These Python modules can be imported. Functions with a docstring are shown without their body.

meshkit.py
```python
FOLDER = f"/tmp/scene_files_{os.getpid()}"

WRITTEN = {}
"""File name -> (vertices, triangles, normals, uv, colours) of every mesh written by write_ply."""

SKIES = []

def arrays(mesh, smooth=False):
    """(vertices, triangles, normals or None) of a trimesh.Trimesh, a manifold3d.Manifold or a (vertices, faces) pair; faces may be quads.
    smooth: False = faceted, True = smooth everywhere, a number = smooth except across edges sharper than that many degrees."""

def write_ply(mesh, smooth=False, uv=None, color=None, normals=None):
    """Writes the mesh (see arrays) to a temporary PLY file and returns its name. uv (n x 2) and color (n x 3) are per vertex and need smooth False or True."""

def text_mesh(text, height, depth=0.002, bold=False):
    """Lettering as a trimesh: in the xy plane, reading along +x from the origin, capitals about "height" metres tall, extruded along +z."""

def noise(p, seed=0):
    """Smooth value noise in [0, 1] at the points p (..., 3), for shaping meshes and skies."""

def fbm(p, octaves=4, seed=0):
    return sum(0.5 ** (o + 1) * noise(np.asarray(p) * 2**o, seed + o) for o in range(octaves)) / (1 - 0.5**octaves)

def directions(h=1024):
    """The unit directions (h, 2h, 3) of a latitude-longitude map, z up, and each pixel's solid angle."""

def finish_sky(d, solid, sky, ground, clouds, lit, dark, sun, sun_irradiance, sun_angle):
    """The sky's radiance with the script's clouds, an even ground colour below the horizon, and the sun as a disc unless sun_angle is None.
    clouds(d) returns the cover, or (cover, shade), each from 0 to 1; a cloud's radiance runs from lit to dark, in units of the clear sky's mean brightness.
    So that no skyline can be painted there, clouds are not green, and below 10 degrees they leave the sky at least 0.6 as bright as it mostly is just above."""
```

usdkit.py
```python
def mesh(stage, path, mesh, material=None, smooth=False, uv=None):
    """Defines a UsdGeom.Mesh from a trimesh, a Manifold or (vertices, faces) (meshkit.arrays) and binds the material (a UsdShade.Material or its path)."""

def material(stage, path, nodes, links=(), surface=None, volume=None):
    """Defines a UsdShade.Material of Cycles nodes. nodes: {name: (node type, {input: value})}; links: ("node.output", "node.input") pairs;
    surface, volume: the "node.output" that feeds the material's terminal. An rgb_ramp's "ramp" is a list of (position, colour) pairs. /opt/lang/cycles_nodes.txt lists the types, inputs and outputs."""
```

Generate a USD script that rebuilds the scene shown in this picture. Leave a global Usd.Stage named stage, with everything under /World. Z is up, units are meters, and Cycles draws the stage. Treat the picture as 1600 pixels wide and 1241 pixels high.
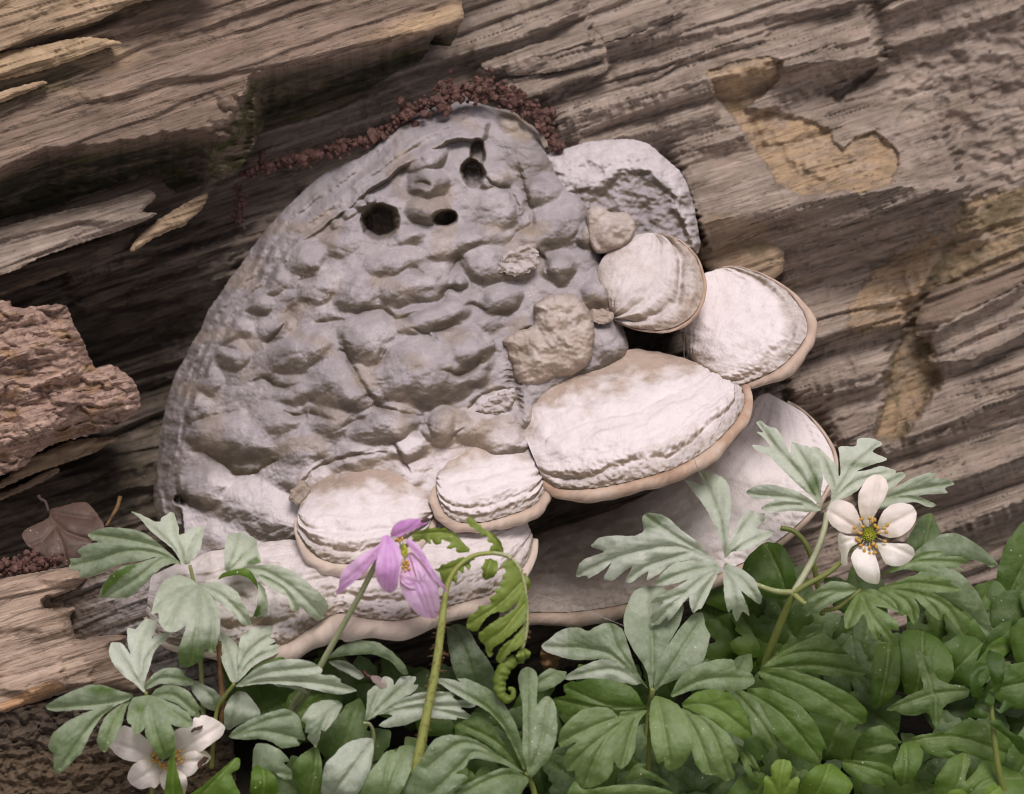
import math, numpy as np, usdkit, shapely
from pxr import Usd, UsdGeom, UsdLux, UsdShade, Gf, Sdf, Vt
from scipy.spatial import Delaunay, cKDTree

stage = Usd.Stage.CreateInMemory()
UsdGeom.SetStageUpAxis(stage, 'Z'); UsdGeom.SetStageMetersPerUnit(stage, 1.0)
UsdGeom.Xform.Define(stage, '/World'); UsdGeom.Scope.Define(stage, '/World/Looks')

# ------------------------------------------------------------------ camera, sky, sun, exposure
S = 0.00025                  # metres per photo pixel at the reference plane
D0 = 1.10                    # camera to reference plane
PITCH = math.radians(24)     # looking down
FWD = np.array([0, math.cos(PITCH), -math.sin(PITCH)])
UPV = np.array([0, math.sin(PITCH), math.cos(PITCH)])
RGT = np.array([1.0, 0, 0])
EXPOSURE = 1.08
SUN_EL, SUN_AZ = math.radians(66), math.radians(166)      # azimuth: atan2(x, y) of the direction towards the sun
CAM = np.zeros(3)
def W(px, py, d):
    """photo pixel and depth towards the camera (in reference pixels) -> world point"""
    px, py, d = np.broadcast_arrays(np.asarray(px, float), np.asarray(py, float), np.asarray(d, float))
    dist = D0 - d * S
    k = dist / D0
    return CAM + ((px - 800) * S * k)[..., None] * RGT + (-(py - 620.5) * S * k)[..., None] * UPV + dist[..., None] * FWD
CAM = -W(800, 1030, -60)                 # the log meets the ground (z = 0) here
CAM[0] = 0.0
cam = UsdGeom.Camera.Define(stage, '/World/camera')
m = Gf.Matrix4d(RGT[0], RGT[1], RGT[2], 0, UPV[0], UPV[1], UPV[2], 0, -FWD[0], -FWD[1], -FWD[2], 0, CAM[0], CAM[1], CAM[2], 1)
cam.AddTransformOp().Set(m)
cam.CreateHorizontalApertureAttr(36.0); cam.CreateFocalLengthAttr(36.0 * D0 / (1600 * S))
cam.CreateVerticalApertureAttr(36.0 * 794 / 1024)
cam.CreateFStopAttr(11.0); cam.CreateFocusDistanceAttr(D0 - 300 * S)
cam.CreateClippingRangeAttr(Gf.Vec2f(0.05, 200))
cam.GetPrim().CreateAttribute('exposure', Sdf.ValueTypeNames.Float).Set(EXPOSURE)
dome = UsdLux.DomeLight.Define(stage, '/World/sky')
dome.GetPrim().SetCustomDataByKey('kind', 'structure')
sky_mat = usdkit.material(stage, '/World/Looks/sky_look', {
    'sky': ('sky_texture', {'sky_type': 'single_scattering', 'sun_disc': False, 'sun_elevation': SUN_EL, 'sun_rotation': SUN_AZ}),
    'co': ('texture_coordinate', {}),
    'no': ('noise_texture', {'scale': 2.2, 'detail': 5.0, 'roughness': 0.55}),
    'rp': ('rgb_ramp', {'ramp': [(0.0, (0.75,) * 3), (0.45, (0.85,) * 3), (0.7, (1.0,) * 3)]}),
    'grey': ('hsv', {'saturation': 0.16, 'value': 1.25}),
    'mul': ('mix', {'mix_type': 'multiply', 'fac': 1.0}),
    'tint': ('mix', {'mix_type': 'multiply', 'fac': 1.0, 'color2': (1.06, 0.96, 0.965)}),
    'bg': ('background_shader', {'strength': 0.055})},
    [('sky.color', 'grey.color'), ('co.generated', 'no.vector'), ('no.fac', 'rp.fac'), ('grey.color', 'mul.color1'), ('rp.color', 'mul.color2'),
     ('mul.color', 'tint.color1'), ('tint.color', 'bg.color')], surface='bg.background')
UsdShade.MaterialBindingAPI.Apply(dome.GetPrim()).Bind(sky_mat)
sun = UsdLux.DistantLight.Define(stage, '/World/sun')
sun.CreateIntensityAttr(0.4); sun.CreateAngleAttr(24.0); sun.CreateColorAttr(Gf.Vec3f(1.0, 0.925, 0.90))
sun.GetPrim().CreateAttribute('inputs:normalize', Sdf.ValueTypeNames.Bool).Set(True)
sdir = np.array([math.cos(SUN_EL) * math.sin(SUN_AZ), math.cos(SUN_EL) * math.cos(SUN_AZ), math.sin(SUN_EL)])
zax = sdir; xax = np.cross([0, 0, 1.0], zax); xax /= np.linalg.norm(xax); yax = np.cross(zax, xax)
sun.AddTransformOp().Set(Gf.Matrix4d(*xax, 0, *yax, 0, *zax, 0, 0, 0, 3, 1))

# ------------------------------------------------------------------ noise
def _h(ix, iy, seed):
    h = (ix.astype(np.int64) * 374761393 + iy.astype(np.int64) * 668265263 + seed * 974711) & 0x7fffffff
    h = ((h ^ (h >> 13)) * 1274126177) & 0x7fffffff
    return (h ^ (h >> 16)) & 0xffff
def gn(x, y, seed=0):
    x, y = np.broadcast_arrays(np.asarray(x, float), np.asarray(y, float))
    x0, y0 = np.floor(x), np.floor(y); fx, fy = x - x0, y - y0
    u, v = fx * fx * fx * (fx * (fx * 6 - 15) + 10), fy * fy * fy * (fy * (fy * 6 - 15) + 10)
    def g(dx, dy):
        a = _h(x0 + dx, y0 + dy, seed) * (2 * np.pi / 65536)
        return np.cos(a) * (fx - dx) + np.sin(a) * (fy - dy)
    a = g(0, 0) * (1 - u) + g(1, 0) * u; b = g(0, 1) * (1 - u) + g(1, 1) * u
    return (a * (1 - v) + b * v) * 1.5
def fbm(x, y, o=4, seed=0, r=0.5):
    t, a = 0.0, 1.0
    for k in range(o):
        t = t + a * gn(np.asarray(x) * 2 ** k + 17.3 * k, np.asarray(y) * 2 ** k - 9.1 * k, seed + k); a *= r
    return t
def worley(x, y, seed=0):
    """distances to the nearest and second nearest scattered point, and the nearest one's random number"""
    x0, y0 = np.floor(x), np.floor(y)
    f1 = np.full(np.shape(x), 9.0); f2 = f1.copy(); idn = np.zeros(np.shape(x))
    for i in (-1, 0, 1):
        for j in (-1, 0, 1):
            cx, cy = x0 + i, y0 + j
            rx, ry = _h(cx, cy, seed) / 65536, _h(cx, cy, seed + 77) / 65536
            dd = np.hypot(cx + rx - x, cy + ry - y)
            n = dd < f1
            f2 = np.where(n, f1, np.minimum(f2, dd)); idn = np.where(n, _h(cx, cy, seed + 5) / 65536, idn); f1 = np.where(n, dd, f1)
    return f1, f2, idn
def sst(a, b, x):
    t = np.clip((np.asarray(x, float) - a) / (b - a), 0, 1); return t * t * (3 - 2 * t)

# ------------------------------------------------------------------ prims
USED = {}
BASE = {}
def numbered(path):
    n = USED.get(path, 0); USED[path] = n + 1
    return path if n == 0 else f'{path}_{n:03d}'
def tag(prim, label=None, cat=None, group=None, kind=None):
    p = prim.GetPrim() if hasattr(prim, 'GetPrim') else prim
    for k, v in (('label', label), ('category', cat), ('group', group), ('kind', kind)):
        if v: p.SetCustomDataByKey(k, v)
    return p
def thing(name, label, cat, base, group=None):
    path = numbered('/World/' + name)
    x = UsdGeom.Xform.Define(stage, path); x.AddTranslateOp().Set(Gf.Vec3d(*map(float, base)))
    BASE[path] = np.asarray(base, float)
    tag(x, label, cat, group)
    return path
def holder(parent, name):
    path = numbered(parent + '/' + name); UsdGeom.Xform.Define(stage, path); BASE[path] = BASE[parent]; return path
def put(parent, name, V, F, mat, msk=None, guv=None, smooth=True):
    path = numbered((parent or '/World') + '/' + name)
    b = BASE.get(parent, np.zeros(3)); BASE[path] = b
    V = np.asarray(V, float) - b
    me = usdkit.mesh(stage, path, (V, np.asarray(F)), LOOK[mat], smooth=smooth)
    api = UsdGeom.PrimvarsAPI(me)
    if msk is not None: api.CreatePrimvar('msk', Sdf.ValueTypeNames.Color3fArray, 'vertex').Set(Vt.Vec3fArray.FromNumpy(np.ascontiguousarray(msk, np.float32)))
    if guv is not None: api.CreatePrimvar('guv', Sdf.ValueTypeNames.Float3Array, 'vertex').Set(Vt.Vec3fArray.FromNumpy(np.ascontiguousarray(guv, np.float32)))
    me.CreateDoubleSidedAttr(True)
    return path
def part_label(path, label): stage.GetPrimAtPath(path).SetCustomDataByKey('label', label)

def Z(ox, oy, s, pts): return [(ox + x / s, oy + y / s, *r) for x, y, *r in pts]
def resample(pts, n=None, step=None, closed=False, smooth=True):
    P = np.asarray(pts, float)
    if closed: P = np.vstack([P, P[:1]])
    if smooth and len(P) > 2:           # Catmull-Rom
        E = np.vstack([P[-2] if closed else 2 * P[0] - P[1], P, P[1] if closed else 2 * P[-1] - P[-2]])
        t = np.linspace(0, 1, 12, endpoint=False)[:, None]; out = []
        for i in range(1, len(E) - 2):
            a, b, c, d = E[i - 1:i + 3]
            out.append(0.5 * (2 * b + (c - a) * t + (2 * a - 5 * b + 4 * c - d) * t ** 2 + (3 * b - a - 3 * c + d) * t ** 3))
        P = np.vstack(out + [P[-1:]])
    L = np.r_[0, np.cumsum(np.linalg.norm(np.diff(P[:, :2], axis=0), axis=1))]
    if n is None: n = max(int(L[-1] / step), 3) + 1
    s = np.linspace(0, L[-1], n)
    Q = np.stack([np.interp(s, L, P[:, k]) for k in range(P.shape[1])], 1)
    return Q[:-1] if closed else Q

def polygon_mesh(out, res, jitter=0.0, seed=1, inner=None):
    """outline (closed, photo pixels) -> points, triangles, boundary count, distance of each point to the outline"""
    B = np.asarray(out, float)
    if jitter:
        B = B + jitter * np.stack([gn(B[:, 0] / 7, B[:, 1] / 7, seed), gn(B[:, 0] / 7, B[:, 1] / 7, seed + 9)], 1)
    poly = shapely.Polygon(B)
    if not poly.is_valid:
        poly = poly.buffer(0)
        if poly.geom_type != 'Polygon': poly = max(poly.geoms, key=lambda g: g.area)
        B = resample(np.array(poly.exterior.coords)[:-1], step=res, closed=True, smooth=False)
        poly = shapely.Polygon(B)
        if not poly.is_valid: poly = poly.buffer(0)
    x0, y0, x1, y1 = poly.bounds
    gx, gy = np.meshgrid(np.arange(x0, x1, res), np.arange(y0, y1, res * 0.866))
    gx = gx + (np.arange(gx.shape[0]) % 2)[:, None] * res / 2
    G = np.stack([gx.ravel(), gy.ravel()], 1)
    shapely.prepare(poly)
    G = G[shapely.contains_xy(poly, G[:, 0], G[:, 1])]
    tree = cKDTree(B)
    if len(G): G = G[tree.query(G)[0] > res * 0.6]
    P = np.vstack([B, G])
    tri = Delaunay(P).simplices
    c = P[tri].mean(1)
    tri = tri[shapely.contains_xy(poly, c[:, 0], c[:, 1])]
    a, b, cc = P[tri[:, 0]], P[tri[:, 1]], P[tri[:, 2]]
    ar = (b[:, 0] - a[:, 0]) * (cc[:, 1] - a[:, 1]) - (b[:, 1] - a[:, 1]) * (cc[:, 0] - a[:, 0])
    tri[ar > 0] = tri[ar > 0][:, ::-1]           # photo y points down: this makes the normals face the camera
    tri = tri[np.abs(ar) > 1e-6]
    sd = np.r_[np.zeros(len(B)), cKDTree(B).query(G)[0] if len(G) else []]
    return P, tri, len(B), sd

def relief(parent, name, outline, depth, res, mat, mask, back, theta=None, jitter=1.0, seed=1, inset=0.0, smooth_outline=True):
    """A solid whose front is the surface depth(px, py, sd) over the outline; its sides run back to depth back."""
    out = resample(outline, step=res, closed=True, smooth=smooth_outline)
    P, F, nb, sd = polygon_mesh(out, res, jitter, seed)
    d = depth(P[:, 0], P[:, 1], sd)
    V = W(P[:, 0], P[:, 1], d)
    ring = np.arange(nb)
    c = P[:nb].mean(0)
    bx, by = (P[:nb] + (c - P[:nb]) * inset).T
    bd = np.minimum(back(P[:nb, 0], P[:nb, 1]) if callable(back) else np.full(nb, back), d[:nb] - 2)
    mid = 0.5
    rows = [W(P[:nb, 0], P[:nb, 1], d[:nb]), W(P[:nb, 0] * (1 - mid) + bx * mid, P[:nb, 1] * (1 - mid) + by * mid, d[:nb] * (1 - mid) + bd * mid), W(bx, by, bd)]
    o = len(V); V = np.vstack([V] + rows)
    nx = np.roll(ring, -1)
    area = np.sum(P[:nb, 0] * np.roll(P[:nb, 1], -1) - P[nx, 0] * P[:nb, 1])
    for k in range(2):
        A, Bq = o + k * nb, o + (k + 1) * nb
        q = np.vstack([np.stack([A + ring, A + nx, Bq + nx], 1), np.stack([A + ring, Bq + nx, Bq + ring], 1)])
        F = np.vstack([F, q if area > 0 else q[:, ::-1]])
    px, py = np.r_[P[:, 0], np.tile(P[:nb, 0], 3)], np.r_[P[:, 1], np.tile(P[:nb, 1], 3)]
    dd = np.r_[d, d[:nb], d[:nb] * .5 + bd * .5, bd]
    sdd = np.r_[sd, np.zeros(3 * nb)]
    return put(parent, name, V, F, mat, mask(px, py, sdd, dd), grain(px, py, dd, theta))
TH = math.radians(18)
def uv(px, py, theta=None):
    t = TH if theta is None else theta
    c, s = math.cos(t), math.sin(t)
    return (px - 800) * c - (py - 620) * s, -((px - 800) * s + (py - 620) * c)
def grain(px, py, d, theta=None):
    u, v = uv(px, py, theta); return np.stack([u, v, d], 1) * 0.01

def tube(parent, name, pts, r0, r1, mat, n=10, msk=None, step=4, rough=0.0):
    """pts: (px, py, depth); radii in pixels"""
    Q = resample(pts, step=step)
    C = W(Q[:, 0], Q[:, 1], Q[:, 2])
    T = np.gradient(C, axis=0); T /= np.linalg.norm(T, axis=1, keepdims=True)
    a = np.cross(T, FWD + 0.01); a /= np.linalg.norm(a, axis=1, keepdims=True); b = np.cross(T, a)
    s = np.linspace(0, 1, len(Q))
    r = (np.interp(s, np.linspace(0, 1, len(r0)), r0) if np.ndim(r0) else r0 + (r1 - r0) * s) * S
    ph = np.linspace(0, 2 * np.pi, n, endpoint=False)
    rr = r[:, None] * (1 + rough * gn(s[:, None] * len(Q) / 4, ph[None] * 1.3, 3))
    V = (C[:, None] + rr[..., None] * (np.cos(ph)[None, :, None] * a[:, None] + np.sin(ph)[None, :, None] * b[:, None])).reshape(-1, 3)
    i, j = np.meshgrid(np.arange(len(Q) - 1), np.arange(n), indexing='ij')
    A, B2, C2, D2 = i * n + j, i * n + (j + 1) % n, (i + 1) * n + (j + 1) % n, (i + 1) * n + j
    F = np.vstack([np.stack([A, B2, C2], -1).reshape(-1, 3), np.stack([A, C2, D2], -1).reshape(-1, 3)])
    k = len(V); V = np.vstack([V, C[:1], C[-1:]])
    jj = np.arange(n)
    F = np.vstack([F, np.stack([np.full(n, k), (jj + 1) % n, jj], 1), np.stack([np.full(n, k + 1), (len(Q) - 1) * n + jj, (len(Q) - 1) * n + (jj + 1) % n], 1)])
    return put(parent, name, V, F[:, ::-1], mat, np.tile(msk if msk is not None else (0, 0, 0), (len(V), 1)))

# ------------------------------------------------------------------ materials
LOOK = {}
def look(name, nodes, links, surface): LOOK[name] = usdkit.material(stage, '/World/Looks/' + name, nodes, links, surface=surface)
MSK = {'at': ('attribute', {'attribute': 'msk'}), 'sp': ('separate_color', {'color_type': 'rgb'})}
def wood_look(name, dark, mid, pale, tan, moss_shade, rough=0.85, bump=0.6, third=(0.40, 0.36, 0.355)):
    n = dict(MSK)
    n.update({
        'gu': ('attribute', {'attribute': 'guv'}),
        'mp': ('mapping', {'scale': (0.45, 7.0, 1.2)}), 'mp2': ('mapping', {'scale': (1.6, 30.0, 4.0)}), 'mp3': ('mapping', {'scale': (1.0, 1.6, 1.0)}),
        'n1': ('noise_texture', {'scale': 1.0, 'detail': 6.0, 'roughness': 0.65, 'distortion': 0.6}),
        'n2': ('noise_texture', {'scale': 1.0, 'detail': 5.0, 'roughness': 0.7, 'distortion': 0.4}),
        'n3': ('noise_texture', {'scale': 1.3, 'detail': 7.0, 'roughness': 0.65}),
        'r1': ('rgb_ramp', {'ramp': [(0.25, dark), (0.5, mid), (0.75, pale)]}),
        'r2': ('rgb_ramp', {'ramp': [(0.3, (0.55,) * 3), (0.5, (1.0,) * 3), (0.75, (1.22,) * 3)]}),
        'r3': ('rgb_ramp', {'ramp': [(0.32, (0.6, 0.57, 0.55)), (0.5, (1, 1, 1)), (0.72, (1.22, 1.15, 1.1))]}),
        'm1': ('mix', {'mix_type': 'multiply', 'fac': 0.6}), 'm2': ('mix', {'mix_type': 'multiply', 'fac': 0.75}),
        'tan': ('mix', {'mix_type': 'mix', 'color1': tuple(c * .55 for c in tan), 'color2': tuple(min(c * 1.35, .8) for c in tan)}),
        'mt': ('mix', {'mix_type': 'mix'}), 'mm': ('mix', {'mix_type': 'mix', 'color2': moss_shade}), 'md': ('mix', {'mix_type': 'mix', 'color2': third}),
        'fd': ('math', {'math_type': 'multiply'}), 'fdr': ('rgb_ramp', {'ramp': [(0.35, (0,) * 3), (0.6, (1,) * 3)]}),
        'fm': ('math', {'math_type': 'multiply'}), 'fr': ('rgb_ramp', {'ramp': [(0.42, (0,) * 3), (0.6, (1,) * 3)]}),
        'mp4': ('mapping', {'scale': (0.5, 9.0, 2.0)}), 'n4': ('noise_texture', {'scale': 1.0, 'detail': 4.0, 'roughness': 0.55, 'distortion': 0.5}),
        'mp5': ('mapping', {'scale': (3.5, 40.0, 12.0)}), 'n5': ('noise_texture', {'scale': 1.0, 'detail': 5.0, 'roughness': 0.75}),
        'c1': ('math', {'math_type': 'subtract', 'value2': 0.5}), 'c2': ('math', {'math_type': 'absolute'}), 'c3': ('map_range', {'from_min': 0.0, 'from_max': 0.020, 'to_min': 0.0, 'to_max': 1.0, 'clamp': True}),
        'cr': ('rgb_ramp', {'ramp': [(0.0, (0.30, 0.27, 0.25)), (1.0, (1, 1, 1))]}), 'mc': ('mix', {'mix_type': 'multiply', 'fac': 0.8}),
        'r5': ('rgb_ramp', {'ramp': [(0.3, (0.62,) * 3), (0.5, (1,) * 3), (0.7, (1.3,) * 3)]}), 'm5': ('mix', {'mix_type': 'multiply', 'fac': 0.4}),
        'hs': ('math', {'math_type': 'multiply_add', 'value2': 0.5}), 'h2': ('math', {'math_type': 'multiply_add', 'value2': 0.35}), 'h3': ('math', {'math_type': 'multiply_add', 'value2': 0.6}),
        'b1': ('bump', {'strength': bump * .8, 'distance': 0.0014}),
        'bs': ('principled_bsdf', {'roughness': rough, 'specular_ior_level': 0.25})})
    L = [('at.color', 'sp.color'), ('gu.vector', 'mp.vector'), ('gu.vector', 'mp2.vector'), ('gu.vector', 'mp3.vector'), ('mp.vector', 'n1.vector'), ('mp2.vector', 'n2.vector'), ('mp3.vector', 'n3.vector'),
         ('n1.fac', 'r1.fac'), ('n2.fac', 'r2.fac'), ('n3.fac', 'r3.fac'), ('n1.fac', 'tan.fac'),
         ('r1.color', 'mt.color1'), ('tan.color', 'mt.color2'), ('sp.r', 'mt.fac'),
         ('mt.color', 'm1.color1'), ('r2.color', 'm1.color2'), ('m1.color', 'm2.color1'), ('r3.color', 'm2.color2'),
         ('m2.color', 'mm.color1'), ('n3.fac', 'fr.fac'), ('fr.color', 'fm.value1'), ('sp.g', 'fm.value2'), ('fm.value', 'mm.fac'),
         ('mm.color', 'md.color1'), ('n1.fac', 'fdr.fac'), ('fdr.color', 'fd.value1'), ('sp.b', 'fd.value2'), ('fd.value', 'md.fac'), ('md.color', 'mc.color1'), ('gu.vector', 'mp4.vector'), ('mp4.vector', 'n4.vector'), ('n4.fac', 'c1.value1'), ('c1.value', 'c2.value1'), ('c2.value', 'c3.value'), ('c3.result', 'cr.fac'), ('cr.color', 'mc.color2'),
         ('gu.vector', 'mp5.vector'), ('mp5.vector', 'n5.vector'), ('n5.fac', 'r5.fac'), ('mc.color', 'm5.color1'), ('r5.color', 'm5.color2'), ('m5.color', 'bs.base_color'),
         ('n1.fac', 'hs.value1'), ('n2.fac', 'hs.value3'), ('c3.result', 'h2.value1'), ('hs.value', 'h2.value3'), ('n5.fac', 'h3.value1'), ('h2.value', 'h3.value3'), ('h3.value', 'b1.height'), ('b1.normal', 'bs.normal')]
    look(name, n, L, 'bs.BSDF')
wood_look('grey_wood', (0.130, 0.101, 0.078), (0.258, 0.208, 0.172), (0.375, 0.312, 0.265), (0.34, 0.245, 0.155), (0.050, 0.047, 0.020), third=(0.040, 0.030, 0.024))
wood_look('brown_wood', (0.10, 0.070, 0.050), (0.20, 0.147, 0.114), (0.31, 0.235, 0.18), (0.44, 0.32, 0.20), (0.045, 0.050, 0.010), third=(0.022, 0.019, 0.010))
wood_look('red_wood', (0.17, 0.11, 0.085), (0.36, 0.25, 0.20), (0.52, 0.38, 0.30), (0.32, 0.20, 0.11), (0.06, 0.06, 0.02), bump=0.9)
wood_look('pale_wood', (0.16, 0.112, 0.08), (0.33, 0.245, 0.188), (0.46, 0.36, 0.285), (0.40, 0.24, 0.13), (0.06, 0.06, 0.02))
wood_look('dark_wood', (0.022, 0.016, 0.013), (0.065, 0.046, 0.037), (0.13, 0.098, 0.08), (0.13, 0.09, 0.055), (0.045, 0.045, 0.015))

# fungus: msk r = tan, g = white powder, b = bare dirt, with crease shade painted in; powder also lies only on what faces up
def fungus_look(name, bare, grey, tan, white, dirt, bump=0.6, fine=1300.0):
    n = dict(MSK)
    n.update({
        'ge': ('geometry', {}), 'sn': ('separate_xyz', {}), 'up': ('map_range', {'from_min': 0.18, 'from_max': 0.80, 'to_min': 0.0, 'to_max': 1.0, 'clamp': True}),
        'n1': ('noise_texture', {'scale': 55.0, 'detail': 7.0, 'roughness': 0.6}), 'n2': ('noise_texture', {'scale': fine, 'detail': 4.0, 'roughness': 0.65}), 'n3': ('noise_texture', {'scale': 240.0, 'detail': 6.0, 'roughness': 0.7}),
        'vo': ('voronoi_texture', {'scale': 560.0}), 'vr': ('rgb_ramp', {'ramp': [(0.06, (1,) * 3), (0.14, (0,) * 3)]}),
        'vn': ('rgb_ramp', {'ramp': [(0.5, (0,) * 3), (0.66, (1,) * 3)]}), 'vf': ('math', {'math_type': 'multiply'}),
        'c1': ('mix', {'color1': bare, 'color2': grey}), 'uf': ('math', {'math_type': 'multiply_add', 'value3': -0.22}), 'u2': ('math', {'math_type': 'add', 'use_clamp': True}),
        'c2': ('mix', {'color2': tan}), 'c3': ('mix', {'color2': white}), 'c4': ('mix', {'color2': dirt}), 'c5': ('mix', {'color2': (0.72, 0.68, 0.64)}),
        'w1': ('math', {'math_type': 'multiply_add', 'value2': 1.1, 'value3': -0.55}), 'w2': ('math', {'math_type': 'add'}), 'w3': ('math', {'math_type': 'multiply', 'use_clamp': True}), 'w4': ('map_range', {'from_min': 0.08, 'from_max': 0.85, 'clamp': True}),
        'd1': ('math', {'math_type': 'multiply_add', 'value2': 1.6, 'value3': -0.3}), 'd2': ('math', {'math_type': 'multiply', 'use_clamp': True}),
        'mo': ('rgb_ramp', {'ramp': [(0.3, (0.74, 0.73, 0.74)), (0.5, (1, 1, 1)), (0.72, (1.12, 1.1, 1.08))]}), 'mm': ('mix', {'mix_type': 'multiply', 'fac': 0.8}),
        'hs': ('math', {'math_type': 'multiply_add', 'value2': 2.5}),
        'b1': ('bump', {'strength': bump, 'distance': 0.0007}),
        'bs': ('principled_bsdf', {'roughness': 0.9, 'specular_ior_level': 0.15})})
    L = [('at.color', 'sp.color'), ('ge.normal', 'sn.vector'), ('sn.z', 'up.value'), ('ge.position', 'n1.vector'), ('ge.position', 'n2.vector'), ('ge.position', 'n3.vector'), ('ge.position', 'vo.vector'),
         ('n3.fac', 'uf.value1'), ('n1.fac', 'uf.value2'), ('uf.value', 'u2.value1'), ('up.result', 'u2.value2'), ('u2.value', 'c1.fac'),
         ('c1.color', 'c2.color1'), ('sp.r', 'c2.fac'),
         ('n3.fac', 'w1.value1'), ('w1.value', 'w2.value1'), ('sp.g', 'w2.value2'), ('w2.value', 'w4.value'), ('w4.result', 'w3.value1'), ('up.result', 'w3.value2'),
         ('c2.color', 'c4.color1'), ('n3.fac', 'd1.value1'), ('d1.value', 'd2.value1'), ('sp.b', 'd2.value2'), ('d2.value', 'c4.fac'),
         ('c4.color', 'mm.color1'), ('n1.fac', 'mo.fac'), ('mo.color', 'mm.color2'),
         ('mm.color', 'c3.color1'), ('w3.value', 'c3.fac'),
         ('vo.distance', 'vr.fac'), ('n1.fac', 'vn.fac'), ('vr.color', 'vf.value1'), ('vn.color', 'vf.value2'), ('vf.value', 'c5.fac'), ('c3.color', 'c5.color1'), ('c5.color', 'bs.base_color'),
         ('n3.fac', 'hs.value1'), ('n2.fac', 'hs.value3'), ('hs.value', 'b1.height'), ('b1.normal', 'bs.normal')]
    look(name, n, L, 'bs.BSDF')
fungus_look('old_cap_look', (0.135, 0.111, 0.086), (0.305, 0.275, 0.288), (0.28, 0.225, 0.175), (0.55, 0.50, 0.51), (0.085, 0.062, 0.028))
fungus_look('shelf_look', (0.25, 0.195, 0.145), (0.43, 0.385, 0.365), (0.35, 0.275, 0.225), (0.64, 0.585, 0.585), (0.15, 0.11, 0.065))
look('rim_look', {**MSK, 'ge': ('geometry', {}), 'n': ('noise_texture', {'scale': 70.0, 'detail': 6.0, 'roughness': 0.6}), 'r': ('rgb_ramp', {'ramp': [(0.3, (0.20, 0.115, 0.072)), (0.5, (0.34, 0.225, 0.155)), (0.7, (0.46, 0.36, 0.29))]}),
    'v': ('voronoi_texture', {'scale': 420.0}), 'vr': ('rgb_ramp', {'ramp': [(0.05, (0.25, 0.2, 0.16)), (0.09, (1, 1, 1))]}), 'mu': ('mix', {'mix_type': 'multiply', 'fac': 0.7}),
    'pa': ('mix', {'color2': (0.50, 0.425, 0.37)}),
    'n2': ('noise_texture', {'scale': 700.0, 'detail': 3.0}), 'b': ('bump', {'strength': 0.25, 'distance': 0.0005}), 'bs': ('principled_bsdf', {'roughness': 0.6, 'specular_ior_level': 0.3})},
    [('at.color', 'sp.color'), ('ge.position', 'n.vector'), ('ge.position', 'v.vector'), ('n.fac', 'r.fac'), ('r.color', 'pa.color1'), ('sp.r', 'pa.fac'), ('pa.color', 'mu.color1'), ('v.distance', 'vr.fac'), ('vr.color', 'mu.color2'), ('mu.color', 'bs.base_color'),
     ('ge.position', 'n2.vector'), ('n2.fac', 'b.height'), ('b.normal', 'bs.normal')], 'bs.BSDF')

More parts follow.
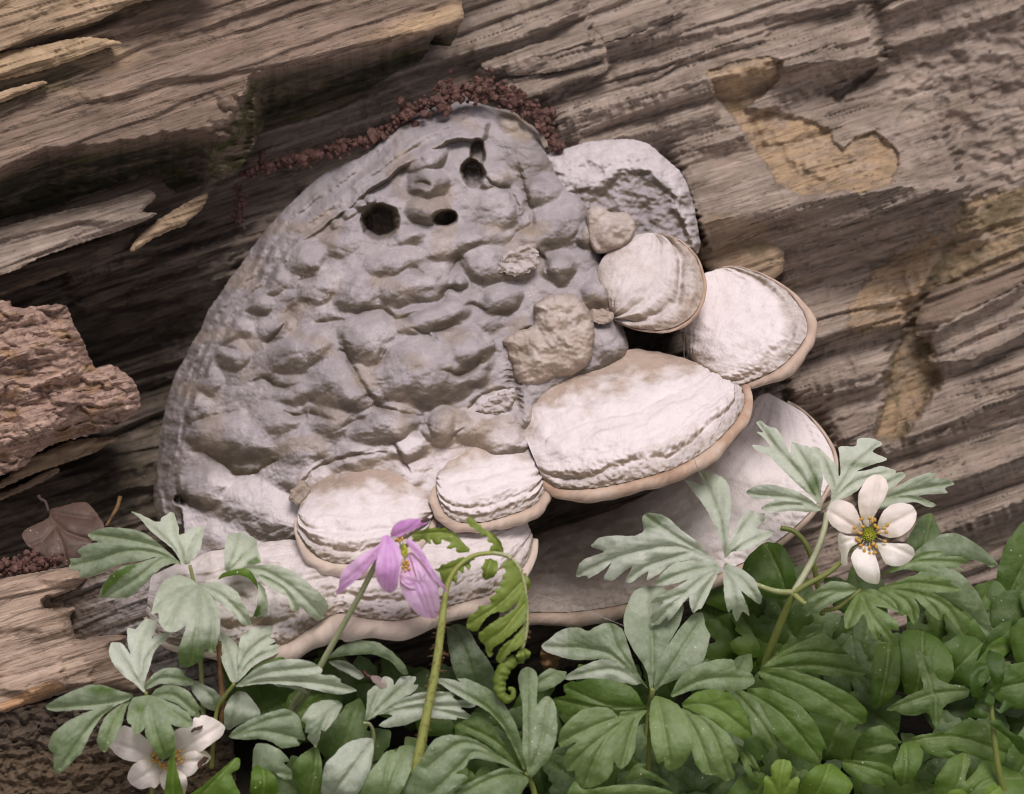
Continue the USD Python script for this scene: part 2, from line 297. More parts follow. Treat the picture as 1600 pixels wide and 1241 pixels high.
# leaves: msk r = vein, g = powder, b = brightness of the green
def leaf_look(name, g0, g1, vein, dust, trans, powder_scale=520.0):
    n = dict(MSK)
    n.update({'ge': ('geometry', {}), 'n1': ('noise_texture', {'scale': 70.0, 'detail': 5.0, 'roughness': 0.6}), 'n2': ('noise_texture', {'scale': powder_scale, 'detail': 6.0, 'roughness': 0.75}),
        'n3': ('noise_texture', {'scale': 1500.0, 'detail': 3.0}),
        'c1': ('mix', {'color1': g0, 'color2': g1}), 'c2': ('mix', {'color2': vein}), 'c3': ('mix', {'color2': dust}),
        'f1': ('math', {'math_type': 'multiply_add', 'value2': 0.8, 'value3': -0.4}), 'f2': ('math', {'math_type': 'add', 'use_clamp': True}),
        'vf': ('math', {'math_type': 'multiply', 'value2': 0.55}),
        'sn': ('separate_xyz', {}), 'ab': ('math', {'math_type': 'absolute'}), 'up': ('map_range', {'from_min': 0.0, 'from_max': 0.55, 'to_min': 0.55, 'to_max': 1.0, 'clamp': True}),
        'w0': ('math', {'math_type': 'multiply_add', 'value2': 0.55, 'value3': -0.275}), 'wn': ('math', {'math_type': 'multiply_add', 'value2': 0.5, 'value3': -0.25}), 'wa': ('math', {'math_type': 'add'}), 'wb': ('math', {'math_type': 'add', 'use_clamp': True}), 'wc': ('math', {'math_type': 'multiply', 'use_clamp': True}),
        'wz': ('math', {'math_type': 'multiply', 'value2': 4.0, 'use_clamp': True}), 'wd': ('math', {'math_type': 'multiply', 'use_clamp': True}),
        'vo': ('voronoi_texture', {'scale': 330.0}), 'vr': ('rgb_ramp', {'ramp': [(0.06, (1,) * 3), (0.12, (0,) * 3)]}), 'c5': ('mix', {'color2': (0.6, 0.6, 0.5)}), 'vg': ('rgb_ramp', {'ramp': [(0.5, (0,) * 3), (0.62, (1,) * 3)]}), 'vq': ('math', {'math_type': 'multiply'}),
        'b': ('bump', {'strength': 0.4, 'distance': 0.0004}), 'bh': ('math', {'math_type': 'multiply_add', 'value2': 2.0}),
        'bs': ('principled_bsdf', {'roughness': 0.5, 'specular_ior_level': 0.4}), 'tr': ('translucent_bsdf', {}), 'tc': ('mix', {'mix_type': 'multiply', 'fac': 1.0, 'color2': (1.1, 1.25, 0.5)}), 'mx': ('mix_closure', {'fac': trans})})
    L = [('at.color', 'sp.color'), ('ge.position', 'n1.vector'), ('ge.position', 'n2.vector'), ('ge.position', 'n3.vector'), ('ge.position', 'vo.vector'),
         ('n1.fac', 'f1.value1'), ('f1.value', 'f2.value1'), ('sp.b', 'f2.value2'), ('f2.value', 'c1.fac'),
         ('c1.color', 'c2.color1'), ('sp.r', 'vf.value1'), ('vf.value', 'c2.fac'), ('c2.color', 'c3.color1'),
         ('ge.normal', 'sn.vector'), ('sn.z', 'ab.value1'), ('ab.value', 'up.value'),
         ('n2.fac', 'w0.value1'), ('n1.fac', 'wn.value1'), ('w0.value', 'wa.value1'), ('wn.value', 'wa.value2'), ('wa.value', 'wb.value1'), ('sp.g', 'wb.value2'), ('wb.value', 'wc.value1'), ('up.result', 'wc.value2'),
         ('sp.g', 'wz.value1'), ('wz.value', 'wd.value1'), ('wc.value', 'wd.value2'), ('wd.value', 'c3.fac'),
         ('vo.distance', 'vr.fac'), ('n1.fac', 'vg.fac'), ('vr.color', 'vq.value1'), ('vg.color', 'vq.value2'), ('vq.value', 'c5.fac'), ('c3.color', 'c5.color1'),
         ('c5.color', 'bs.base_color'), ('c5.color', 'tc.color1'), ('tc.color', 'tr.color'), ('n2.fac', 'bh.value1'), ('n3.fac', 'bh.value3'), ('bh.value', 'b.height'), ('b.normal', 'bs.normal'),
         ('bs.BSDF', 'mx.closure1'), ('tr.BSDF', 'mx.closure2')]
    look(name, n, L, 'mx.closure')
leaf_look('leaf_look', (0.030, 0.068, 0.006), (0.105, 0.180, 0.022), (0.20, 0.25, 0.10), (0.55, 0.585, 0.515), 0.26)
leaf_look('bright_leaf_look', (0.055, 0.115, 0.008), (0.16, 0.25, 0.035), (0.22, 0.30, 0.08), (0.47, 0.50, 0.455), 0.28)
leaf_look('fern_look', (0.09, 0.14, 0.012), (0.21, 0.27, 0.05), (0.30, 0.33, 0.12), (0.47, 0.5, 0.42), 0.25)
leaf_look('stem_look', (0.11, 0.14, 0.03), (0.22, 0.24, 0.06), (0.25, 0.13, 0.05), (0.42, 0.42, 0.36), 0.0)
leaf_look('dry_leaf_look', (0.038, 0.021, 0.014), (0.082, 0.046, 0.034), (0.11, 0.07, 0.05), (0.3, 0.22, 0.18), 0.12)
leaf_look('white_petal_look', (0.78, 0.68, 0.65), (0.86, 0.82, 0.80), (0.66, 0.57, 0.55), (0.8, 0.76, 0.74), 0.30, 300.0)
leaf_look('purple_petal_look', (0.50, 0.20, 0.56), (0.74, 0.54, 0.78), (0.44, 0.15, 0.50), (0.74, 0.62, 0.74), 0.30, 300.0)
def plain(name, c0, c1, rough=0.6, scale=150.0, bump=0.3, dist=0.0006):
    look(name, {'ge': ('geometry', {}), 'n': ('noise_texture', {'scale': scale, 'detail': 5.0, 'roughness': 0.6}), 'r': ('rgb_ramp', {'ramp': [(0.3, c0), (0.7, c1)]}), 'ri': ('geometry', {}),
        'hv': ('hsv', {}), 'rv': ('map_range', {'to_min': 0.55, 'to_max': 1.45}),
        'b': ('bump', {'strength': bump, 'distance': dist}), 'bs': ('principled_bsdf', {'roughness': rough, 'specular_ior_level': 0.3})},
        [('ge.position', 'n.vector'), ('n.fac', 'r.fac'), ('r.color', 'hv.color'), ('ge.random_per_island', 'rv.value'), ('rv.result', 'hv.value'), ('hv.color', 'bs.base_color'), ('n.fac', 'b.height'), ('b.normal', 'bs.normal')], 'bs.BSDF')
plain('crumb_look', (0.10, 0.046, 0.037), (0.23, 0.118, 0.095), 0.7, 300.0)
plain('litter_look', (0.10, 0.06, 0.045), (0.42, 0.33, 0.27), 0.8, 90.0)
plain('soil_look', (0.016, 0.014, 0.008), (0.050, 0.042, 0.026), 0.95, 60.0, 0.8, 0.004)
plain('anther_look', (0.70, 0.36, 0.05), (0.85, 0.52, 0.10), 0.6, 500.0)
plain('carpel_look', (0.46, 0.52, 0.04), (0.66, 0.66, 0.10), 0.5, 500.0)
plain('filament_look', (0.6, 0.55, 0.40), (0.75, 0.70, 0.55), 0.5, 300.0)
plain('twig_look', (0.10, 0.055, 0.02), (0.30, 0.17, 0.07), 0.7, 200.0)
plain('hair_look', (0.20, 0.10, 0.05), (0.36, 0.2, 0.1), 0.6, 200.0)
plain('thread_look', (0.5, 0.47, 0.45), (0.6, 0.57, 0.55), 0.4, 200.0)
plain('fly_look', (0.05, 0.025, 0.02), (0.12, 0.06, 0.05), 0.4, 900.0)
plain('eye_look', (0.16, 0.03, 0.015), (0.25, 0.06, 0.03), 0.35, 900.0)
look('wing_look', {'t': ('transparent_bsdf', {'color': (0.85, 0.8, 0.78)}), 'p': ('principled_bsdf', {'base_color': (0.35, 0.28, 0.26), 'roughness': 0.25}), 'm': ('mix_closure', {'fac': 0.55})}, [('t.BSDF', 'm.closure1'), ('p.BSDF', 'm.closure2')], 'm.closure')
# ------------------------------------------------------------------ ground
def ground():
    g = np.r_[-60, -20, -6, -2.0, np.linspace(-0.8, 0.8, 161), 2.0, 6, 20, 60]
    X, Y = np.meshgrid(g, g)
    near = np.exp(-(X ** 2 + Y ** 2) / 1.2)
    Zv = 0.006 * near * fbm(X * 22, Y * 22, 4, 5) - 0.002
    n = len(g); i, j = np.meshgrid(np.arange(n - 1), np.arange(n - 1), indexing='ij')
    a = i * n + j
    F = np.vstack([np.stack([a, a + 1, a + n + 1], -1).reshape(-1, 3), np.stack([a, a + n + 1, a + n], -1).reshape(-1, 3)])
    p = put(None, 'ground', np.stack([X, Y, Zv], -1).reshape(-1, 3), F, 'soil_look')
    tag(stage.GetPrimAtPath(p), kind='structure')
ground()

# ------------------------------------------------------------------ wood relief functions
def saw(x):
    f = x - np.floor(x)
    return np.where(f < 0.11, f / 0.11, 1 - (f - 0.11) / 0.89)
def strata(u, v, seed=0, amp=1.0, scale=1.0):
    """eroded grain: long layers that end in undercut steps"""
    t = 0.0
    for k, (lam, a, L) in enumerate(((92, 20, 1100), (41, 12, 800), (19, 3.6, 480), (8.5, 1.3, 260))):
        lam, L = lam * scale, L * scale
        wv = 0.9 * fbm(u / L, v / (lam * 3.2), 3, seed + 10 * k) + 0.10 * gn(u / (L * .12), v / lam, seed + 3 + k)
        msk = 0.15 + 0.85 * sst(-0.12, 0.12, gn(u / (L * .45), v / (lam * 1.4), seed + 50 + k) + .12 * gn(u / 14, v / (lam * .3), seed + 70 + k))
        t = t + a * amp * msk * saw(v / lam + wv)
    t = t - 5.0 * amp * np.clip(1 - np.abs(gn(u / 210, v / 11, seed + 97)) / .10, 0, 1) * sst(-.1, .2, gn(u / 160, v / 40, seed + 98))
    return t + 1.3 * amp * fbm(u / 130, v / 4.0, 3, seed + 91) + 0.8 * amp * fbm(u / 9, v / 4, 2, seed + 95)
def ledge(px, py, lip, h, e, ramp, theta=None, seed=0, end=12, wob=2.6):
    """a layer that stands proud above the polyline lip and drops over e pixels below it"""
    u, v = uv(px, py, theta)
    L = np.asarray(lip, float); lu, lv = uv(L[:, 0], L[:, 1], theta)
    o = np.argsort(lu); lu, lv = lu[o], lv[o]
    s = v - np.interp(u, lu, lv) - wob * fbm(u / 30, np.zeros_like(u) + seed, 3, seed) - .5 * wob * gn(u / 6, u * 0, seed + 4)
    ue = end * gn(v / 9, v * 0 + seed, seed + 7)
    along = sst(-end, end, u - lu[0] + ue) * sst(-end * .5, end * .5, lu[-1] - u + ue)
    return h * along * np.where(s > 0, np.exp(-np.maximum(s, 0) / ramp), np.clip(1 + s / e, 0, 1))
def inpoly(px, py, pts, soft=4.0, jit=5.0, seed=0):
    """1 inside the polygon, 0 outside, soft edge"""
    P = resample(pts, step=3, closed=True, smooth=False)
    qx = px + jit * fbm(px / 18, py / 18, 3, seed); qy = py + jit * fbm(px / 18 + 50, py / 18, 3, seed + 3)
    poly = shapely.Polygon(P); shapely.prepare(poly)
    x0, y0, x1, y1 = poly.bounds
    r = np.zeros(np.shape(qx)); near = (qx > x0 - 20) & (qx < x1 + 20) & (qy > y0 - 20) & (qy < y1 + 20)
    if near.any():
        a, b = qx[near], qy[near]
        dd = cKDTree(P).query(np.stack([a, b], 1))[0]
        r[near] = sst(-soft, soft, np.where(shapely.contains_xy(poly, a, b), dd, -dd))
    return r

# ------------------------------------------------------------------ the fallen log
PATCH1 = [(1105, 112), (1150, 95), (1200, 88), (1225, 96), (1215, 125), (1192, 150), (1162, 172), (1200, 172), (1250, 184), (1290, 200), (1305, 222), (1318, 234), (1335, 215), (1365, 205), (1400, 232), (1404, 258), (1392, 288), (1345, 303), (1330, 294), (1255, 306), (1215, 285), (1185, 240), (1160, 205), (1140, 175), (1118, 150)]
PATCH2 = [(1500, 318), (1560, 300), (1680, 285), (1700, 420), (1600, 440), (1540, 470), (1470, 500), (1452, 525), (1458, 560), (1470, 590), (1440, 640), (1400, 692), (1368, 686), (1372, 650), (1388, 622), (1380, 600), (1405, 540), (1420, 500), (1440, 460), (1470, 395)]
PATCH3 = [(1325, 482), (1360, 430), (1400, 400), (1470, 362), (1475, 392), (1448, 440), (1425, 492), (1408, 508), (1350, 520), (1325, 512)]
PATCH4 = [(1090, 345), (1120, 335), (1190, 345), (1200, 380), (1224, 395), (1215, 430), (1130, 425), (1095, 400)]
LIPS = [  # lip polyline, height, face height, ramp
    ([(745, 112), (800, 96), (850, 84), (930, 60)], 26, 16, 34), ([(790, 156), (850, 140), (905, 118), (948, 96)], 30, 16, 40), ([(930, 78), (985, 62), (1030, 45), (1058, 30)], 26, 22, 30),
    ([(600, 120), (700, 92), (800, 60), (900, 20)], 12, 10, 30), ([(860, 192), (920, 172), (1000, 150), (1110, 122), (1250, 98), (1378, 88)], 40, 34, 46), ([(900, 232), (1000, 208), (1120, 176)], 22, 26, 20),
    ([(960, 120), (1040, 100), (1120, 76), (1200, 60)], 14, 10, 24), ([(1000, 74), (1120, 44), (1240, 18), (1340, 0)], 16, 12, 26), ([(1140, 110), (1200, 96), (1290, 70), (1365, 58)], 12, 10, 20),
    ([(1085, 350), (1200, 326), (1330, 302), (1420, 291), (1508, 297)], 105, 105, 70), ([(1220, 440), (1290, 420), (1352, 400), (1460, 360)], 16, 16, 40),
    ([(1215, 512), (1262, 531), (1340, 512), (1414, 503)], 30, 24, 50), ([(1440, 528), (1520, 488), (1600, 438), (1700, 400)], 34, 20, 46), ([(1235, 612), (1310, 594), (1397, 574)], 26, 22, 34),
    ([(1444, 570), (1520, 560), (1600, 520), (1700, 478)], 30, 14, 30), ([(1240, 640), (1300, 625), (1378, 600)], 20, 14, 22), ([(1470, 552), (1560, 505), (1660, 462)], 16, 10, 18),
    ([(1300, 700), (1390, 692), (1490, 655), (1600, 610), (1700, 580)], 44, 30, 60), ([(1310, 690), (1350, 670), (1392, 652)], 18, 14, 20), ([(1350, 790), (1430, 768), (1520, 742), (1700, 672)], 48, 34, 70),
    ([(1400, 850), (1480, 828), (1600, 782), (1700, 750)], 40, 40, 60), ([(1380, 20), (1470, -20), (1560, -60)], 40, 30, 40), ([(1385, 75), (1450, 55), (1540, 30), (1640, -5)], 22, 20, 20),
    ([(100, 420), (250, 400), (360, 385), (480, 340)], 26, 30, 40), ([(120, 480), (260, 462), (370, 430)], 18, 22, 26), ([(0, 760), (90, 745), (180, 735), (260, 715)], 22, 20, 30), ([(60, 800), (150, 770), (260, 755)], 14, 12, 20),
    ([(60, 640), (170, 610), (300, 580)], 16, 14, 30), ([(380, 250), (470, 215), (560, 190), (640, 165)], 26, 26, 24), ([(520, 148), (640, 112), (760, 80)], 10, 8, 26)]
def log_depth(px, py):
    u, v = uv(px, py)
    d = -40 - 0.085 * np.maximum(px - 700, 0) - 0.00022 * np.maximum(v - 150, 0) ** 2 - 0.0002 * np.maximum(-v - 330, 0) ** 2
    d = d - 150 * np.exp(-(((px - 200) / 190) ** 2 + ((py - 590) / 170) ** 2) ** 1.5)
    bark = sst(1370, 1440, px + 14 * gn(py / 18, py * 0, 7) + .25 * (py - 60)) * sst(330, 250, py - (px - 1500) * .2)
    st = strata(u, v, 3)
    quiet = inpoly(px, py, [(1090, 235), (1200, 215), (1280, 290), (1260, 315), (1085, 345), (960, 240)], 12, 6, 5)
    rough = 9 * fbm(px / 30, py / 22, 4, 61) + 13 * (worley(px / 34 + .4 * fbm(px / 30, py / 30, 2, 4), py / 20, 9)[0] - .5)
    d = d + 1.35 * st * (1 - 0.85 * bark) * (1 - .65 * quiet) + bark * (rough - 6)
    for k, (lip, h, e, r) in enumerate(LIPS):
        d = d + ledge(px, py, lip, h * 1.7, e * 1.0, r, seed=20 + k)
    p1 = inpoly(px, py, PATCH1, 2, 2.5, 1)
    p2, p3 = inpoly(px, py, PATCH2, 8, 6, 2), inpoly(px, py, PATCH3, 5, 5, 3)
    lump = 6 * fbm(px / 22, py / 16, 4, 71)
    d = d - 17 * p1 - 0.55 * p1 * (st - 14) + p1 * lump * 1.0
    d = d * (1 - p2) + p2 * (d * .55 + .45 * (-128 - 0.05 * (px - 1500)) + lump) + p3 * (8 + .5 * lump)
    d = d - inpoly(px, py, [(1330, 130), (1350, 112), (1372, 105), (1350, 128), (1310, 160), (1290, 148)], 4, 3, 8) * 34
    return d
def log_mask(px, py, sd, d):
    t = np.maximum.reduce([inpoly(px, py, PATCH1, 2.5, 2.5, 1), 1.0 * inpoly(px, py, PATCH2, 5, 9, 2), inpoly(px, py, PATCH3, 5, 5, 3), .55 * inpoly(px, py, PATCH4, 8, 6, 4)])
    mo = np.maximum.reduce([.75 * inpoly(px, py, PATCH2, 10, 8, 2), .3 * inpoly(px, py, PATCH4, 10, 8, 2), np.exp(-(((px - 1530) / 60) ** 2 + ((py - 435) / 22) ** 2)), .9 * sst(620, 420, px) * sst(380, 470, py + .36 * (px - 250)) * (.75 + .25 * gn(px / 30, py / 12, 3)), 0.35 * sst(0.2, .5, gn(px / 90, py / 22, 6))])  # moss patches; the wide left term paints shade into the hollow with olive
    hollow_shade = inpoly(px, py, [(-380, 470), (0, 410), (240, 330), (360, 300), (480, 262), (450, 330), (330, 450), (260, 620), (245, 780), (200, 815), (0, 890), (-380, 980)], 34, 16, 12)  # shade of the hollow left of the fungus, painted into the wood colour
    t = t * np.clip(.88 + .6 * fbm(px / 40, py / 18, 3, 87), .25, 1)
    return np.stack([np.clip(t, 0, 1), np.clip(mo, 0, 1), 1.1 * np.clip(hollow_shade + sst(960, 1010, py), 0, 1)], 1)
def build_log():
    base = W(800, 620, -60)
    t = thing('fallen_log', 'big weathered grey-brown fallen log, split along its grain, carrying the bracket fungus', 'log', base)
    rx, ry = np.arange(-260, 1860, 2.3), np.arange(-210, 1120, 2.3)
    X, Y = np.meshgrid(rx, ry); h, w = X.shape
    x, y = X.ravel(), Y.ravel()
    d = log_depth(x, y)
    V = W(x, y, d)
    i, j = np.meshgrid(np.arange(h - 1), np.arange(w - 1), indexing='ij'); a = i * w + j
    F = np.vstack([np.stack([a, a + w, a + 1], -1).reshape(-1, 3), np.stack([a + 1, a + w, a + w + 1], -1).reshape(-1, 3)])
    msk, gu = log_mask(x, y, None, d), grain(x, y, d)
    # the trunk's back: the rim carried back and down round a half cylinder
    ring = np.r_[np.arange(w), (np.arange(1, h)) * w + w - 1, (h - 1) * w + np.arange(w - 2, -1, -1), np.arange(h - 2, 0, -1) * w]
    rows, o = [ring], len(V)
    cx, cy = x.mean(), y.mean()
    for f, dd in ((0.97, -350), (0.8, -800), (0.4, -1150)):
        q = W(cx + (x[ring] - cx) * f, cy + (y[ring] - cy) * f, np.full(len(ring), dd)); q[:, 2] = np.maximum(q[:, 2], -0.05)
        rows.append(np.arange(len(V), len(V) + len(ring))); V = np.vstack([V, q])
        msk = np.vstack([msk, msk[ring]]); gu = np.vstack([gu, gu[ring] + dd * .01])
    for A, B in zip(rows[:-1], rows[1:]):
        F = np.vstack([F, np.stack([A, np.roll(A, -1), np.roll(B, -1)], 1), np.stack([A, np.roll(B, -1), B], 1)])
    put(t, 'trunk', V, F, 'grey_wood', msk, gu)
    # loose-edged layers and splinters of the log, each a piece
    def flat_mask(tan=0.0, moss_shade=0.0):
        return lambda px, py, sd, d: np.stack([np.full(len(px), tan), moss_shade * sst(-.2, .4, gn(px / 30, py / 20, 8)), 0 * px], 1)
    def piece(name, outline, d0, slope=0.0, th=22, mat='brown_wood', tan=0.0, moss_shade=0.3, seed=1, res=3.0, amp=.55, smooth=True):
        def dep(px, py, sd):
            u, v = uv(px, py); v0 = v - np.mean([uv(a, b)[1] for a, b in outline])
            return d0 - slope * v0 + amp * strata(u, v, seed, 1.0, .6) - 12 * np.exp(-sd / 6) + .05 * sd
        relief(t, name, outline, dep, res, mat, flat_mask(tan, moss_shade), d0 - th, jitter=1.5, seed=seed, inset=.12, smooth_outline=smooth)
    piece('wood_splinter', [(752, 100), (800, 82), (840, 68), (925, 52), (940, 62), (948, 84), (930, 98), (870, 112), (800, 118), (788, 108), (772, 112)], 6, .45, 34, 'grey_wood', seed=4, amp=.8)
    piece('wood_splinter', [(936, 44), (1000, 22), (1045, 14), (1052, 22), (1010, 45), (960, 62), (938, 66)], -4, .5, 30, 'grey_wood', seed=6)
    piece('wood_splinter', [(790, 128), (860, 112), (930, 92), (948, 96), (945, 112), (900, 128), (850, 146), (800, 158), (782, 150)], 2, .5, 34, 'grey_wood', seed=9, amp=.8)
    piece('wood_splinter', [(880, 150), (960, 128), (1040, 106), (1058, 88), (1062, 96), (1030, 120), (950, 146), (890, 164)], -16, .5, 24, 'grey_wood', seed=12)
    piece('wood_splinter', [(1360, 672), (1372, 640), (1392, 626), (1402, 640), (1400, 676), (1385, 700), (1365, 700)], -62, .1, 20, 'grey_wood', tan=1.0, moss_shade=.4, seed=14)
    piece('wood_splinter', [(1455, 455), (1520, 435), (1600, 405), (1640, 400), (1600, 440), (1530, 478), (1470, 520), (1430, 520)], -58, .5, 26, 'brown_wood', seed=15, amp=.7)
    piece('bark_scale', [(1090, 348), (1118, 336), (1160, 340), (1192, 346), (1200, 376), (1224, 394), (1218, 430), (1180, 445), (1120, 430), (1090, 400)], 30, .1, 60, 'grey_wood', tan=.7, moss_shade=.6, seed=16, amp=.4)
    return t
build_log()

def slabs():
    gm = lambda tan, moss_shade, pale=0.0: (lambda px, py, sd, d: np.stack([np.clip(tan(px, py) if callable(tan) else np.full(len(px), tan), 0, 1), np.clip(moss_shade(px, py) if callable(moss_shade) else np.full(len(px), moss_shade), 0, 1), 0 * px], 1))
    # upper left slab: lit face, broken knobbly end, undercut lower face
    lip = [(-300, 360), (-60, 290), (0, 264), (33, 246), (73, 230), (139, 226), (199, 218), (238, 211), (272, 204), (318, 201), (345, 196), (378, 150), (392, 112), (464, 96), (530, 84), (580, 74), (662, 50), (725, 30), (760, 20)]
    out = [(-330, 420), (-320, -260), (300, -280), (760, -200), (735, -100), (722, 0), (726, 24), (718, 40), (712, 56), (702, 74), (694, 64), (684, 55), (674, 62), (666, 84), (652, 98), (626, 108), (573, 142), (530, 166), (464, 190), (411, 205), (404, 214), (392, 236), (374, 264), (348, 280), (300, 296), (283, 302), (262, 292), (240, 268), (205, 285), (150, 300), (60, 330), (0, 344), (-120, 390)]
    L = np.array(lip, float)
    knob = [(378, 150, 16, 12), (400, 160, 11, 9), (352, 158, 13, 16), (340, 190, 16, 14), (368, 190, 22, 20), (392, 188, 14, 20), (345, 212, 18, 10), (366, 165, 10, 10), (320, 200, 20, 10)]
    def dep(px, py, sd):
        u, v = uv(px, py)
        lv = np.interp(px, L[:, 0], L[:, 1]) + 3.5 * fbm(px / 22, px * 0, 3, 3)
        s = lv - py
        d = 205 + .05 * (400 - px) - .20 * np.maximum(px - 400, 0) - 0.20 * np.maximum(s, 0) + .75 * strata(u, v, 33, .75, .8)
        d = d + ledge(px, py, [(-60, 130), (30, 100), (120, 62), (200, 44), (285, 20)], 26, 12, 50, seed=41) + ledge(px, py, [(-60, 190), (20, 150), (70, 130)], 18, 12, 20, seed=42)
        d = d - 22 * np.exp(-((py - (92 - .36 * px)) / 9) ** 2) * sst(260, 120, px) - 18 * np.exp(-((py - (150 - .33 * px)) / 10) ** 2) * sst(170, 60, px)
        k = np.full(len(px), -50.0)
        for cx, cy, a, b in knob: k = np.maximum(k, 26 * np.sqrt(np.clip(1 - ((px - cx) / a) ** 2 - ((py - cy) / b) ** 2, 0, 1)) - 8)
        d = d + np.where(k > -8, np.maximum(k, -4), 0) * sst(300, 330, px)
        end = sst(300, 335, px) * sst(420, 395, px) * sst(-4, 4, -s + 10)
        under = np.clip(-s, 0, 90)
        d = d - under * (3.0 - 2.1 * end) + under * .35 * gn(px / 26, py / 9, 12) + 5 * end * fbm(px / 9, py / 9, 3, 5)
        return np.maximum(d, 0) - 14 * np.exp(-sd / 5)
    tan = lambda px, py: .85 * sst(26, 2, np.abs(np.interp(px, L[:, 0], L[:, 1]) - 14 - py)) * sst(520, 660, px) + .8 * sst(.0, .35, gn(px / 110, py / 26, 4)) * sst(330, 80, px) * sst(190, 60, py)
    moss_shade = lambda px, py: np.maximum(.9 * sst(4, 26, py - np.interp(px, L[:, 0], L[:, 1])), .9 * np.exp(-((py - (158 - .33 * px)) / 22) ** 2) * sst(240, 60, px) + .5 * np.exp(-((py - (110 - .36 * px)) / 14) ** 2) * sst(200, 60, px))  # moss under the lip and along the grooves, strong enough to paint their shade
    th = math.radians(17)
    t = thing('wood_slab', 'long brown weathered slab with a broken knobbly end overhanging the log, upper left', 'wood slab', W(200, 200, 0))
    gs = gm(tan, moss_shade)
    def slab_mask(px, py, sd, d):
        m_ = gs(px, py, sd, d); q = py - np.interp(px, L[:, 0], L[:, 1]); m_[:, 2] = np.maximum(1.2 * sst(2, 30, q) * (1 - .75 * sst(300, 335, px) * sst(420, 395, px)), 1.0 * np.exp(-((py - (94 - .36 * px)) / 8) ** 2) * sst(260, 120, px)); return m_  # third channel: shade of the undercut face and the groove, painted near black
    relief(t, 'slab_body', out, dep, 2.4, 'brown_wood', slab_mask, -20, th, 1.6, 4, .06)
    def sp(parent, name, outline, d0, slope, th_, mat, tan=.0, moss_shade=.3, seed=1, amp=.5, theta=None):
        def dp(px, py, sd):
            u, v = uv(px, py, theta); v0 = v - np.mean([uv(a, b, theta)[1] for a, b in outline])
            return d0 - slope * v0 + amp * strata(u, v, seed, 1.0, .55) - 12 * np.exp(-sd / 5)
        mosf = lambda px, py: moss_shade * sst(-.3, .3, gn(px / 24, py / 16, seed))
        return relief(parent, name, outline, dp, 2.6, mat, gm(tan, mosf), d0 - th_, theta, 1.6, seed, .15)
    sp(t, 'wood_splinter', [(-60, 118), (0, 84), (60, 72), (130, 58), (188, 66), (165, 76), (120, 92), (60, 112), (0, 126), (-60, 140)], 236, .3, 40, 'brown_wood', .85, .35, 21)
    sp(t, 'wood_splinter', [(-60, 165), (0, 144), (40, 132), (68, 127), (72, 131), (40, 146), (0, 160), (-60, 180)], 232, .3, 30, 'brown_wood', .7, .3, 22)
    sp(t, 'wood_splinter', [(-60, 30), (0, -5), (120, -40), (330, -60), (300, -14), (210, 6), (150, 34), (60, 58), (0, 80), (-60, 110)], 238, .25, 40, 'brown_wood', .55, .2, 23)
    # broken layers under the slab
    t = thing('wood_splinter', 'grey-brown splintered layer of wood jutting out just under the overhanging slab', 'wood splinter', W(120, 360, 0), 'broken wood at the left')
    sp(t, 'layer', [(-200, 420), (-60, 378), (0, 356), (90, 332), (160, 316), (226, 297), (242, 309), (222, 330), (246, 334), (200, 356), (140, 376), (60, 404), (0, 430), (-200, 470)], 120, .35, 130, 'grey_wood', .0, .25, 24, .7)
    sp(t, 'layer', [(-200, 470), (0, 420), (60, 402), (140, 378), (205, 356), (212, 372), (190, 392), (120, 420), (30, 452), (-60, 480)], 82, .3, 100, 'dark_wood', .2, .2, 25, .8)
    t = thing('wood_splinter', 'short tan wood splinter with a pointed tip beside the dark hole below the slab', 'wood splinter', W(260, 350, 0), 'broken wood at the left')
    sp(t, 'layer', [(206, 384), (225, 362), (262, 334), (318, 303), (324, 310), (312, 330), (294, 346), (290, 352), (262, 362), (238, 374), (208, 394)], 112, .3, 80, 'brown_wood', .6, .25, 26, .5)
    # reddish crumbling chunk
    lips = [([(-120, 560), (-20, 552), (30, 558), (90, 528), (146, 512)], 34, 30, 60), ([(-120, 640), (0, 606), (40, 612), (90, 585), (120, 572)], 30, 22, 50), ([(40, 690), (100, 660), (170, 640), (222, 640)], 22, 24, 60), ([(-100, 700), (-20, 690), (30, 688), (80, 660), (118, 625)], 30, 22, 40), ([(-60, 500), (20, 500), (60, 490), (104, 486)], 16, 12, 20)]
    def dchunk(px, py, sd):
        u, v = uv(px, py)
        f1, f2, _ = worley(px / 75 + .5 * fbm(px / 40, py / 40, 2, 8), py / 21 + .3 * fbm(px / 40, py / 40, 2, 18), 31)
        d = 205 - .12 * px + .12 * (py - 600) + 7 * np.clip(f2 - f1, 0, .3) / .3 + 22 * (_ - .5) + 9 * fbm(px / 30, py / 16, 4, 6) + 2.4 * fbm(px / 7, py / 5, 3, 16) + .35 * strata(u, v, 38, 1, .7)
        for k, (l, h, e, r) in enumerate(lips): d = d + ledge(px, py, l, h, e, r, seed=60 + k, wob=6)
        return d - 30 * np.exp(-sd / 9)
    t = thing('wood_chunk', 'reddish brown crumbling block of rotten wood at the left edge', 'wood chunk', W(60, 600, 0))
    relief(t, 'block', [(-160, 480), (0, 470), (16, 473), (22, 481), (44, 480), (96, 476), (109, 490), (116, 510), (132, 536), (146, 572), (160, 574), (176, 570), (199, 585), (214, 606), (219, 634), (200, 655), (172, 668), (132, 682), (95, 690), (60, 706), (38, 728), (8, 741), (-160, 790)], dchunk, 2.2, 'red_wood', gm(lambda px, py: .8 * sst(.1, .5, gn(px / 40, py / 18, 14)), 0.0), -40, None, 2.4, 7, .1)
    t = thing('wood_splinter', 'thin tan splinter with a frayed tip poking out below the reddish rotten block', 'wood splinter', W(100, 715, 0), 'broken wood at the left')
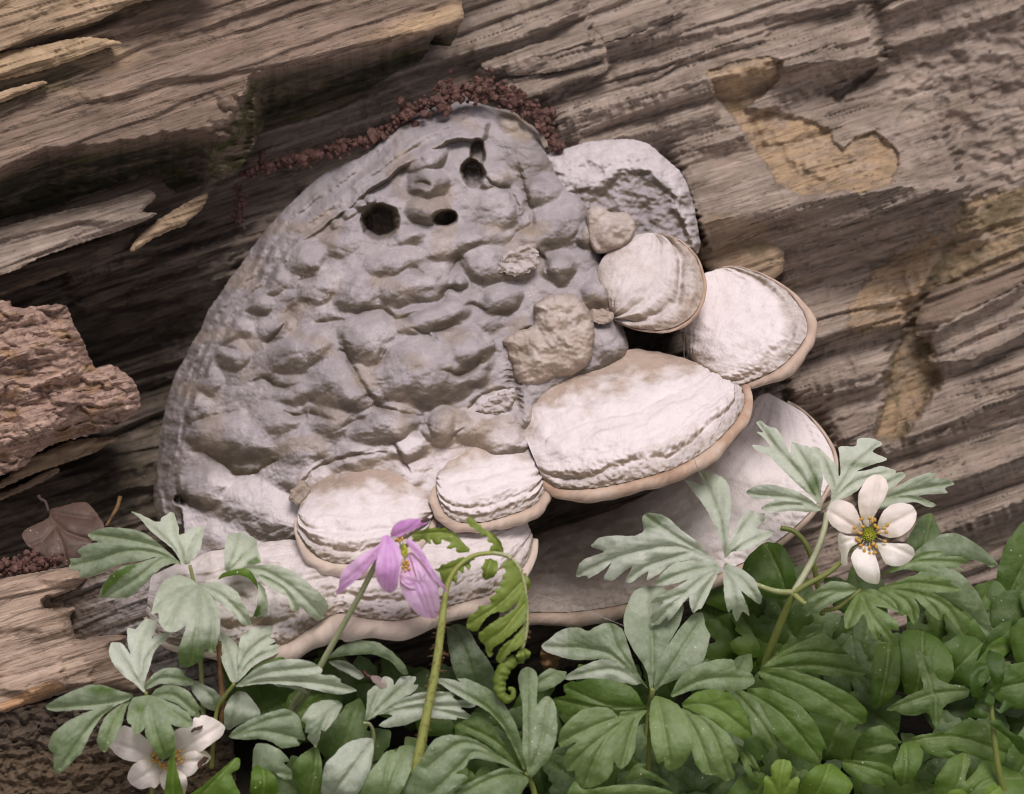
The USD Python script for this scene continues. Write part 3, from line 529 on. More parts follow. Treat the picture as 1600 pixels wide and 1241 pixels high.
    sp(t, 'layer', [(-100, 790), (0, 752), (30, 726), (80, 702), (110, 690), (150, 684), (183, 683), (176, 692), (166, 696), (150, 706), (100, 724), (60, 738), (0, 764), (-100, 810)], 118, .2, 120, 'brown_wood', .5, .1, 27, .5)
    sp(t, 'layer', [(-60, 790), (20, 764), (70, 738), (92, 732), (90, 740), (60, 756), (0, 782), (-60, 800)], 106, .2, 100, 'brown_wood', .3, .1, 28, .5)
    # pale wood, lower left
    hole1 = [(64, 938), (90, 930), (112, 925), (118, 948), (92, 953), (68, 950)]
    lp = [([(0, 1075), (50, 1082), (90, 1064), (108, 1070), (145, 1065)], 14, 14, 30), ([(-100, 1116), (0, 1112), (60, 1088), (106, 1072)], 22, 20, 26), ([(60, 995), (100, 985), (118, 990)], 10, 10, 16), ([(60, 905), (100, 906), (130, 895)], 14, 12, 22)]
    thp = math.radians(16)
    def dpale(px, py, sd):
        u, v = uv(px, py, thp)
        d = 300 + .10 * (200 - px) + .12 * (py - 980) + .42 * strata(u, v, 44, .7, .6) - .0009 * (py - 985) ** 2
        for k, (l, h, e, r) in enumerate(lp): d = d + ledge(px, py, l, h, e, r, thp, 80 + k)
        d = d - 46 * inpoly(px, py, hole1, 3.5, 3, 4)
        return d - 26 * np.exp(-sd / 7)
    t = thing('wood_piece', 'pale pinkish bare wood with a hollow in it, lower left under the leaves', 'wood piece', W(60, 1000, 0))
    relief(t, 'wood_body', [(-200, 950), (0, 905), (42, 897), (88, 889), (112, 886), (124, 893), (134, 902), (128, 912), (118, 920), (110, 926), (118, 950), (110, 962), (112, 974), (120, 998), (146, 995), (180, 992), (198, 994), (190, 1006), (176, 1010), (200, 1020), (240, 1052), (235, 1090), (180, 1078), (120, 1080), (74, 1092), (42, 1104), (12, 1114), (-200, 1150)], dpale, 2.2, 'pale_wood', gm(lambda px, py: .9 * inpoly(px, py, [(0, 1100), (60, 1070), (88, 1064), (104, 1074), (40, 1104), (0, 1112)], 3, 2, 2), 0.0), 60, thp, 1.4, 9, .05)
    def ddark(px, py, sd):
        u, v = uv(px, py)
        return 262 + .05 * (px - 170) + .6 * strata(u, v, 48, .8, .7) + 3 * fbm(px / 9, py / 9, 3, 8) - 14 * np.exp(-sd / 8)
    t = thing('wood_piece', 'dark grey wood dusted with powder between the pale wood and the fungus', 'wood piece', W(170, 950, 0))
    relief(t, 'wood_body', [(70, 930), (110, 900), (150, 890), (200, 900), (240, 900), (262, 960), (300, 1010), (360, 1040), (420, 1060), (380, 1100), (250, 1090), (170, 1050), (100, 1010)], ddark, 2.4, 'dark_wood', lambda px, py, sd, d: np.stack([.4 + 0 * px, .2 + 0 * px, np.clip(.25 + .9 * sst(130, 215, px + 20 * gn(px / 20, py / 14, 5)), 0, 1)], 1), 40, None, 1.8, 10, .05)
    def dbark(px, py, sd):
        f1, f2, _ = worley(px / 52 + .8 * fbm(px / 40, py / 40, 3, 3), py / 26 + .6 * fbm(px / 40, py / 40, 3, 13), 17)
        return 330 + .15 * (py - 1150) + 10 * np.clip(f2 - f1, 0, .3) / .3 + 13 * fbm(px / 40, py / 20, 5, 23, .6) - 16 * np.exp(-sd / 7)
    t = thing('wood_piece', 'dark cracked crumbly wood filling the bottom left corner', 'wood piece', W(120, 1180, 0))
    relief(t, 'wood_body', [(-200, 1145), (0, 1108), (60, 1096), (140, 1082), (230, 1085), (340, 1110), (365, 1160), (350, 1290), (200, 1340), (-200, 1340)], dbark, 2.6, 'dark_wood', gm(lambda px, py: .7 * sst(1130, 1210, py), .2), 120, None, 2.0, 12, .04)
slabs()

# ------------------------------------------------------------------ the bracket fungus
def base_d(px, py): return 60 + 0.45 * (py - 160) - 0.0014 * np.maximum(670 - px, 0) ** 2 + 34 * np.exp(-(((px - 600) / 190) ** 2 + ((py - 570) / 200) ** 2))
BODY = [(530, 258), (565, 245), (598, 214), (638, 185), (675, 167), (714, 159), (743, 160), (772, 168), (801, 174), (820, 189), (837, 201), (848, 227), (860, 254), (877, 284), (901, 304), (918, 326), (932, 352), (936, 382), (944, 418), (958, 440), (968, 480), (975, 515), (982, 545), (965, 572), (900, 600), (850, 640), (840, 700), (800, 760), (690, 830), (600, 850), (480, 866), (400, 890), (340, 900), (300, 890), (262, 845), (246, 812), (240, 778), (243, 746), (251, 678), (258, 640), (265, 612), (276, 581), (288, 562), (298, 539), (313, 516), (325, 486), (346, 457), (356, 440), (377, 413), (396, 384), (424, 350), (460, 312), (495, 280)]
DOMES = [(545, 334, 16, 11, 25, 20), (562, 322, 14, 10, 25, 22), (578, 312, 16, 11, 15, 22), (525, 352, 14, 10, 40, 16), (392, 470, 17, 15, 0, 16), (356, 522, 16, 14, 0, 14),  # cx, cy, rx, ry, angle (rising right), height
    (404, 473, 30, 22, 10, 17), (472, 548, 66, 36, 24, 26), (363, 556, 32, 26, 15, 18), (371, 519, 34, 20, 20, 16), (500, 446, 46, 30, 28, 18), (481, 403, 42, 28, 25, 18), (433, 513, 36, 24, 20, 16), (327, 597, 27, 30, 60, 16),
    (462, 612, 48, 26, 20, 18), (425, 440, 34, 24, 30, 16), (530, 380, 42, 24, 20, 16), (573, 531, 50, 52, 60, 26), (670, 578, 112, 66, 12, 36), (728, 548, 52, 36, 15, 40), (675, 496, 70, 30, 15, 28), (646, 448, 66, 34, 15, 26),
    (617, 409, 60, 26, 12, 20), (559, 457, 46, 36, 20, 22), (718, 442, 15, 13, 0, 20), (764, 412, 40, 46, 70, 24), (782, 468, 38, 28, 25, 26), (760, 505, 40, 26, 30, 14), (538, 606, 74, 46, -12, 30), (604, 664, 64, 40, 15, 26), (365, 682, 84, 44, -12, 30),
    (305, 640, 34, 32, 20, 18), (423, 662, 58, 36, 20, 20), (323, 762, 46, 36, 20, 26), (404, 800, 96, 46, -22, 20), (470, 700, 56, 34, 10, 18), (470, 740, 50, 40, -30, 14), (258, 758, 24, 54, 80, 14), (275, 830, 40, 30, 0, 10), (360, 850, 70, 34, -20, 14),
    (665, 245, 44, 28, 25, 36), (668, 288, 36, 34, 60, 34), (668, 326, 40, 28, -5, 30), (772, 280, 32, 36, 60, 22), (778, 328, 50, 42, 30, 22), (743, 372, 66, 24, 5, 20), (559, 322, 32, 14, 20, 16), (549, 360, 28, 32, 60, 14), (700, 385, 60, 24, 8, 18), (640, 372, 46, 20, 10, 15),
    (824, 240, 42, 52, 60, 14), (802, 190, 36, 20, -20, 18), (846, 300, 38, 26, 10, 18), (866, 352, 60, 38, 20, 22), (918, 368, 24, 24, 0, 22), (873, 420, 32, 28, 0, 24), (927, 461, 26, 25, 0, 24), (810, 412, 36, 34, 20, 18), (835, 375, 36, 26, 40, 18), (900, 480, 40, 26, 20, 12), (955, 540, 30, 40, 60, 14), (900, 320, 34, 30, 40, 14),
    (690, 668, 36, 34, 60, 30), (745, 668, 60, 30, -5, 24), (640, 700, 40, 24, 10, 22), (560, 712, 70, 26, 10, 16), (650, 755, 40, 44, 60, 10), (790, 690, 50, 34, -10, 24), (800, 655, 40, 30, 0, 16), (520, 660, 46, 34, 20, 18), (520, 560, 30, 40, 60, 12), (590, 600, 40, 30, 0, 10)]
CRACKS = [  # polyline, width, depth
    ([(534, 520), (545, 565), (566, 598), (583, 630), (600, 640), (640, 648), (668, 650)], 7, 20), ([(530, 505), (552, 494), (570, 486), (600, 486), (622, 498), (655, 488), (690, 466)], 6, 15), ([(638, 510), (655, 515), (668, 522), (678, 530), (684, 520), (724, 511)], 4.5, 11),
    ([(690, 578), (715, 585), (738, 578), (758, 552)], 7, 17), ([(582, 575), (598, 560), (610, 545)], 4, 8), ([(640, 424), (650, 421), (662, 426)], 7, 14), ([(536, 668), (570, 655), (590, 640)], 6, 14), ([(300, 704), (322, 712), (345, 728), (368, 742), (400, 738), (432, 716)], 9, 22),
    ([(306, 658), (330, 652), (352, 645), (372, 642)], 6, 16), ([(415, 545), (426, 528), (438, 515), (448, 500)], 6, 16), ([(395, 595), (412, 592), (425, 603), (445, 606), (470, 598)], 8, 18), ([(490, 508), (515, 505), (540, 500)], 6, 12), ([(438, 494), (462, 482), (480, 470)], 8, 14), ([(466, 440), (490, 432), (506, 424)], 8, 14),
    ([(440, 644), (462, 648), (480, 644)], 7, 15), ([(482, 644), (504, 652), (520, 656)], 7, 15), ([(350, 540), (365, 546), (374, 552)], 5, 10), ([(804, 540), (806, 600), (812, 660), (828, 690)], 9, 18), ([(730, 645), (752, 620), (775, 612), (800, 604)], 5, 13), ([(690, 470), (700, 452), (716, 456)], 5, 12), ([(702, 430), (716, 412), (726, 402)], 9, 14), ([(728, 478), (744, 478), (760, 484)], 5, 14),
    ([(744, 250), (768, 290), (800, 300), (815, 348)], 4, 12), ([(808, 250), (820, 300), (832, 345), (815, 362), (795, 385)], 4.5, 12), ([(640, 292), (655, 284), (672, 290)], 8, 16), ([(838, 386), (850, 410), (856, 430)], 6, 13), ([(690, 700), (700, 690), (722, 672), (730, 666)], 4, 10), ([(460, 775), (476, 750), (500, 730), (540, 716), (604, 708)], 5, 12), ([(610, 690), (625, 712), (640, 740)], 5, 12), ([(672, 640), (668, 665), (680, 690)], 5, 12), ([(790, 545), (812, 520), (830, 510)], 5, 16), ([(270, 770), (278, 778), (296, 790)], 9, 26), ([(272, 700), (276, 740), (280, 770)], 5, 14)]
HOLES = [(594, 347, 29, 28, 95), (695, 341, 20, 13, 70), (739, 270, 18, 23, 75), (746, 240, 12, 24, 30), (283, 782, 12, 9, 30)]
RIDGE = [(284, 800), (280, 755), (282, 700), (294, 650), (310, 605), (333, 572), (345, 538), (356, 515), (380, 494), (392, 470), (415, 456), (438, 432), (444, 405), (470, 380), (500, 362), (530, 335), (565, 310), (602, 286), (640, 252), (694, 226), (738, 212), (756, 222)]
def dist_poly(px, py, pts):
    P = resample(pts, step=2.0); return cKDTree(P[:, :2]).query(np.stack([px, py], 1))[0]
def body_fields(px, py, sd):
    wx = px + 5 * fbm(px / 44, py / 44, 2, 11); wy = py + 5 * fbm(px / 44 + 9, py / 44, 2, 12)
    hgt = np.full(len(px), -3.0)
    for cx, cy, rx, ry, an, h in DOMES:
        c, s = math.cos(math.radians(an)), math.sin(math.radians(an))
        dx, dy = wx - cx, wy - cy
        a, b = (dx * c - dy * s) / rx, (dx * s + dy * c) / ry
        r2 = a * a + np.where(b < 0, (b * .92) ** 2, (b * 1.0) ** 2)
        prof = 1.5 * h * np.clip(1 - r2, 0, 1) ** np.where(b > 0, .88, 1.0)
        k = 9.0; dm = prof - hgt
        hgt = np.where(dm > k, prof, np.where(dm < -k, hgt, hgt + (dm + k) ** 2 / (4 * k)))
    # smaller pillowy lumps everywhere
    cu, cv = uv(wx, wy, math.radians(24))
    f1, f2, _ = worley(cu / 44, cv / 25, 5)
    hgt = hgt + 2.6 * np.clip(1 - (f1 / .85) ** 2, 0, 1) + 1.8 * np.clip(1 - (worley(cu / 19, cv / 13, 15)[0] / .85) ** 2, 0, 1) + 1.2 * fbm(px / 30, py / 26, 2, 44) + 8 * np.minimum(np.abs(gn(cu / 90 + .3 * gn(px / 60, py / 60, 61), cv / 66, 62)), .5) + 3.5 * np.minimum(np.abs(gn(cu / 44 + 7, cv / 34, 63)), .5) - 4
    cr = np.zeros(len(px))
    for pl, w, dp in CRACKS:
        x0, y0, x1, y1 = min(p[0] for p in pl) - 40, min(p[1] for p in pl) - 40, max(p[0] for p in pl) + 40, max(p[1] for p in pl) + 40
        n = (px > x0) & (px < x1) & (py > y0) & (py < y1)
        if n.any():
            Q = resample(pl, step=2.0); dd, qi = cKDTree(Q).query(np.stack([wx[n] * .7 + px[n] * .3 + 1.5 * gn(px[n] / 7, py[n] / 7, 5), wy[n] * .7 + py[n] * .3], 1))
            ends = np.sin(np.pi * np.clip((qi + .5) / len(Q), 0, 1)) ** .6
            above = Q[qi, 1] > py[n]
            cr[n] = np.maximum(cr[n], dp * ends * (.8 + .35 * gn(px[n] / 14, py[n] / 14, 9)) * np.exp(-(dd / (w * np.where(above, .75, 1.25) * (.35 + .65 * ends))) ** 1.4))
    ho = np.zeros(len(px))
    for cx, cy, rx, ry, dp in HOLES:
        r = np.hypot((px - cx) / rx, (py - cy) / ry) + .10 * fbm(px / 14, py / 14, 2, 8)
        ho = np.maximum(ho, dp * sst(1.10, .62, r) * (1 + .08 * fbm(px / 12, py / 12, 2, 3)))
    return hgt, cr, ho
from scipy.ndimage import gaussian_filter1d
RIDP = gaussian_filter1d(resample(RIDGE, step=3), 9, axis=0, mode='nearest')
def ridge_coord(px, py):
    """signed distance to the inner edge of the smooth outer band: positive on the band (outside)"""
    dd, i = cKDTree(RIDP[:, :2]).query(np.stack([px, py], 1))
    t = RIDP[np.minimum(i + 1, len(RIDP) - 1)] - RIDP[np.maximum(i - 1, 0)]
    o = np.stack([px, py], 1) - RIDP[i]
    return np.where(t[:, 0] * o[:, 1] - t[:, 1] * o[:, 0] < 0, dd, -dd), i / len(RIDP)
def body_depth(px, py, sd):
    hgt, cr, ho = body_fields(px, py, sd)
    rc, s = ridge_coord(px, py)
    rc = rc + 4 * fbm(s * 18, rc / 60, 3, 4)
    band = sst(-3, 5, rc) * sst(768, 756, px + .25 * (py - 200))
    left = sst(700, 560, px + .0 * py)
    d = base_d(px, py)
    # on the outer band: smooth, with long ribs parallel to its edge, falling away to the rim
    ribs = 4.6 * np.cos(rc / 2.9 * (1.15 - .4 * sst(.2, .7, s)) + 2.2 * fbm(s * 5, rc / 70, 2, 6)) * (.55 + .7 * sst(-.4, .4, gn(s * 9, rc / 20, 16))) * (.25 + .75 * sst(.15, .4, s)) + 5 * gn(rc / 24, s * 6, 5) + 2.5 * gn(rc / 6, s * 14, 15) + 2.2 * fbm(px / 26, py / 26, 3, 19) + 2 * fbm(px / 12, py / 12, 3, 9)
    slope = -0.6 * np.maximum(rc, 0) - 0.006 * np.maximum(rc, 0) ** 2
    d_band = d + 10 + 16 * sst(.55, .9, s) * np.exp(-np.maximum(rc, 0) / 18) + slope + ribs
    d_in = d + hgt - cr - 26 * np.exp(-np.maximum(-rc, 0) / 16) * sst(0.56, .70, s) + .4 * fbm(px / 10, py / 7, 2, 77) + .5 * gn(px / 4.3, py / 4.3, 78)
    out = d_in * (1 - band) + d_band * band - ho
    right = sst(700, 820, px)
    out = out - (1 - band) * 22 * np.exp(-sd / 12) * right - 8 * np.exp(-sd / 5)
    return out - 26 * np.exp(-np.maximum(sd, 0) / 10) * sst(250, 190, py) * sst(740, 800, px)
def body_mask(px, py, sd, d):
    hgt, cr, ho = body_fields(px, py, sd)
    rc, s = ridge_coord(px, py)
    low = sst(660, 800, py + .18 * (px - 500) + 40 * gn(px / 60, py / 60, 4))
    tan = .9 * sst(.15, .5, gn(px / 60, py / 42, 21)) * .6 + .9 * inpoly(px, py, [(470, 745), (560, 715), (660, 700), (690, 640), (800, 640), (820, 690), (700, 740), (650, 800), (480, 800)], 18, 8, 3) + .7 * inpoly(px, py, [(770, 170), (830, 180), (845, 220), (790, 210)], 6, 4, 3) + .45 * inpoly(px, py, [(785, 372), (840, 350), (850, 430), (790, 440)], 8, 6, 3)
    white = .08 + .85 * low + .16 * sst(.1, .5, gn(px / 80, py / 60, 31)) + .5 * inpoly(px, py, [(600, 690), (660, 682), (672, 700), (650, 722), (625, 712)], 5, 4, 2) + .5 * inpoly(px, py, [(720, 640), (800, 600), (806, 640), (740, 660)], 6, 5, 2) + .6 * inpoly(px, py, [(780, 186), (830, 196), (842, 214), (790, 214)], 5, 4, 2)
    dirt = np.clip(cr / 16, 0, 1) * .9 + np.clip(ho / 20, 0, 1) + .9 * sst(7, -1, hgt) * sst(4, -6, rc) + .5 * inpoly(px, py, [(300, 700), (430, 715), (430, 745), (360, 760), (290, 730)], 14, 8, 6) + .4 * inpoly(px, py, [(640, 270), (700, 280), (705, 340), (650, 345)], 10, 6, 6) + .45 * inpoly(px, py, [(800, 215), (848, 222), (856, 262), (815, 300)], 6, 5, 6) + .3 * sst(.25, .6, gn(px / 40, py / 30, 41))  # olive dirt in cracks, low spots and holes, deepened to paint in their shade
    return np.clip(np.stack([tan, white * (1 - .7 * sst(0, 10, rc)), dirt], 1), 0, 1)

def loft(parent, name, T, M, mat, msk, NT=90, step=2.2, dome=.75, ridges=(), rough=1.0, seed=1, rim=None, over=0.0, k0=0.0):
    """a shelf from its attachment curve T to its margin M (px, py, depth), with growth ridges; optional rounded pale margin"""
    if over: T = [(x, y, base_d(np.float64(x), np.float64(y)) + over if x < 960 else d) for x, y, d in T]
    Mr = resample(M, step=step); n = len(Mr); Tr = resample(T, n=n)
    s = np.linspace(0, 1, n)
    t = np.linspace(0, 1, NT)[:, None]
    a = t * np.pi / 2
    f = (1 - dome) * t + dome * (1 - np.cos(a)); g = (1 - dome) * t + dome * np.sin(a)
    if dome < 0:      # flows out of what carries it, then rounds over at the margin
        f = t; g = .30 * t + .70 * sst(-.12, .88, t) * 1.0; g = (g - g[0]) / (g[-1] - g[0])
    P = np.zeros((NT, n, 3))
    P[..., :2] = Tr[None, :, :2] + (Mr - Tr)[None, :, :2] * f[..., None]
    P[..., 2] = Tr[None, :, 2] + (Mr - Tr)[None, :, 2] * g
    du, dv = np.gradient(P, axis=1), np.gradient(P, axis=0)
    N = np.cross(du, dv); N /= np.maximum(np.linalg.norm(N, axis=2, keepdims=True), 1e-6); N *= np.sign(N[..., 2:3] + 1e-9) if np.mean(N[..., 2]) == 0 else np.sign(np.mean(N[..., 2]))
    px, py = P[..., 0], P[..., 1]
    tw = t + .035 * fbm(px / 60, py / 60, 3, seed) + .012 * gn(px / 14, py / 14, seed + 2)
    h = np.zeros(P.shape[:2]); groove = np.zeros(P.shape[:2])
    for pos, wd, amp in ridges:
        q = np.exp(-((tw - pos) / wd) ** 2); h += amp * q
        if amp < 0: groove = np.maximum(groove, q * min(1, -amp / 5))
    crust = sst(.55, .95, t)
    h = .72 * h * (.65 + .6 * sst(-.4, .4, gn(px / 46, py / 46, seed + 41))) + rough * (2.2 * fbm(px / 36, py / 26, 2, seed + 5) + .7 * gn(tw * 30, px / 110, seed + 8) + (0.3 + 2.2 * crust ** 2) * fbm(px / 8, py / 5.5, 3, seed + 11))
    h *= sst(0, .13, np.minimum(s, 1 - s))[None, :] * .85 + .15
    P = P + N * h[..., None]
    V = W(P[..., 0], P[..., 1], P[..., 2]).reshape(-1, 3)
    i, j = np.meshgrid(np.arange(NT - 1), np.arange(n - 1), indexing='ij'); q = i * n + j
    F = np.vstack([np.stack([q, q + 1, q + n], -1).reshape(-1, 3), np.stack([q + 1, q + n + 1, q + n], -1).reshape(-1, 3)])
    A = V[F[:, 0]]; nn = np.cross(V[F[:, 1]] - A, V[F[:, 2]] - A).sum(0)
    if nn @ FWD > 0: F = F[:, ::-1]
    mk = msk(np.broadcast_to(t, P.shape[:2]).ravel(), np.broadcast_to(s[None], P.shape[:2]).ravel(), px.ravel(), py.ravel())
    mk[:, 2] = np.clip(mk[:, 2] + .7 * (sst(.72, .97, np.broadcast_to(t, px.shape)) * sst(.12, .45, fbm(px / 7, py / 4.5, 3, seed + 51))).ravel(), 0, 1); bnd = sst(.05, .5, gn(tw * 13, px / 170 + 3, seed + 21)).ravel(); mk[:, 2] = np.clip(mk[:, 2] + .35 * groove.ravel() * sst(-.5, .1, gn(px / 30, py / 30, seed)).ravel(), 0, 1); bnd = bnd * sst(-.2, .3, gn(px / 50, py / 50, seed + 31)).ravel() * (.35 + .65 * sst(.5, .9, np.broadcast_to(t, px.shape)).ravel()); mk[:, 1] = mk[:, 1] * (1 - .30 * bnd); mk[:, 0] = np.clip(mk[:, 0] + .30 * bnd, 0, 1)
    top = put(parent, name, V, F, mat, np.clip(mk, 0, 1))
    if rim:
        w0, under, pale = rim
        E = P[-1]
        tx = np.gradient(E[:, :2], axis=0); tx /= np.maximum(np.linalg.norm(tx, axis=1, keepdims=True), 1e-6)
        from scipy.ndimage import gaussian_filter1d
        nr = np.stack([-tx[:, 1], tx[:, 0]], 1)
        if np.mean(np.sum(nr * (Mr - Tr)[:, :2], 1)) < 0: nr = -nr
        nr = gaussian_filter1d(nr, 6, axis=0, mode='nearest'); nr /= np.linalg.norm(nr, axis=1, keepdims=True)
        w = np.interp(s, np.linspace(0, 1, len(w0)), w0) * .88 * (1 + .22 * fbm(s * 9, s * 0, 2, seed))
        Es = E.copy(); Es[:, 2] = gaussian_filter1d(E[:, 2], 4, mode='nearest'); Es[:, :2] = gaussian_filter1d(E[:, :2], 3, axis=0, mode='nearest')
        rows = []
        for ph in np.linspace(-.25, 1.0, 14):
            an = ph * np.pi
            off, dd = w * (.5 - .5 * np.cos(an)) if ph > 0 else -w * .18 * (-ph / .25), w * .62 * np.sin(max(an, 0)) - (w * .45 * (-ph / .25) if ph < 0 else 0)
            rows.append(np.stack([Es[:, 0] + nr[:, 0] * off, Es[:, 1] + nr[:, 1] * off, Es[:, 2] + .8 * dd - 5.5 + 1.4 * fbm(Es[:, 0] / 16 + ph * 2, Es[:, 1] / 16, 3, seed)], 1))
        last = rows[-1]
        for q in (.15, .4, .7, 1.0):       # the underside runs back to the log
            r = last.copy(); r[:, :2] = last[:, :2] + (Tr[:, :2] - Mr[:, :2]) * (.02 + q * .12); r[:, 2] = last[:, 2] + (under - last[:, 2]) * q
            rows.append(r)
        R = np.stack(rows); k = len(rows)
        V = W(R[..., 0], R[..., 1], R[..., 2]).reshape(-1, 3)
        i, j = np.meshgrid(np.arange(k - 1), np.arange(n - 1), indexing='ij'); q = i * n + j
        F = np.vstack([np.stack([q, q + 1, q + n], -1).reshape(-1, 3), np.stack([q + 1, q + n + 1, q + n], -1).reshape(-1, 3)])
        A = V[F[:n * 12, 0]]; nn = np.cross(V[F[:n * 12, 1]] - A, V[F[:n * 12, 2]] - A).sum(0)
        if nn @ FWD > 0: F = F[:, ::-1]
        pl = np.broadcast_to(np.r_[np.linspace(0, 1, 14), np.ones(4)][:, None], (k, n)).ravel() * pale[1] + pale[0]
        put(top, 'pore_rim', V, F, 'rim_look', np.stack([np.clip(pl, 0, 1), 0 * pl, 0 * pl], 1))
    return top

def fungus():
    t = thing('bracket_fungus', 'large lumpy grey bracket fungus with white shelves and tan rims growing on the log', 'fungus', W(600, 500, 0))
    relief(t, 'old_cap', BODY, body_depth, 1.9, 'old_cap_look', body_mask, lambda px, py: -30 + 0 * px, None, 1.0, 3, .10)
    # grey upper lobe on the right
    LED = np.array([(870, 305), (908, 297), (939, 290), (960, 276), (984, 268), (1009, 268), (1022, 277), (1048, 299), (1057, 326), (1075, 364), (1090, 400)], float)
    LP = resample(LED, step=3)
    def led(px, py):
        dd, i = cKDTree(LP).query(np.stack([px, py], 1)); tt = LP[np.minimum(i + 1, len(LP) - 1)] - LP[np.maximum(i - 1, 0)]; o = np.stack([px, py], 1) - LP[i]
        return np.where(tt[:, 0] * o[:, 1] - tt[:, 1] * o[:, 0] < 0, dd, -dd)
    def dl(px, py, sd):
        s = led(px, py) + 3 * fbm(px / 16, py / 16, 3, 3)
        top = sst(-9, 6, s)
        d = 96 + .26 * (py - 240) + top * (13 - .42 * np.maximum(s, 0)) + (1 - top) * (1 + 7 * fbm(px / 30, py / 26, 3, 7) - .10 * np.maximum(-s, 0)) + 1.2 * fbm(px / 10, py / 10, 3, 9) + 6 * fbm(px / 30, py / 24, 3, 19) * top
        return d - 30 * np.exp(-sd / 14)
    relief(t, 'upper_lobe', [(850, 250), (858, 241), (883, 233), (904, 226), (926, 221), (964, 218), (988, 218), (1013, 225), (1032, 241), (1051, 257), (1062, 268), (1071, 282), (1078, 302), (1084, 320), (1088, 343), (1092, 366), (1092, 392), (1060, 430), (1000, 440), (940, 420), (880, 340)], dl, 2.0, 'old_cap_look',
           lambda px, py, sd, d: np.stack([0 * px, np.clip(.55 * sst(-8, 10, led(px, py) + 8 * gn(px / 20, py / 20, 3)) + .04, 0, 1), .22 * sst(.2, .6, gn(px / 14, py / 12, 14))], 1), -40, None, 1.0, 5, .08)
    # small swirled bump
    def ds(px, py, sd): return 168 + 17 * np.sqrt(np.clip(1 - (np.maximum(30 - sd, 0) / 30) ** 2, 0, 1)) + 3.5 * np.sin(np.hypot(px - 962, (py - 360) * 1.1) / 4.2 + np.arctan2(py - 360, px - 962)) * .5 + 1.2 * fbm(px / 9, py / 9, 3, 3) + .3 * (py - 350)
    relief(t, 'small_lobe', [(918, 330), (935, 322), (955, 332), (978, 332), (992, 346), (992, 364), (978, 382), (955, 392), (934, 396), (922, 380), (918, 352)], ds, 1.8, 'shelf_look', lambda px, py, sd, d: np.stack([.5 + 0 * px, .12 + 0 * px, .25 * sst(6, 0, sd)], 1), 60, None, .6, 6, .1)
    std = lambda tan, white, tl=.25, dirt=.0, edge=.0: (lambda tt, s, px, py: np.stack([np.clip(tan * sst(tl + .26, tl - .08, tt + .12 * fbm(px / 40, py / 30, 3, 6)) + edge * sst(.8, 1, tt) + .25 * sst(.2, .5, gn(px / 50, py / 40, 9)), 0, 1), white * (1 - .75 * sst(.82, .97, tt + .05 * gn(px / 26, py / 26, 7))) * (1 - .97 * sst(tl + .22, tl - .12, tt + .12 * fbm(px / 40, py / 30, 3, 6)) * tan), dirt + .45 * sst(.78, .98, tt + .10 * gn(px / 22, py / 22, 7)) * sst(-.3, .3, gn(px / 16, py / 12, 3)) + 0 * tt], 1))
    # behind plate
    loft(t, 'shelf', [(790, 860, 60), (850, 830, 80), (950, 800, 90), (1050, 750, 100), (1120, 690, 100), (1180, 625, 82), (1200, 614, 74)],
         [(780, 965, 232), (830, 957, 235), (905, 955, 236), (1000, 938, 236), (1110, 902, 226), (1200, 856, 212), (1265, 800, 196), (1300, 745, 168), (1302, 715, 146), (1286, 680, 120), (1256, 646, 100), (1226, 628, 86)],
         'shelf_look', lambda tt, s, px, py: np.stack([.45 * sst(.62, .35, s), .78 * sst(.36, .58, s) + .22, np.clip(.5 * sst(.62, .3, s) * sst(-.4, .3, fbm(px / 50, py / 12, 3, 3)) + .12 + .3 * sst(.1, .5, fbm(px / 60, py / 40, 3, 8)), 0, 1)], 1), 70, 3.0, .6, [(.25, .05, 2), (.42, .03, -2), (.6, .04, 2), (.72, .025, -2), (.86, .03, -2.5)], .8, 3, ([24, 26, 24, 14, 8, 5], -60, (.25, .3)))
    # white round conk, right
    loft(t, 'shelf', [(1078, 566, 178), (1066, 530, 168), (1064, 495, 158), (1078, 458, 146), (1098, 430, 132), (1112, 424, 124)],
         [(1128, 594, 226), (1152, 602, 250), (1192, 588, 262), (1220, 572, 262), (1247, 545, 254), (1261, 518, 238), (1257, 494, 212), (1239, 466, 180), (1208, 440, 150), (1171, 423, 134), (1144, 417, 126), (1120, 420, 120)],
         'shelf_look', std(.15, .84, .1, .0), 80, 2.2, .55, [(.5, .05, 2.5), (.8, .05, 4), (.9, .025, -5), (.96, .03, 3)], .9, 13, ([4, 12, 20, 24, 20, 14, 7, 4, 3, 2], -80, (.15, .35)))
    # cream conk
    loft(t, 'shelf', [(952, 488, 196), (936, 452, 192), (932, 425, 186), (948, 396, 176), (980, 372, 166), (1010, 364, 160)],
         [(962, 502, 226), (985, 510, 244), (1005, 514, 252), (1035, 515, 254), (1064, 506, 250), (1087, 486, 240), (1098, 456, 226), (1096, 430, 208), (1085, 402, 190), (1060, 377, 172), (1032, 365, 162)],
         'shelf_look', std(.4, .46, .2, .0, .8), 80, 2.0, .7, [(.3, .03, 2), (.42, .02, -2), (.56, .03, 3), (.64, .025, -4), (.73, .05, 7), (.83, .03, -11), (.93, .05, 7)], .7, 23, ([2, 5, 8, 8, 6, 4, 2], -40, (.0, .2)))
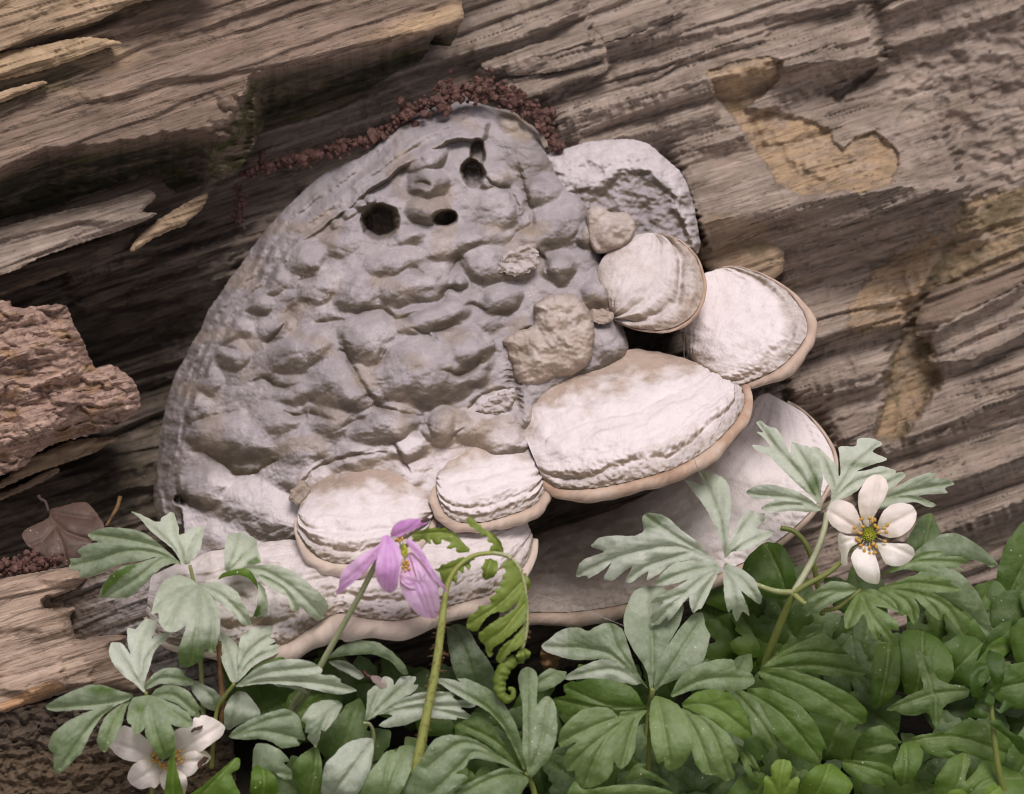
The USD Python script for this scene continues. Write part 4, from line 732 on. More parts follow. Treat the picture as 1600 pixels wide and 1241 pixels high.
    # main white shelf
    loft(t, 'shelf', [(806, 650, 272), (822, 604, 262), (856, 582, 256), (905, 566, 248), (952, 556, 238), (992, 546, 222), (1036, 552, 214), (1078, 563, 204), (1104, 570, 200)],
         [(848, 748, 366), (872, 762, 388), (917, 764, 410), (960, 757, 420), (1000, 748, 424), (1032, 739, 424), (1062, 728, 416), (1102, 704, 394), (1141, 667, 350), (1160, 638, 306), (1160, 612, 264), (1148, 592, 230), (1128, 578, 208)],
         'shelf_look', std(1.0, .88, .22, .0), 110, 2.2, -1, [(.2, .04, 2), (.38, .03, 3), (.46, .02, -3), (.60, .04, 3.5), (.70, .02, -3), (.80, .04, 4), (.875, .022, -6), (.95, .04, 4)], 1.1, 33, ([14, 22, 26, 24, 27, 25, 26, 21, 15, 8], 60, (-.1, .35)), -9.0)
    # small white shelf
    loft(t, 'shelf', [(680, 736, 322), (690, 706, 318), (716, 680, 314), (762, 662, 306), (801, 660, 302), (822, 672, 304), (834, 700, 308)],
         [(683, 757, 356), (684, 775, 384), (692, 796, 402), (706, 810, 414), (724, 816, 420), (752, 816, 424), (784, 808, 422), (815, 798, 414), (838, 785, 398), (850, 766, 372), (848, 748, 350)],
         'shelf_look', std(.9, .88, .30, .0), 90, 2.0, -1, [(.46, .05, 3), (.53, .02, -1.5), (.60, .05, 3.5), (.68, .02, -2), (.76, .045, 4), (.83, .018, -2.5), (.89, .03, 3), (.94, .015, -2)], 1.0, 43, ([6, 18, 19, 20, 18, 20, 22, 24, 24, 18, 8], 80, (.15, .5)), -9.0)
    # lower left white shelf
    loft(t, 'shelf', [(468, 786, 332), (476, 748, 326), (502, 722, 322), (556, 706, 316), (612, 704, 314), (656, 722, 318), (680, 756, 326), (686, 790, 334)],
         [(465, 806, 358), (466, 826, 392), (476, 850, 420), (494, 868, 440), (522, 879, 452), (552, 880, 458), (588, 876, 456), (620, 864, 448), (648, 846, 430), (668, 822, 400), (678, 800, 370)],
         'shelf_look', std(1.0, .86, .30, .0), 90, 2.0, -1, [(.40, .03, 2), (.62, .04, 3), (.72, .022, -5), (.80, .035, 5), (.885, .022, -7), (.95, .03, 4)], 1.0, 53, ([4, 10, 20, 26, 28, 28, 26, 22, 16, 8], 100, (.45, .4)), -9.0)
    # big bottom shelf
    loft(t, 'shelf', [(236, 900, 306), (290, 876, 326), (350, 858, 340), (430, 846, 352), (500, 842, 360), (560, 840, 360), (640, 832, 356), (720, 815, 350), (790, 800, 340), (822, 812, 344)],
         [(228, 960, 330), (256, 1000, 366), (320, 1016, 412), (390, 1020, 442), (446, 1006, 460), (479, 985, 470), (508, 967, 476), (533, 957, 478), (561, 964, 486), (613, 970, 490), (644, 965, 490), (690, 950, 484), (742, 936, 474), (770, 926, 466), (806, 898, 440), (827, 868, 404), (833, 838, 370)],
         'shelf_look', std(.35, .66, .05, .12), 100, 2.6, .7, [(.3, .05, 3), (.5, .03, 3), (.62, .03, -4), (.74, .05, 4), (.84, .025, -6), (.93, .04, 5)], 1.5, 63, ([8, 12, 16, 22, 34, 44, 42, 36, 32, 28, 26, 18, 10], 40, (.45, .5)))
    # tan bare lump
    def dt(px, py, sd): return 252 + 32 * np.sqrt(np.clip(1 - (np.maximum(44 - sd, 0) / 44) ** 2, 0, 1)) + 6 * fbm(px / 26, py / 26, 3, 4) + 1.3 * fbm(px / 11, py / 11, 3, 14) * sst(40, 4, sd) + .16 * (py - 530) - 12 * np.exp(-(((px - 812) / 14) ** 2 + ((py - 552) / 9) ** 2))
    relief(t, 'bare_lobe', [(834, 477), (857, 463), (882, 458), (904, 465), (919, 484), (929, 511), (927, 535), (923, 564), (900, 583), (867, 592), (844, 602), (822, 604), (805, 592), (801, 573), (795, 560), (791, 544), (786, 531), (809, 517), (830, 511), (836, 494)], dt, 1.7, 'shelf_look',
           lambda px, py, sd, d: np.stack([np.clip(.55 + .4 * gn(px / 26, py / 22, 3), 0, 1), .10 + .15 * sst(.2, .5, gn(px / 22, py / 18, 5)), np.clip(.8 * np.exp(-(((px - 815) / 20) ** 2 + ((py - 555) / 16) ** 2)) + .4 * sst(9, 1, sd) + .4 * np.exp(-(((px - 872) / 12) ** 2 + ((py - 565) / 14) ** 2)), 0, 1)], 1), 150, None, 1.6, 8, .1)
    # thin curled flaps of torn crust
    for o, d0, tn, mt in (([(604, 690), (622, 682), (642, 688), (662, 690), (672, 704), (664, 722), (650, 742), (640, 738), (622, 714), (608, 704)], 328, .2, 'shelf_look'), ([(922, 488), (932, 483), (946, 484), (958, 488), (958, 498), (946, 506), (928, 502)], 232, .9, 'shelf_look'), ([(742, 640), (762, 626), (786, 612), (802, 606), (803, 622), (796, 640), (776, 648), (752, 646)], 300, .45, 'old_cap_look'), ([(778, 420), (786, 400), (806, 388), (832, 384), (844, 404), (832, 422), (812, 430), (790, 428)], 212, .5, 'old_cap_look'), ([(452, 776), (462, 758), (476, 752), (486, 766), (478, 782), (464, 790)], 322, .9, 'old_cap_look')):
        ym = max(p[1] for p in o); yn = min(p[1] for p in o)
        relief(t, 'crust_flake', o, lambda px, py, sd, d0=d0, yn=yn, ym=ym: d0 + 11 * (py - yn) / (ym - yn) + 2.2 * fbm(px / 11, py / 9, 3, 3) + 4 * sst(0, 5, sd) - .3 * sd, 1.6, mt, lambda px, py, sd, d, tn=tn: np.stack([tn + 0 * px, .75 - .7 * tn + 0 * px, .5 * sst(4, 0, sd) + .4 * sst(.1, .5, gn(px / 9, py / 8, 4))], 1), d0 - 30, None, 3.0, 4, .2)
fungus()
# ------------------------------------------------------------------ leaves and petals
def blade(parent, name, outline, d0, d1, axis=None, veins=(), mat='leaf_look', dust=.3, tone=.5, arch=12, quilt=5.0, fold=0.0, curl=6.0, seed=1, res=2.6, side=True, chaikin=True, jag=.7, cup=0.0, dx=0.0):
    """a leaflet or petal: outline in photo pixels, running from depth d0 at its base to d1 at its tip; veins are polylines in the same pixels"""
    O = np.asarray([p[:2] for p in outline], float)
    if chaikin:
        n = np.roll(O, -1, 0); O = np.stack([O * .84 + n * .16, O * .16 + n * .84], 1).reshape(-1, 2)
    if mat == 'white_petal_look':
        O = O.mean(0) + (O - O.mean(0)) * (1.13 if O[:, 0].mean() < 800 else 1.03)
    out = resample(O, step=res * .8, closed=True, smooth=False)
    P, F, nb, sd = polygon_mesh(out, res, jag, seed)
    x, y = P[:, 0], P[:, 1]
    if axis is None: axis = [veins[0][0], veins[0][-1]] if veins else [tuple(O[0]), tuple(O[len(O) // 2])]
    A, B = np.array(axis[0], float), np.array(axis[-1], float); L = np.linalg.norm(B - A); e = (B - A) / L
    t = ((x - A[0]) * e[0] + (y - A[1]) * e[1]) / L; c = (-(x - A[0]) * e[1] + (y - A[1]) * e[0])
    tc = np.clip(t, -.2, 1.25)
    d = d0 + (d1 - d0) * tc + arch * 4 * np.clip(tc * (1 - tc), -.3, 1) - curl * np.clip(t - .55, 0, 1) ** 2 * 4 + cup * (c / 30) ** 2 + dx * c
    main = np.full(len(x), 60.0); sidev = np.full(len(x), 60.0)
    if veins:
        mv = [resample(v, step=2.0)[:, :2] for v in veins]
        main = cKDTree(np.vstack(mv)).query(P)[0]
        if side:
            pts = []
            for v in mv:
                Lv = np.r_[0, np.cumsum(np.linalg.norm(np.diff(v, axis=0), axis=1))]
                for k, s0 in enumerate(np.arange(8, Lv[-1] - 3, 15)):
                    p = np.array([np.interp(s0, Lv, v[:, 0]), np.interp(s0, Lv, v[:, 1])]); q = np.array([np.interp(s0 + 3, Lv, v[:, 0]), np.interp(s0 + 3, Lv, v[:, 1])]) - p
                    q /= max(np.linalg.norm(q), 1e-6)
                    for sg in (-1, 1):
                        an = sg * (.40 + .1 * math.sin(k * 2.3 + seed)); r = np.array([q[0] * math.cos(an) - q[1] * math.sin(an), q[0] * math.sin(an) + q[1] * math.cos(an)])
                        ln = min(34, 8 + .35 * (Lv[-1] - s0)); k2 = np.linspace(0, ln, 14)[:, None]
                        pts.append(p + r * k2 + q * (k2 ** 2) * .012)
            if pts: sidev = cKDTree(np.vstack(pts)).query(P)[0]
    d = d + fold * np.minimum(main, 40) * .1 * 10 / 10 - 2.4 * np.exp(-(main / 3.0) ** 2) + quilt * .55 * np.tanh(np.minimum(main, 26) / 12) - .5 * np.exp(-(sidev / 1.8) ** 2) + .04 * quilt * np.tanh(np.minimum(sidev, 8) / 4)
    d = d + 2.8 * fbm(x / 40, y / 40, 2, seed + 3) + .3 * gn(x / 8, y / 8, seed + 4) - curl * np.exp(-sd / 6) * .35 * (1 + gn(x / 24, y / 24, seed + 6))
    vein = np.clip(np.exp(-(main / 1.4) ** 2) + .3 * np.exp(-(sidev / 1.0) ** 2), 0, 1)
    du = np.clip(dust + 0 * x, 0, 1) if np.isscalar(dust) else dust(x, y)
    du = du * np.where(du < .55, .72, .95)
    return put(parent, name, W(x, y, d), F, mat, np.stack([vein, np.clip(du * (1 - .35 * np.exp(-(main / 2.0) ** 2)), 0, 1), np.clip(tone + .1 * gn(x / 26, y / 26, seed + 8), 0, 1)], 1))
def leaf(parent, leaflets):
    """one compound leaf of a plant: leaflets = dicts for blade()"""
    h = holder(parent, 'leaf')
    for l in leaflets:
        blade(h, 'leaflet', **l)
    return h
def plant(name, label, cat, base, group=None): return thing(name, label, cat, W(*base), group)
za = lambda p: Z(60, 790, 5.911, p)
zb = lambda p: Z(300, 800, 5.911, p)
zc = lambda p: Z(60, 960, 5.911, p)
zd = lambda p: Z(300, 960, 5.911, p)
ze = lambda p: Z(140, 1090, 5.926, p)
zf = lambda p: Z(400, 1080, 5.926, p)
zg = lambda p: Z(560, 990, 5.911, p)
zh = lambda p: Z(640, 1050, 5.926, p)
zi = lambda p: Z(830, 900, 5.333, p)
zj = lambda p: Z(840, 1050, 5.333, p)
zk = lambda p: Z(890, 700, 4.279, p)
zl = lambda p: Z(1140, 640, 4.433, p)
zm = lambda p: Z(1160, 860, 4.433, p)
zn = lambda p: Z(1100, 1000, 5.15, p)
zo = lambda p: Z(1360, 960, 4.417, p)
zp = lambda p: Z(510, 790, 3.88, p)
zq = lambda p: Z(1270, 720, 5.911, p)
zr = lambda p: Z(1380, 760, 6.205, p)
zs = lambda p: Z(0, 730, 6.205, p)

def stamens(parent, spots, centre, dc, dtip, ra=3.2):
    ra = ra * .8
    rng = np.random.default_rng(5)
    for k, (x, y) in enumerate(spots):
        st = holder(parent, 'stamen') if False else parent
        p = tube(st, 'stamen', [(centre[0] + .45 * (x - centre[0]), centre[1] + .45 * (y - centre[1]), dc), (.5 * (x + centre[0]), .5 * (y + centre[1]), (dc + dtip) / 2 + 2), (x, y, dtip)], .8, .6, 'filament_look', 5, step=3)
        a = rng.uniform(0, 3.1)
        # anther: a small two-lobed bean on the filament's end
        tube(st, 'anther', [(x - 2.6 * math.cos(a), y - 2.6 * math.sin(a), dtip), (x, y, dtip + 1.2), (x + 2.6 * math.cos(a), y + 2.6 * math.sin(a), dtip)], [ra * .5, ra * .95, ra * .75, ra * .95, ra * .5], 0, 'anther_look', 7, step=.8)

# --- left upper plant
t = plant('wood_anemone', 'powder dusted green plant whose leaves reach over the dead leaf and fungus, left', 'plant', (312, 1090, 430))
L1 = 452
tube(t, 'stem', [(318, 1120, 440), (312, 1010, 446), (306, 930, L1 - 10), (297, 884, L1)], 3.6, 2.6, 'stem_look', msk=(0, .2, .5))
leaf(t, [dict(outline=za([(1330, 545), (1200, 430), (1080, 320), (980, 255), (880, 222), (760, 205), (640, 200), (540, 222), (450, 265), (490, 315), (570, 340), (470, 350), (370, 400), (360, 440), (400, 455), (390, 485), (280, 490), (300, 520), (280, 575), (330, 600), (390, 595), (365, 665), (480, 655), (600, 610), (700, 560), (800, 530), (950, 510), (1100, 470), (1240, 505)]), d0=L1, d1=L1 - 40, axis=za([(1330, 545), (300, 520)]),
              veins=[za([(1330, 545), (1100, 445), (800, 425), (520, 510), (310, 560)]), za([(1330, 545), (1150, 400), (800, 310), (470, 270)])], dust=.50, tone=.35, arch=26, quilt=8, seed=11),
         dict(outline=za([(1335, 545), (1180, 470), (1080, 480), (960, 520), (880, 540), (760, 565), (660, 640), (590, 740), (570, 790), (568, 862), (640, 850), (720, 866), (790, 850), (812, 862), (900, 800), (990, 720), (1070, 630), (1150, 565), (1240, 535)]), d0=L1, d1=L1 + 8, axis=za([(1335, 545), (600, 840)]), veins=[za([(1335, 545), (1150, 500), (900, 680), (620, 845)])], dust=lambda x, y: .50 - .45 * inpoly(x, y, za([(590, 740), (660, 640), (800, 560), (930, 530), (760, 680), (580, 830)]), 4, 2, 2), tone=.4, arch=24, quilt=6, seed=12, curl=10),
         dict(outline=za([(1400, 545), (1330, 545), (1250, 410), (1130, 310), (1040, 240), (980, 170), (920, 100), (845, 55), (900, 60), (980, 100), (1080, 150), (1130, 152), (1130, 115), (1180, 90), (1220, 55), (1250, 65), (1270, 120), (1300, 210), (1295, 275), (1340, 260), (1440, 195), (1525, 195), (1525, 280), (1490, 420), (1450, 480), (1400, 520)]), d0=L1 + 4, d1=L1 - 34, axis=za([(1370, 560), (1200, 90)]),
              veins=[za([(1370, 560), (1230, 380), (1050, 200), (860, 62)]), za([(1340, 490), (1270, 280), (1235, 70)]), za([(1370, 560), (1420, 370), (1510, 210)])], dust=.74, tone=.4, arch=8, quilt=7, seed=13)])
leaf(t, [dict(outline=[(312, 916), (300, 905), (285, 899), (270, 899), (255, 908), (244, 927), (239, 946), (236, 961), (248, 957), (248, 973), (255, 983), (263, 988), (275, 988), (292, 976), (285, 997), (277, 1019), (280, 1040), (293, 1044), (305, 1038), (318, 1030), (322, 1010), (330, 1025), (338, 1012), (344, 985), (344, 961), (338, 940), (328, 922)], d0=L1 + 6, d1=L1 + 56, axis=[(312, 914), (303, 1030)],
              veins=[[(312, 914), (310, 960), (300, 1035)], [(312, 914), (285, 935), (262, 980)], [(312, 914), (275, 922), (242, 955)], [(314, 916), (332, 960), (330, 1015)]], dust=lambda x, y: .66 - .45 * sst(985, 1030, y), tone=.4, arch=26, quilt=9, seed=14),
         dict(outline=zb([(70, 672), (200, 640), (320, 670), (420, 740), (460, 820), (520, 930), (555, 1050), (470, 1050), (400, 960), (300, 880), (220, 810), (150, 740)]), d0=L1 + 4, d1=L1 + 40, axis=zb([(80, 675), (540, 1050)]), veins=[zb([(80, 675), (300, 790), (540, 1045)])], dust=.74, tone=.5, arch=20, seed=15)])
leaf(t, [dict(outline=zb([(300, 552), (298, 400), (305, 260), (340, 200), (380, 188), (420, 196), (470, 190), (520, 232), (560, 226), (605, 270), (600, 330), (630, 420), (640, 470), (560, 490), (480, 512), (400, 540)]), d0=L1 + 14, d1=L1 - 24, axis=zb([(330, 550), (480, 200)]), veins=[zb([(330, 550), (400, 380), (440, 205)]), zb([(330, 550), (500, 400), (600, 280)])], dust=lambda x, y: .70 - .5 * inpoly(x, y, zb([(480, 510), (520, 440), (600, 400), (640, 470)]), 3, 2, 4), tone=.4, arch=14, seed=16),
         dict(outline=zb([(500, 522), (560, 500), (700, 482), (830, 502), (950, 560), (1060, 640), (1160, 730), (1230, 800), (1265, 880), (1222, 930), (1228, 975), (1160, 1010), (1080, 950), (1000, 870), (990, 905), (920, 922), (900, 850), (860, 770), (740, 720), (640, 640), (570, 580)]), d0=L1 + 26, d1=L1 + 48, axis=zb([(510, 522), (1230, 930)]), veins=[zb([(510, 522), (700, 560), (950, 720), (1200, 960)]), zb([(640, 600), (850, 720), (960, 900)])], dust=.72, tone=.4, arch=26, quilt=7, seed=17),
         dict(outline=zb([(225, 632), (290, 560), (400, 530), (500, 515), (560, 560), (600, 640), (612, 750), (595, 690), (550, 640), (500, 600), (430, 580), (340, 590)]), d0=L1 + 8, d1=L1 + 34, axis=zb([(225, 632), (600, 700)]), mat='bright_leaf_look', dust=0.0, tone=.25, arch=16, seed=18),
         dict(outline=zb([(605, 630), (680, 720), (705, 850), (690, 950), (640, 965), (555, 985), (600, 870), (612, 760)]), d0=L1 + 30, d1=L1 + 36, axis=zb([(610, 640), (640, 960)]), veins=[zb([(610, 640), (660, 800), (640, 950)])], dust=lambda x, y: .66 - .6 * inpoly(x, y, zb([(550, 990), (590, 870), (630, 860), (630, 970)]), 3, 2, 4), tone=.3, arch=8, seed=19)])

# --- left lower plant
t = plant('wood_anemone', 'grey-green five-leaflet plant lying over the pale wood above the half hidden white flower', 'plant', (235, 1190, 470))
L2 = 500
tube(t, 'stem', [(238, 1240, 470), (236, 1150, 480), (230, 1095, L2 - 6), (228, 1082, L2)], 3.6, 2.6, 'stem_look', msk=(0, .1, .5))
leaf(t, [dict(outline=zc([(1000, 720), (970, 720), (900, 650), (800, 580), (720, 500), (670, 420), (650, 340), (670, 260), (760, 255), (800, 300), (855, 385), (830, 300), (820, 220), (820, 120), (870, 130), (900, 140), (960, 60), (1020, 35), (1060, 60), (1105, 45), (1090, 130), (1040, 228), (1100, 190), (1230, 155), (1200, 200), (1180, 240), (1110, 290), (1060, 370), (1030, 480), (990, 600), (975, 680)]), d0=L2, d1=L2 - 50, axis=zc([(985, 710), (1000, 50)]), veins=[zc([(985, 710), (920, 400), (1030, 50)]), zc([(975, 690), (850, 520), (710, 270)]), zc([(960, 600), (1010, 400), (1210, 165)])], dust=.84, tone=.4, arch=10, quilt=6, seed=21)])
leaf(t, [dict(outline=zc([(890, 752), (800, 720), (680, 680), (580, 650), (460, 650), (360, 690), (240, 740), (130, 800), (60, 850), (80, 880), (170, 900), (330, 885), (500, 880), (590, 880), (700, 850), (820, 800)]), d0=L2, d1=L2 + 10, axis=zc([(880, 760), (70, 860)]), veins=[zc([(880, 765), (600, 830), (80, 865)])], dust=lambda x, y: .52 - .4 * np.exp(-(((x - 160) / 26) ** 2 + ((y - 1078) / 9) ** 2)), tone=.4, arch=20, quilt=7, seed=22),
         dict(outline=[(205, 1090), (180, 1100), (160, 1105), (135, 1113), (107, 1126), (92, 1138), (82, 1146), (80, 1151), (74, 1168), (85, 1180), (83, 1200), (90, 1211), (102, 1203), (118, 1185), (126, 1180), (133, 1165), (145, 1140), (160, 1118), (180, 1104)], d0=L2 + 2, d1=L2 + 36, axis=[(200, 1094), (92, 1208)], veins=[[(200, 1094), (150, 1125), (95, 1200)]], dust=.40, tone=.5, arch=20, quilt=7, seed=23),
         dict(outline=[(203, 1092), (172, 1112), (163, 1122), (155, 1140), (151, 1158), (155, 1170), (164, 1177), (172, 1165), (178, 1160), (182, 1150), (190, 1134), (196, 1110), (202, 1098)], d0=L2 + 2, d1=L2 + 40, axis=[(200, 1094), (162, 1175)], veins=[[(201, 1094), (178, 1130), (164, 1172)]], dust=.34, tone=.6, arch=14, seed=24)])
leaf(t, [dict(outline=[(233, 1086), (209, 1089), (202, 1099), (198, 1122), (200, 1131), (205, 1131), (207, 1143), (216, 1148), (222, 1143), (227, 1136), (227, 1150), (231, 1158), (240, 1169), (246, 1181), (256, 1188), (268, 1181), (273, 1161), (273, 1144), (266, 1131), (277, 1136), (293, 1138), (302, 1134), (300, 1124), (292, 1112), (271, 1099), (249, 1090)], d0=L2 + 8, d1=L2 + 52, axis=[(233, 1086), (254, 1180)], veins=[[(234, 1087), (238, 1125), (255, 1182)], [(234, 1087), (220, 1110), (214, 1142)], [(236, 1090), (262, 1108), (296, 1130)]], dust=lambda x, y: .44 - .2 * sst(1110, 1160, y) - .3 * np.exp(-(((x - 217) / 8) ** 2 + ((y - 1108) / 6) ** 2)), tone=.6, arch=18, quilt=7, seed=25),
         dict(outline=zc([(1030, 762), (1080, 690), (1180, 650), (1300, 660), (1400, 720), (1450, 800), (1510, 880), (1475, 885), (1500, 940), (1480, 960), (1380, 930), (1370, 890), (1250, 810), (1120, 770)]), d0=L2 + 6, d1=L2 + 34, axis=zc([(1030, 762), (1490, 940)]), veins=[zc([(1030, 762), (1250, 750), (1480, 930)])], dust=.42, tone=.6, arch=18, quilt=6, seed=26)])
leaf(t, [dict(outline=zc([(980, 645), (1060, 550), (1150, 500), (1250, 490), (1370, 520), (1335, 562), (1430, 600), (1440, 640), (1380, 665), (1250, 650), (1120, 640), (1020, 690), (980, 692)]), d0=L2 - 2, d1=L2 - 30, axis=zc([(985, 685), (1430, 620)]), veins=[zc([(985, 685), (1150, 590), (1420, 620)])], dust=.50, tone=.4, arch=16, quilt=6, seed=27)])

# --- white flower bottom left
t = plant('white_anemone_flower', 'white flower with a brown blotch on one petal, half hidden under leaves at bottom left', 'flower', (262, 1260, 440), 'white anemone flowers')
fl = 470
tube(t, 'stalk', [(275, 1290, 430), (268, 1240, 445), (262, 1190, fl - 12)], 3.4, 3, 'stem_look', msk=(0, 0, .4))
for k, (o, ax) in enumerate(((ze([(600, 500), (520, 400), (420, 310), (320, 275), (260, 350), (200, 450), (260, 520), (330, 565), (450, 585), (560, 575)]), ze([(660, 560), (230, 420)])), (ze([(660, 640), (560, 590), (480, 590), (400, 650), (365, 740), (400, 800), (480, 840), (560, 815), (600, 830), (650, 770), (710, 690)]), ze([(680, 610), (400, 780)])),
                         (ze([(720, 650), (660, 740), (680, 830), (740, 890), (800, 910), (870, 890), (895, 800), (880, 730), (800, 670)]), ze([(740, 620), (800, 900)])), (ze([(830, 560), (900, 520), (1000, 490), (1070, 510), (1110, 560), (1080, 600), (1010, 640), (960, 700), (900, 725), (830, 690), (790, 630)]), ze([(780, 600), (1100, 580)])),
                         (ze([(780, 480), (800, 350), (820, 300), (960, 262), (960, 210), (1050, 180), (1150, 220), (1230, 280), (1200, 360), (1100, 430), (1020, 490), (900, 520), (810, 540)]), ze([(760, 540), (1200, 270)])))):
    br = ze([(930, 320), (960, 280), (1055, 255), (1040, 285), (960, 325)]) if k == 4 else ze([(1000, 600), (1060, 540), (1115, 560), (1080, 600), (1000, 660)]) if k == 3 else None
    p = blade(t, 'petal', o, fl, fl + 6, axis=ax, veins=[[ax[0], ax[1]]], mat='white_petal_look', dust=0.0, tone=.45, arch=16, quilt=3, seed=30 + k, curl=10, side=False, jag=.5)
    if br:
        blade(p, 'brown_blotch', br, fl + 30, fl + 24, mat='dry_leaf_look', dust=0, tone=.8, arch=2, quilt=0, seed=35, curl=0, side=False, jag=1.5)
rng = np.random.default_rng(4)
stamens(t, [(262 + 22 * math.cos(a) * r, 1184 + 16 * math.sin(a) * r) for a, r in zip(np.linspace(0, 6.1, 30), rng.uniform(.5, 1.1, 30))], (262, 1184), fl + 6, fl + 22, 3.0)
t = plant('green_leaf_blade', 'narrow bright green blade standing before the lower left white flower', 'leaf', (272, 1270, 520))
blade(t, 'blade', ze([(680, 960), (690, 895), (730, 600), (760, 470), (800, 390), (795, 500), (790, 600), (830, 740), (870, 895), (880, 960)]), 520, 540, axis=ze([(780, 960), (800, 390)]), veins=[ze([(780, 960), (770, 700), (798, 395)])], mat='bright_leaf_look', dust=0, tone=.3, arch=6, seed=37, side=False)

# --- middle left plant
t = plant('wood_anemone', 'silver dusted plant with a yellow-green stalk standing right of the brown dry stick', 'plant', (338, 1130, 440))
L3 = 486
tube(t, 'stem', [(330, 1200, 430), (338, 1116, 450), (350, 1090, 470), (362, 1074, L3 - 4), (366, 1068, L3)], 3.6, 2.4, 'stem_look', msk=(0, .1, .7))
leaf(t, [dict(outline=zd([(392, 655), (350, 610), (330, 560), (300, 500), (270, 420), (250, 300), (250, 160), (300, 170), (370, 230), (425, 290), (420, 400), (430, 540), (405, 620)]), d0=L3, d1=L3 - 50, axis=zd([(392, 655), (280, 170)]), veins=[zd([(392, 655), (350, 420), (270, 180)])], dust=.76, tone=.5, arch=10, seed=41),
         dict(outline=zd([(398, 645), (430, 540), (420, 380), (430, 270), (460, 190), (550, 120), (600, 118), (640, 135), (700, 108), (780, 108), (860, 150), (830, 178), (885, 190), (780, 250), (700, 292), (800, 275), (870, 280), (850, 320), (780, 370), (660, 420), (560, 480), (480, 570)]), d0=L3 + 2, d1=L3 - 38, axis=zd([(400, 645), (830, 170)]), veins=[zd([(400, 645), (480, 420), (640, 250), (850, 160)]), zd([(400, 645), (560, 430), (860, 290)])], dust=.78, tone=.5, arch=12, quilt=6, seed=42)])
leaf(t, [dict(outline=zd([(395, 668), (500, 570), (620, 480), (760, 430), (920, 410), (1050, 425), (1130, 450), (1210, 510), (1188, 560), (1300, 560), (1380, 600), (1368, 630), (1450, 660), (1530, 705), (1450, 730), (1340, 742), (1230, 720), (1100, 690), (960, 660), (860, 655), (740, 640), (560, 650), (450, 672)]), d0=L3 + 4, d1=L3 + 14, axis=zd([(395, 665), (1530, 705)]), veins=[zd([(395, 665), (700, 620), (1100, 630), (1500, 704)]), zd([(395, 665), (700, 540), (1150, 490)])], dust=.72, tone=.5, arch=30, quilt=8, seed=43),
         dict(outline=zd([(430, 640), (520, 540), (640, 450), (800, 395), (900, 385), (905, 405), (760, 425), (620, 475), (500, 575)]), d0=L3 - 10, d1=L3 - 20, mat='bright_leaf_look', axis=zd([(430, 640), (900, 395)]), dust=.05, tone=.1, arch=8, seed=44),
         dict(outline=zd([(740, 645), (860, 655), (960, 665), (1040, 690), (1085, 742), (1000, 712), (880, 675), (790, 668)]), d0=L3, d1=L3 + 6, axis=zd([(740, 650), (1080, 735)]), dust=.6, tone=.4, arch=6, seed=45)])
t = thing('dry_stick', 'thin upright brown broken stick between the dusty leaves on the left', 'stick', W(346, 1090, 470))
tube(t, 'stick_body', [(348, 1140, 440), (347, 1090, 452), (344, 1040, 462), (342, 1003, 470)], [4.8, 4.4, 4.0, 3.6, 4.2], 0, 'twig_look', 9, rough=.25, step=3)

# --- generic helper for leaves that stand singly in the mass of green
LEAVES = 'broad green leaves in the mass at the foot of the log'
def single(label, outlines, d0, d1, dust, tone, mat='leaf_look', arch=18, seed=1, base=None, axes=None, veins=None, quilt=5, name='anemone_leaf', group=None, curl=7):
    c = np.mean([o[0] for o in outlines], 0)
    b = base or (c[0], c[1] + 60, d0 - 20)
    t = plant(name, label, 'leaf', b, group)
    if np.isscalar(dust) and b[0] > 1130: dust = dust * .6
    for k, o in enumerate(outlines):
        ax = axes[k] if axes else [o[0], max(o, key=lambda p: (p[0] - o[0][0]) ** 2 + (p[1] - o[0][1]) ** 2)]
        vs = veins[k] if veins else [[ax[0], ((ax[0][0] + ax[1][0]) / 2 + 3, (ax[0][1] + ax[1][1]) / 2 - 3), ax[1]]]
        blade(t, 'leaflet', o, d0, d1, axis=ax, veins=vs, mat=mat, dust=dust, tone=tone, arch=arch, quilt=quilt, seed=seed + 3 * k, curl=curl)
    return t
single('dull green toothed leaf just right of the blotched white flower', [zd([(330, 1135), (400, 1050), (500, 990), (640, 930), (760, 890), (860, 870), (940, 900), (1000, 960), (1020, 1060), (1055, 1170), (960, 1150), (1005, 1210), (900, 1230), (830, 1241), (740, 1180), (640, 1150), (500, 1160), (380, 1150)])], 500, 520, .44, .45, seed=51, axes=[zd([(330, 1135), (1040, 1165)])], veins=[[zd([(330, 1135), (650, 1080), (1040, 1165)]), zd([(420, 1100), (700, 980), (900, 940)])]])
single('small curled dusty leaf with hanging pointed tips below the purple flower stalk', [zd([(1000, 975), (1100, 830), (1220, 790), (1330, 790), (1400, 830), (1340, 950), (1300, 1000), (1222, 1090), (1190, 1060), (1180, 1150), (1140, 1241), (1110, 1190), (1062, 1150), (1080, 1090), (1040, 1100), (1060, 1010)])], 496, 530, .56, .5, seed=54, axes=[zd([(1380, 830), (1120, 1200)])], veins=[[zd([(1380, 820), (1250, 930), (1130, 1200)]), zd([(1300, 880), (1260, 980), (1225, 1080)])]])
single('broad grey dusted leaf bending down left of the notched front leaf', [zf([(1090, 440), (1000, 430), (880, 460), (780, 520), (720, 600), (660, 640), (620, 740), (600, 960), (760, 1010), (940, 960), (1000, 860), (1060, 720), (1090, 560)])], 496, 520, .70, .3, seed=57, axes=[zf([(1090, 450), (700, 960)])])
single('plain dark green leaf standing left of the broad grey one', [zf([(560, 990), (420, 960), (350, 800), (330, 700), (400, 600), (520, 520), (570, 500), (610, 640), (615, 800), (590, 960)])], 486, 500, .10, .45, seed=60, axes=[zf([(500, 980), (560, 505)])], arch=10)
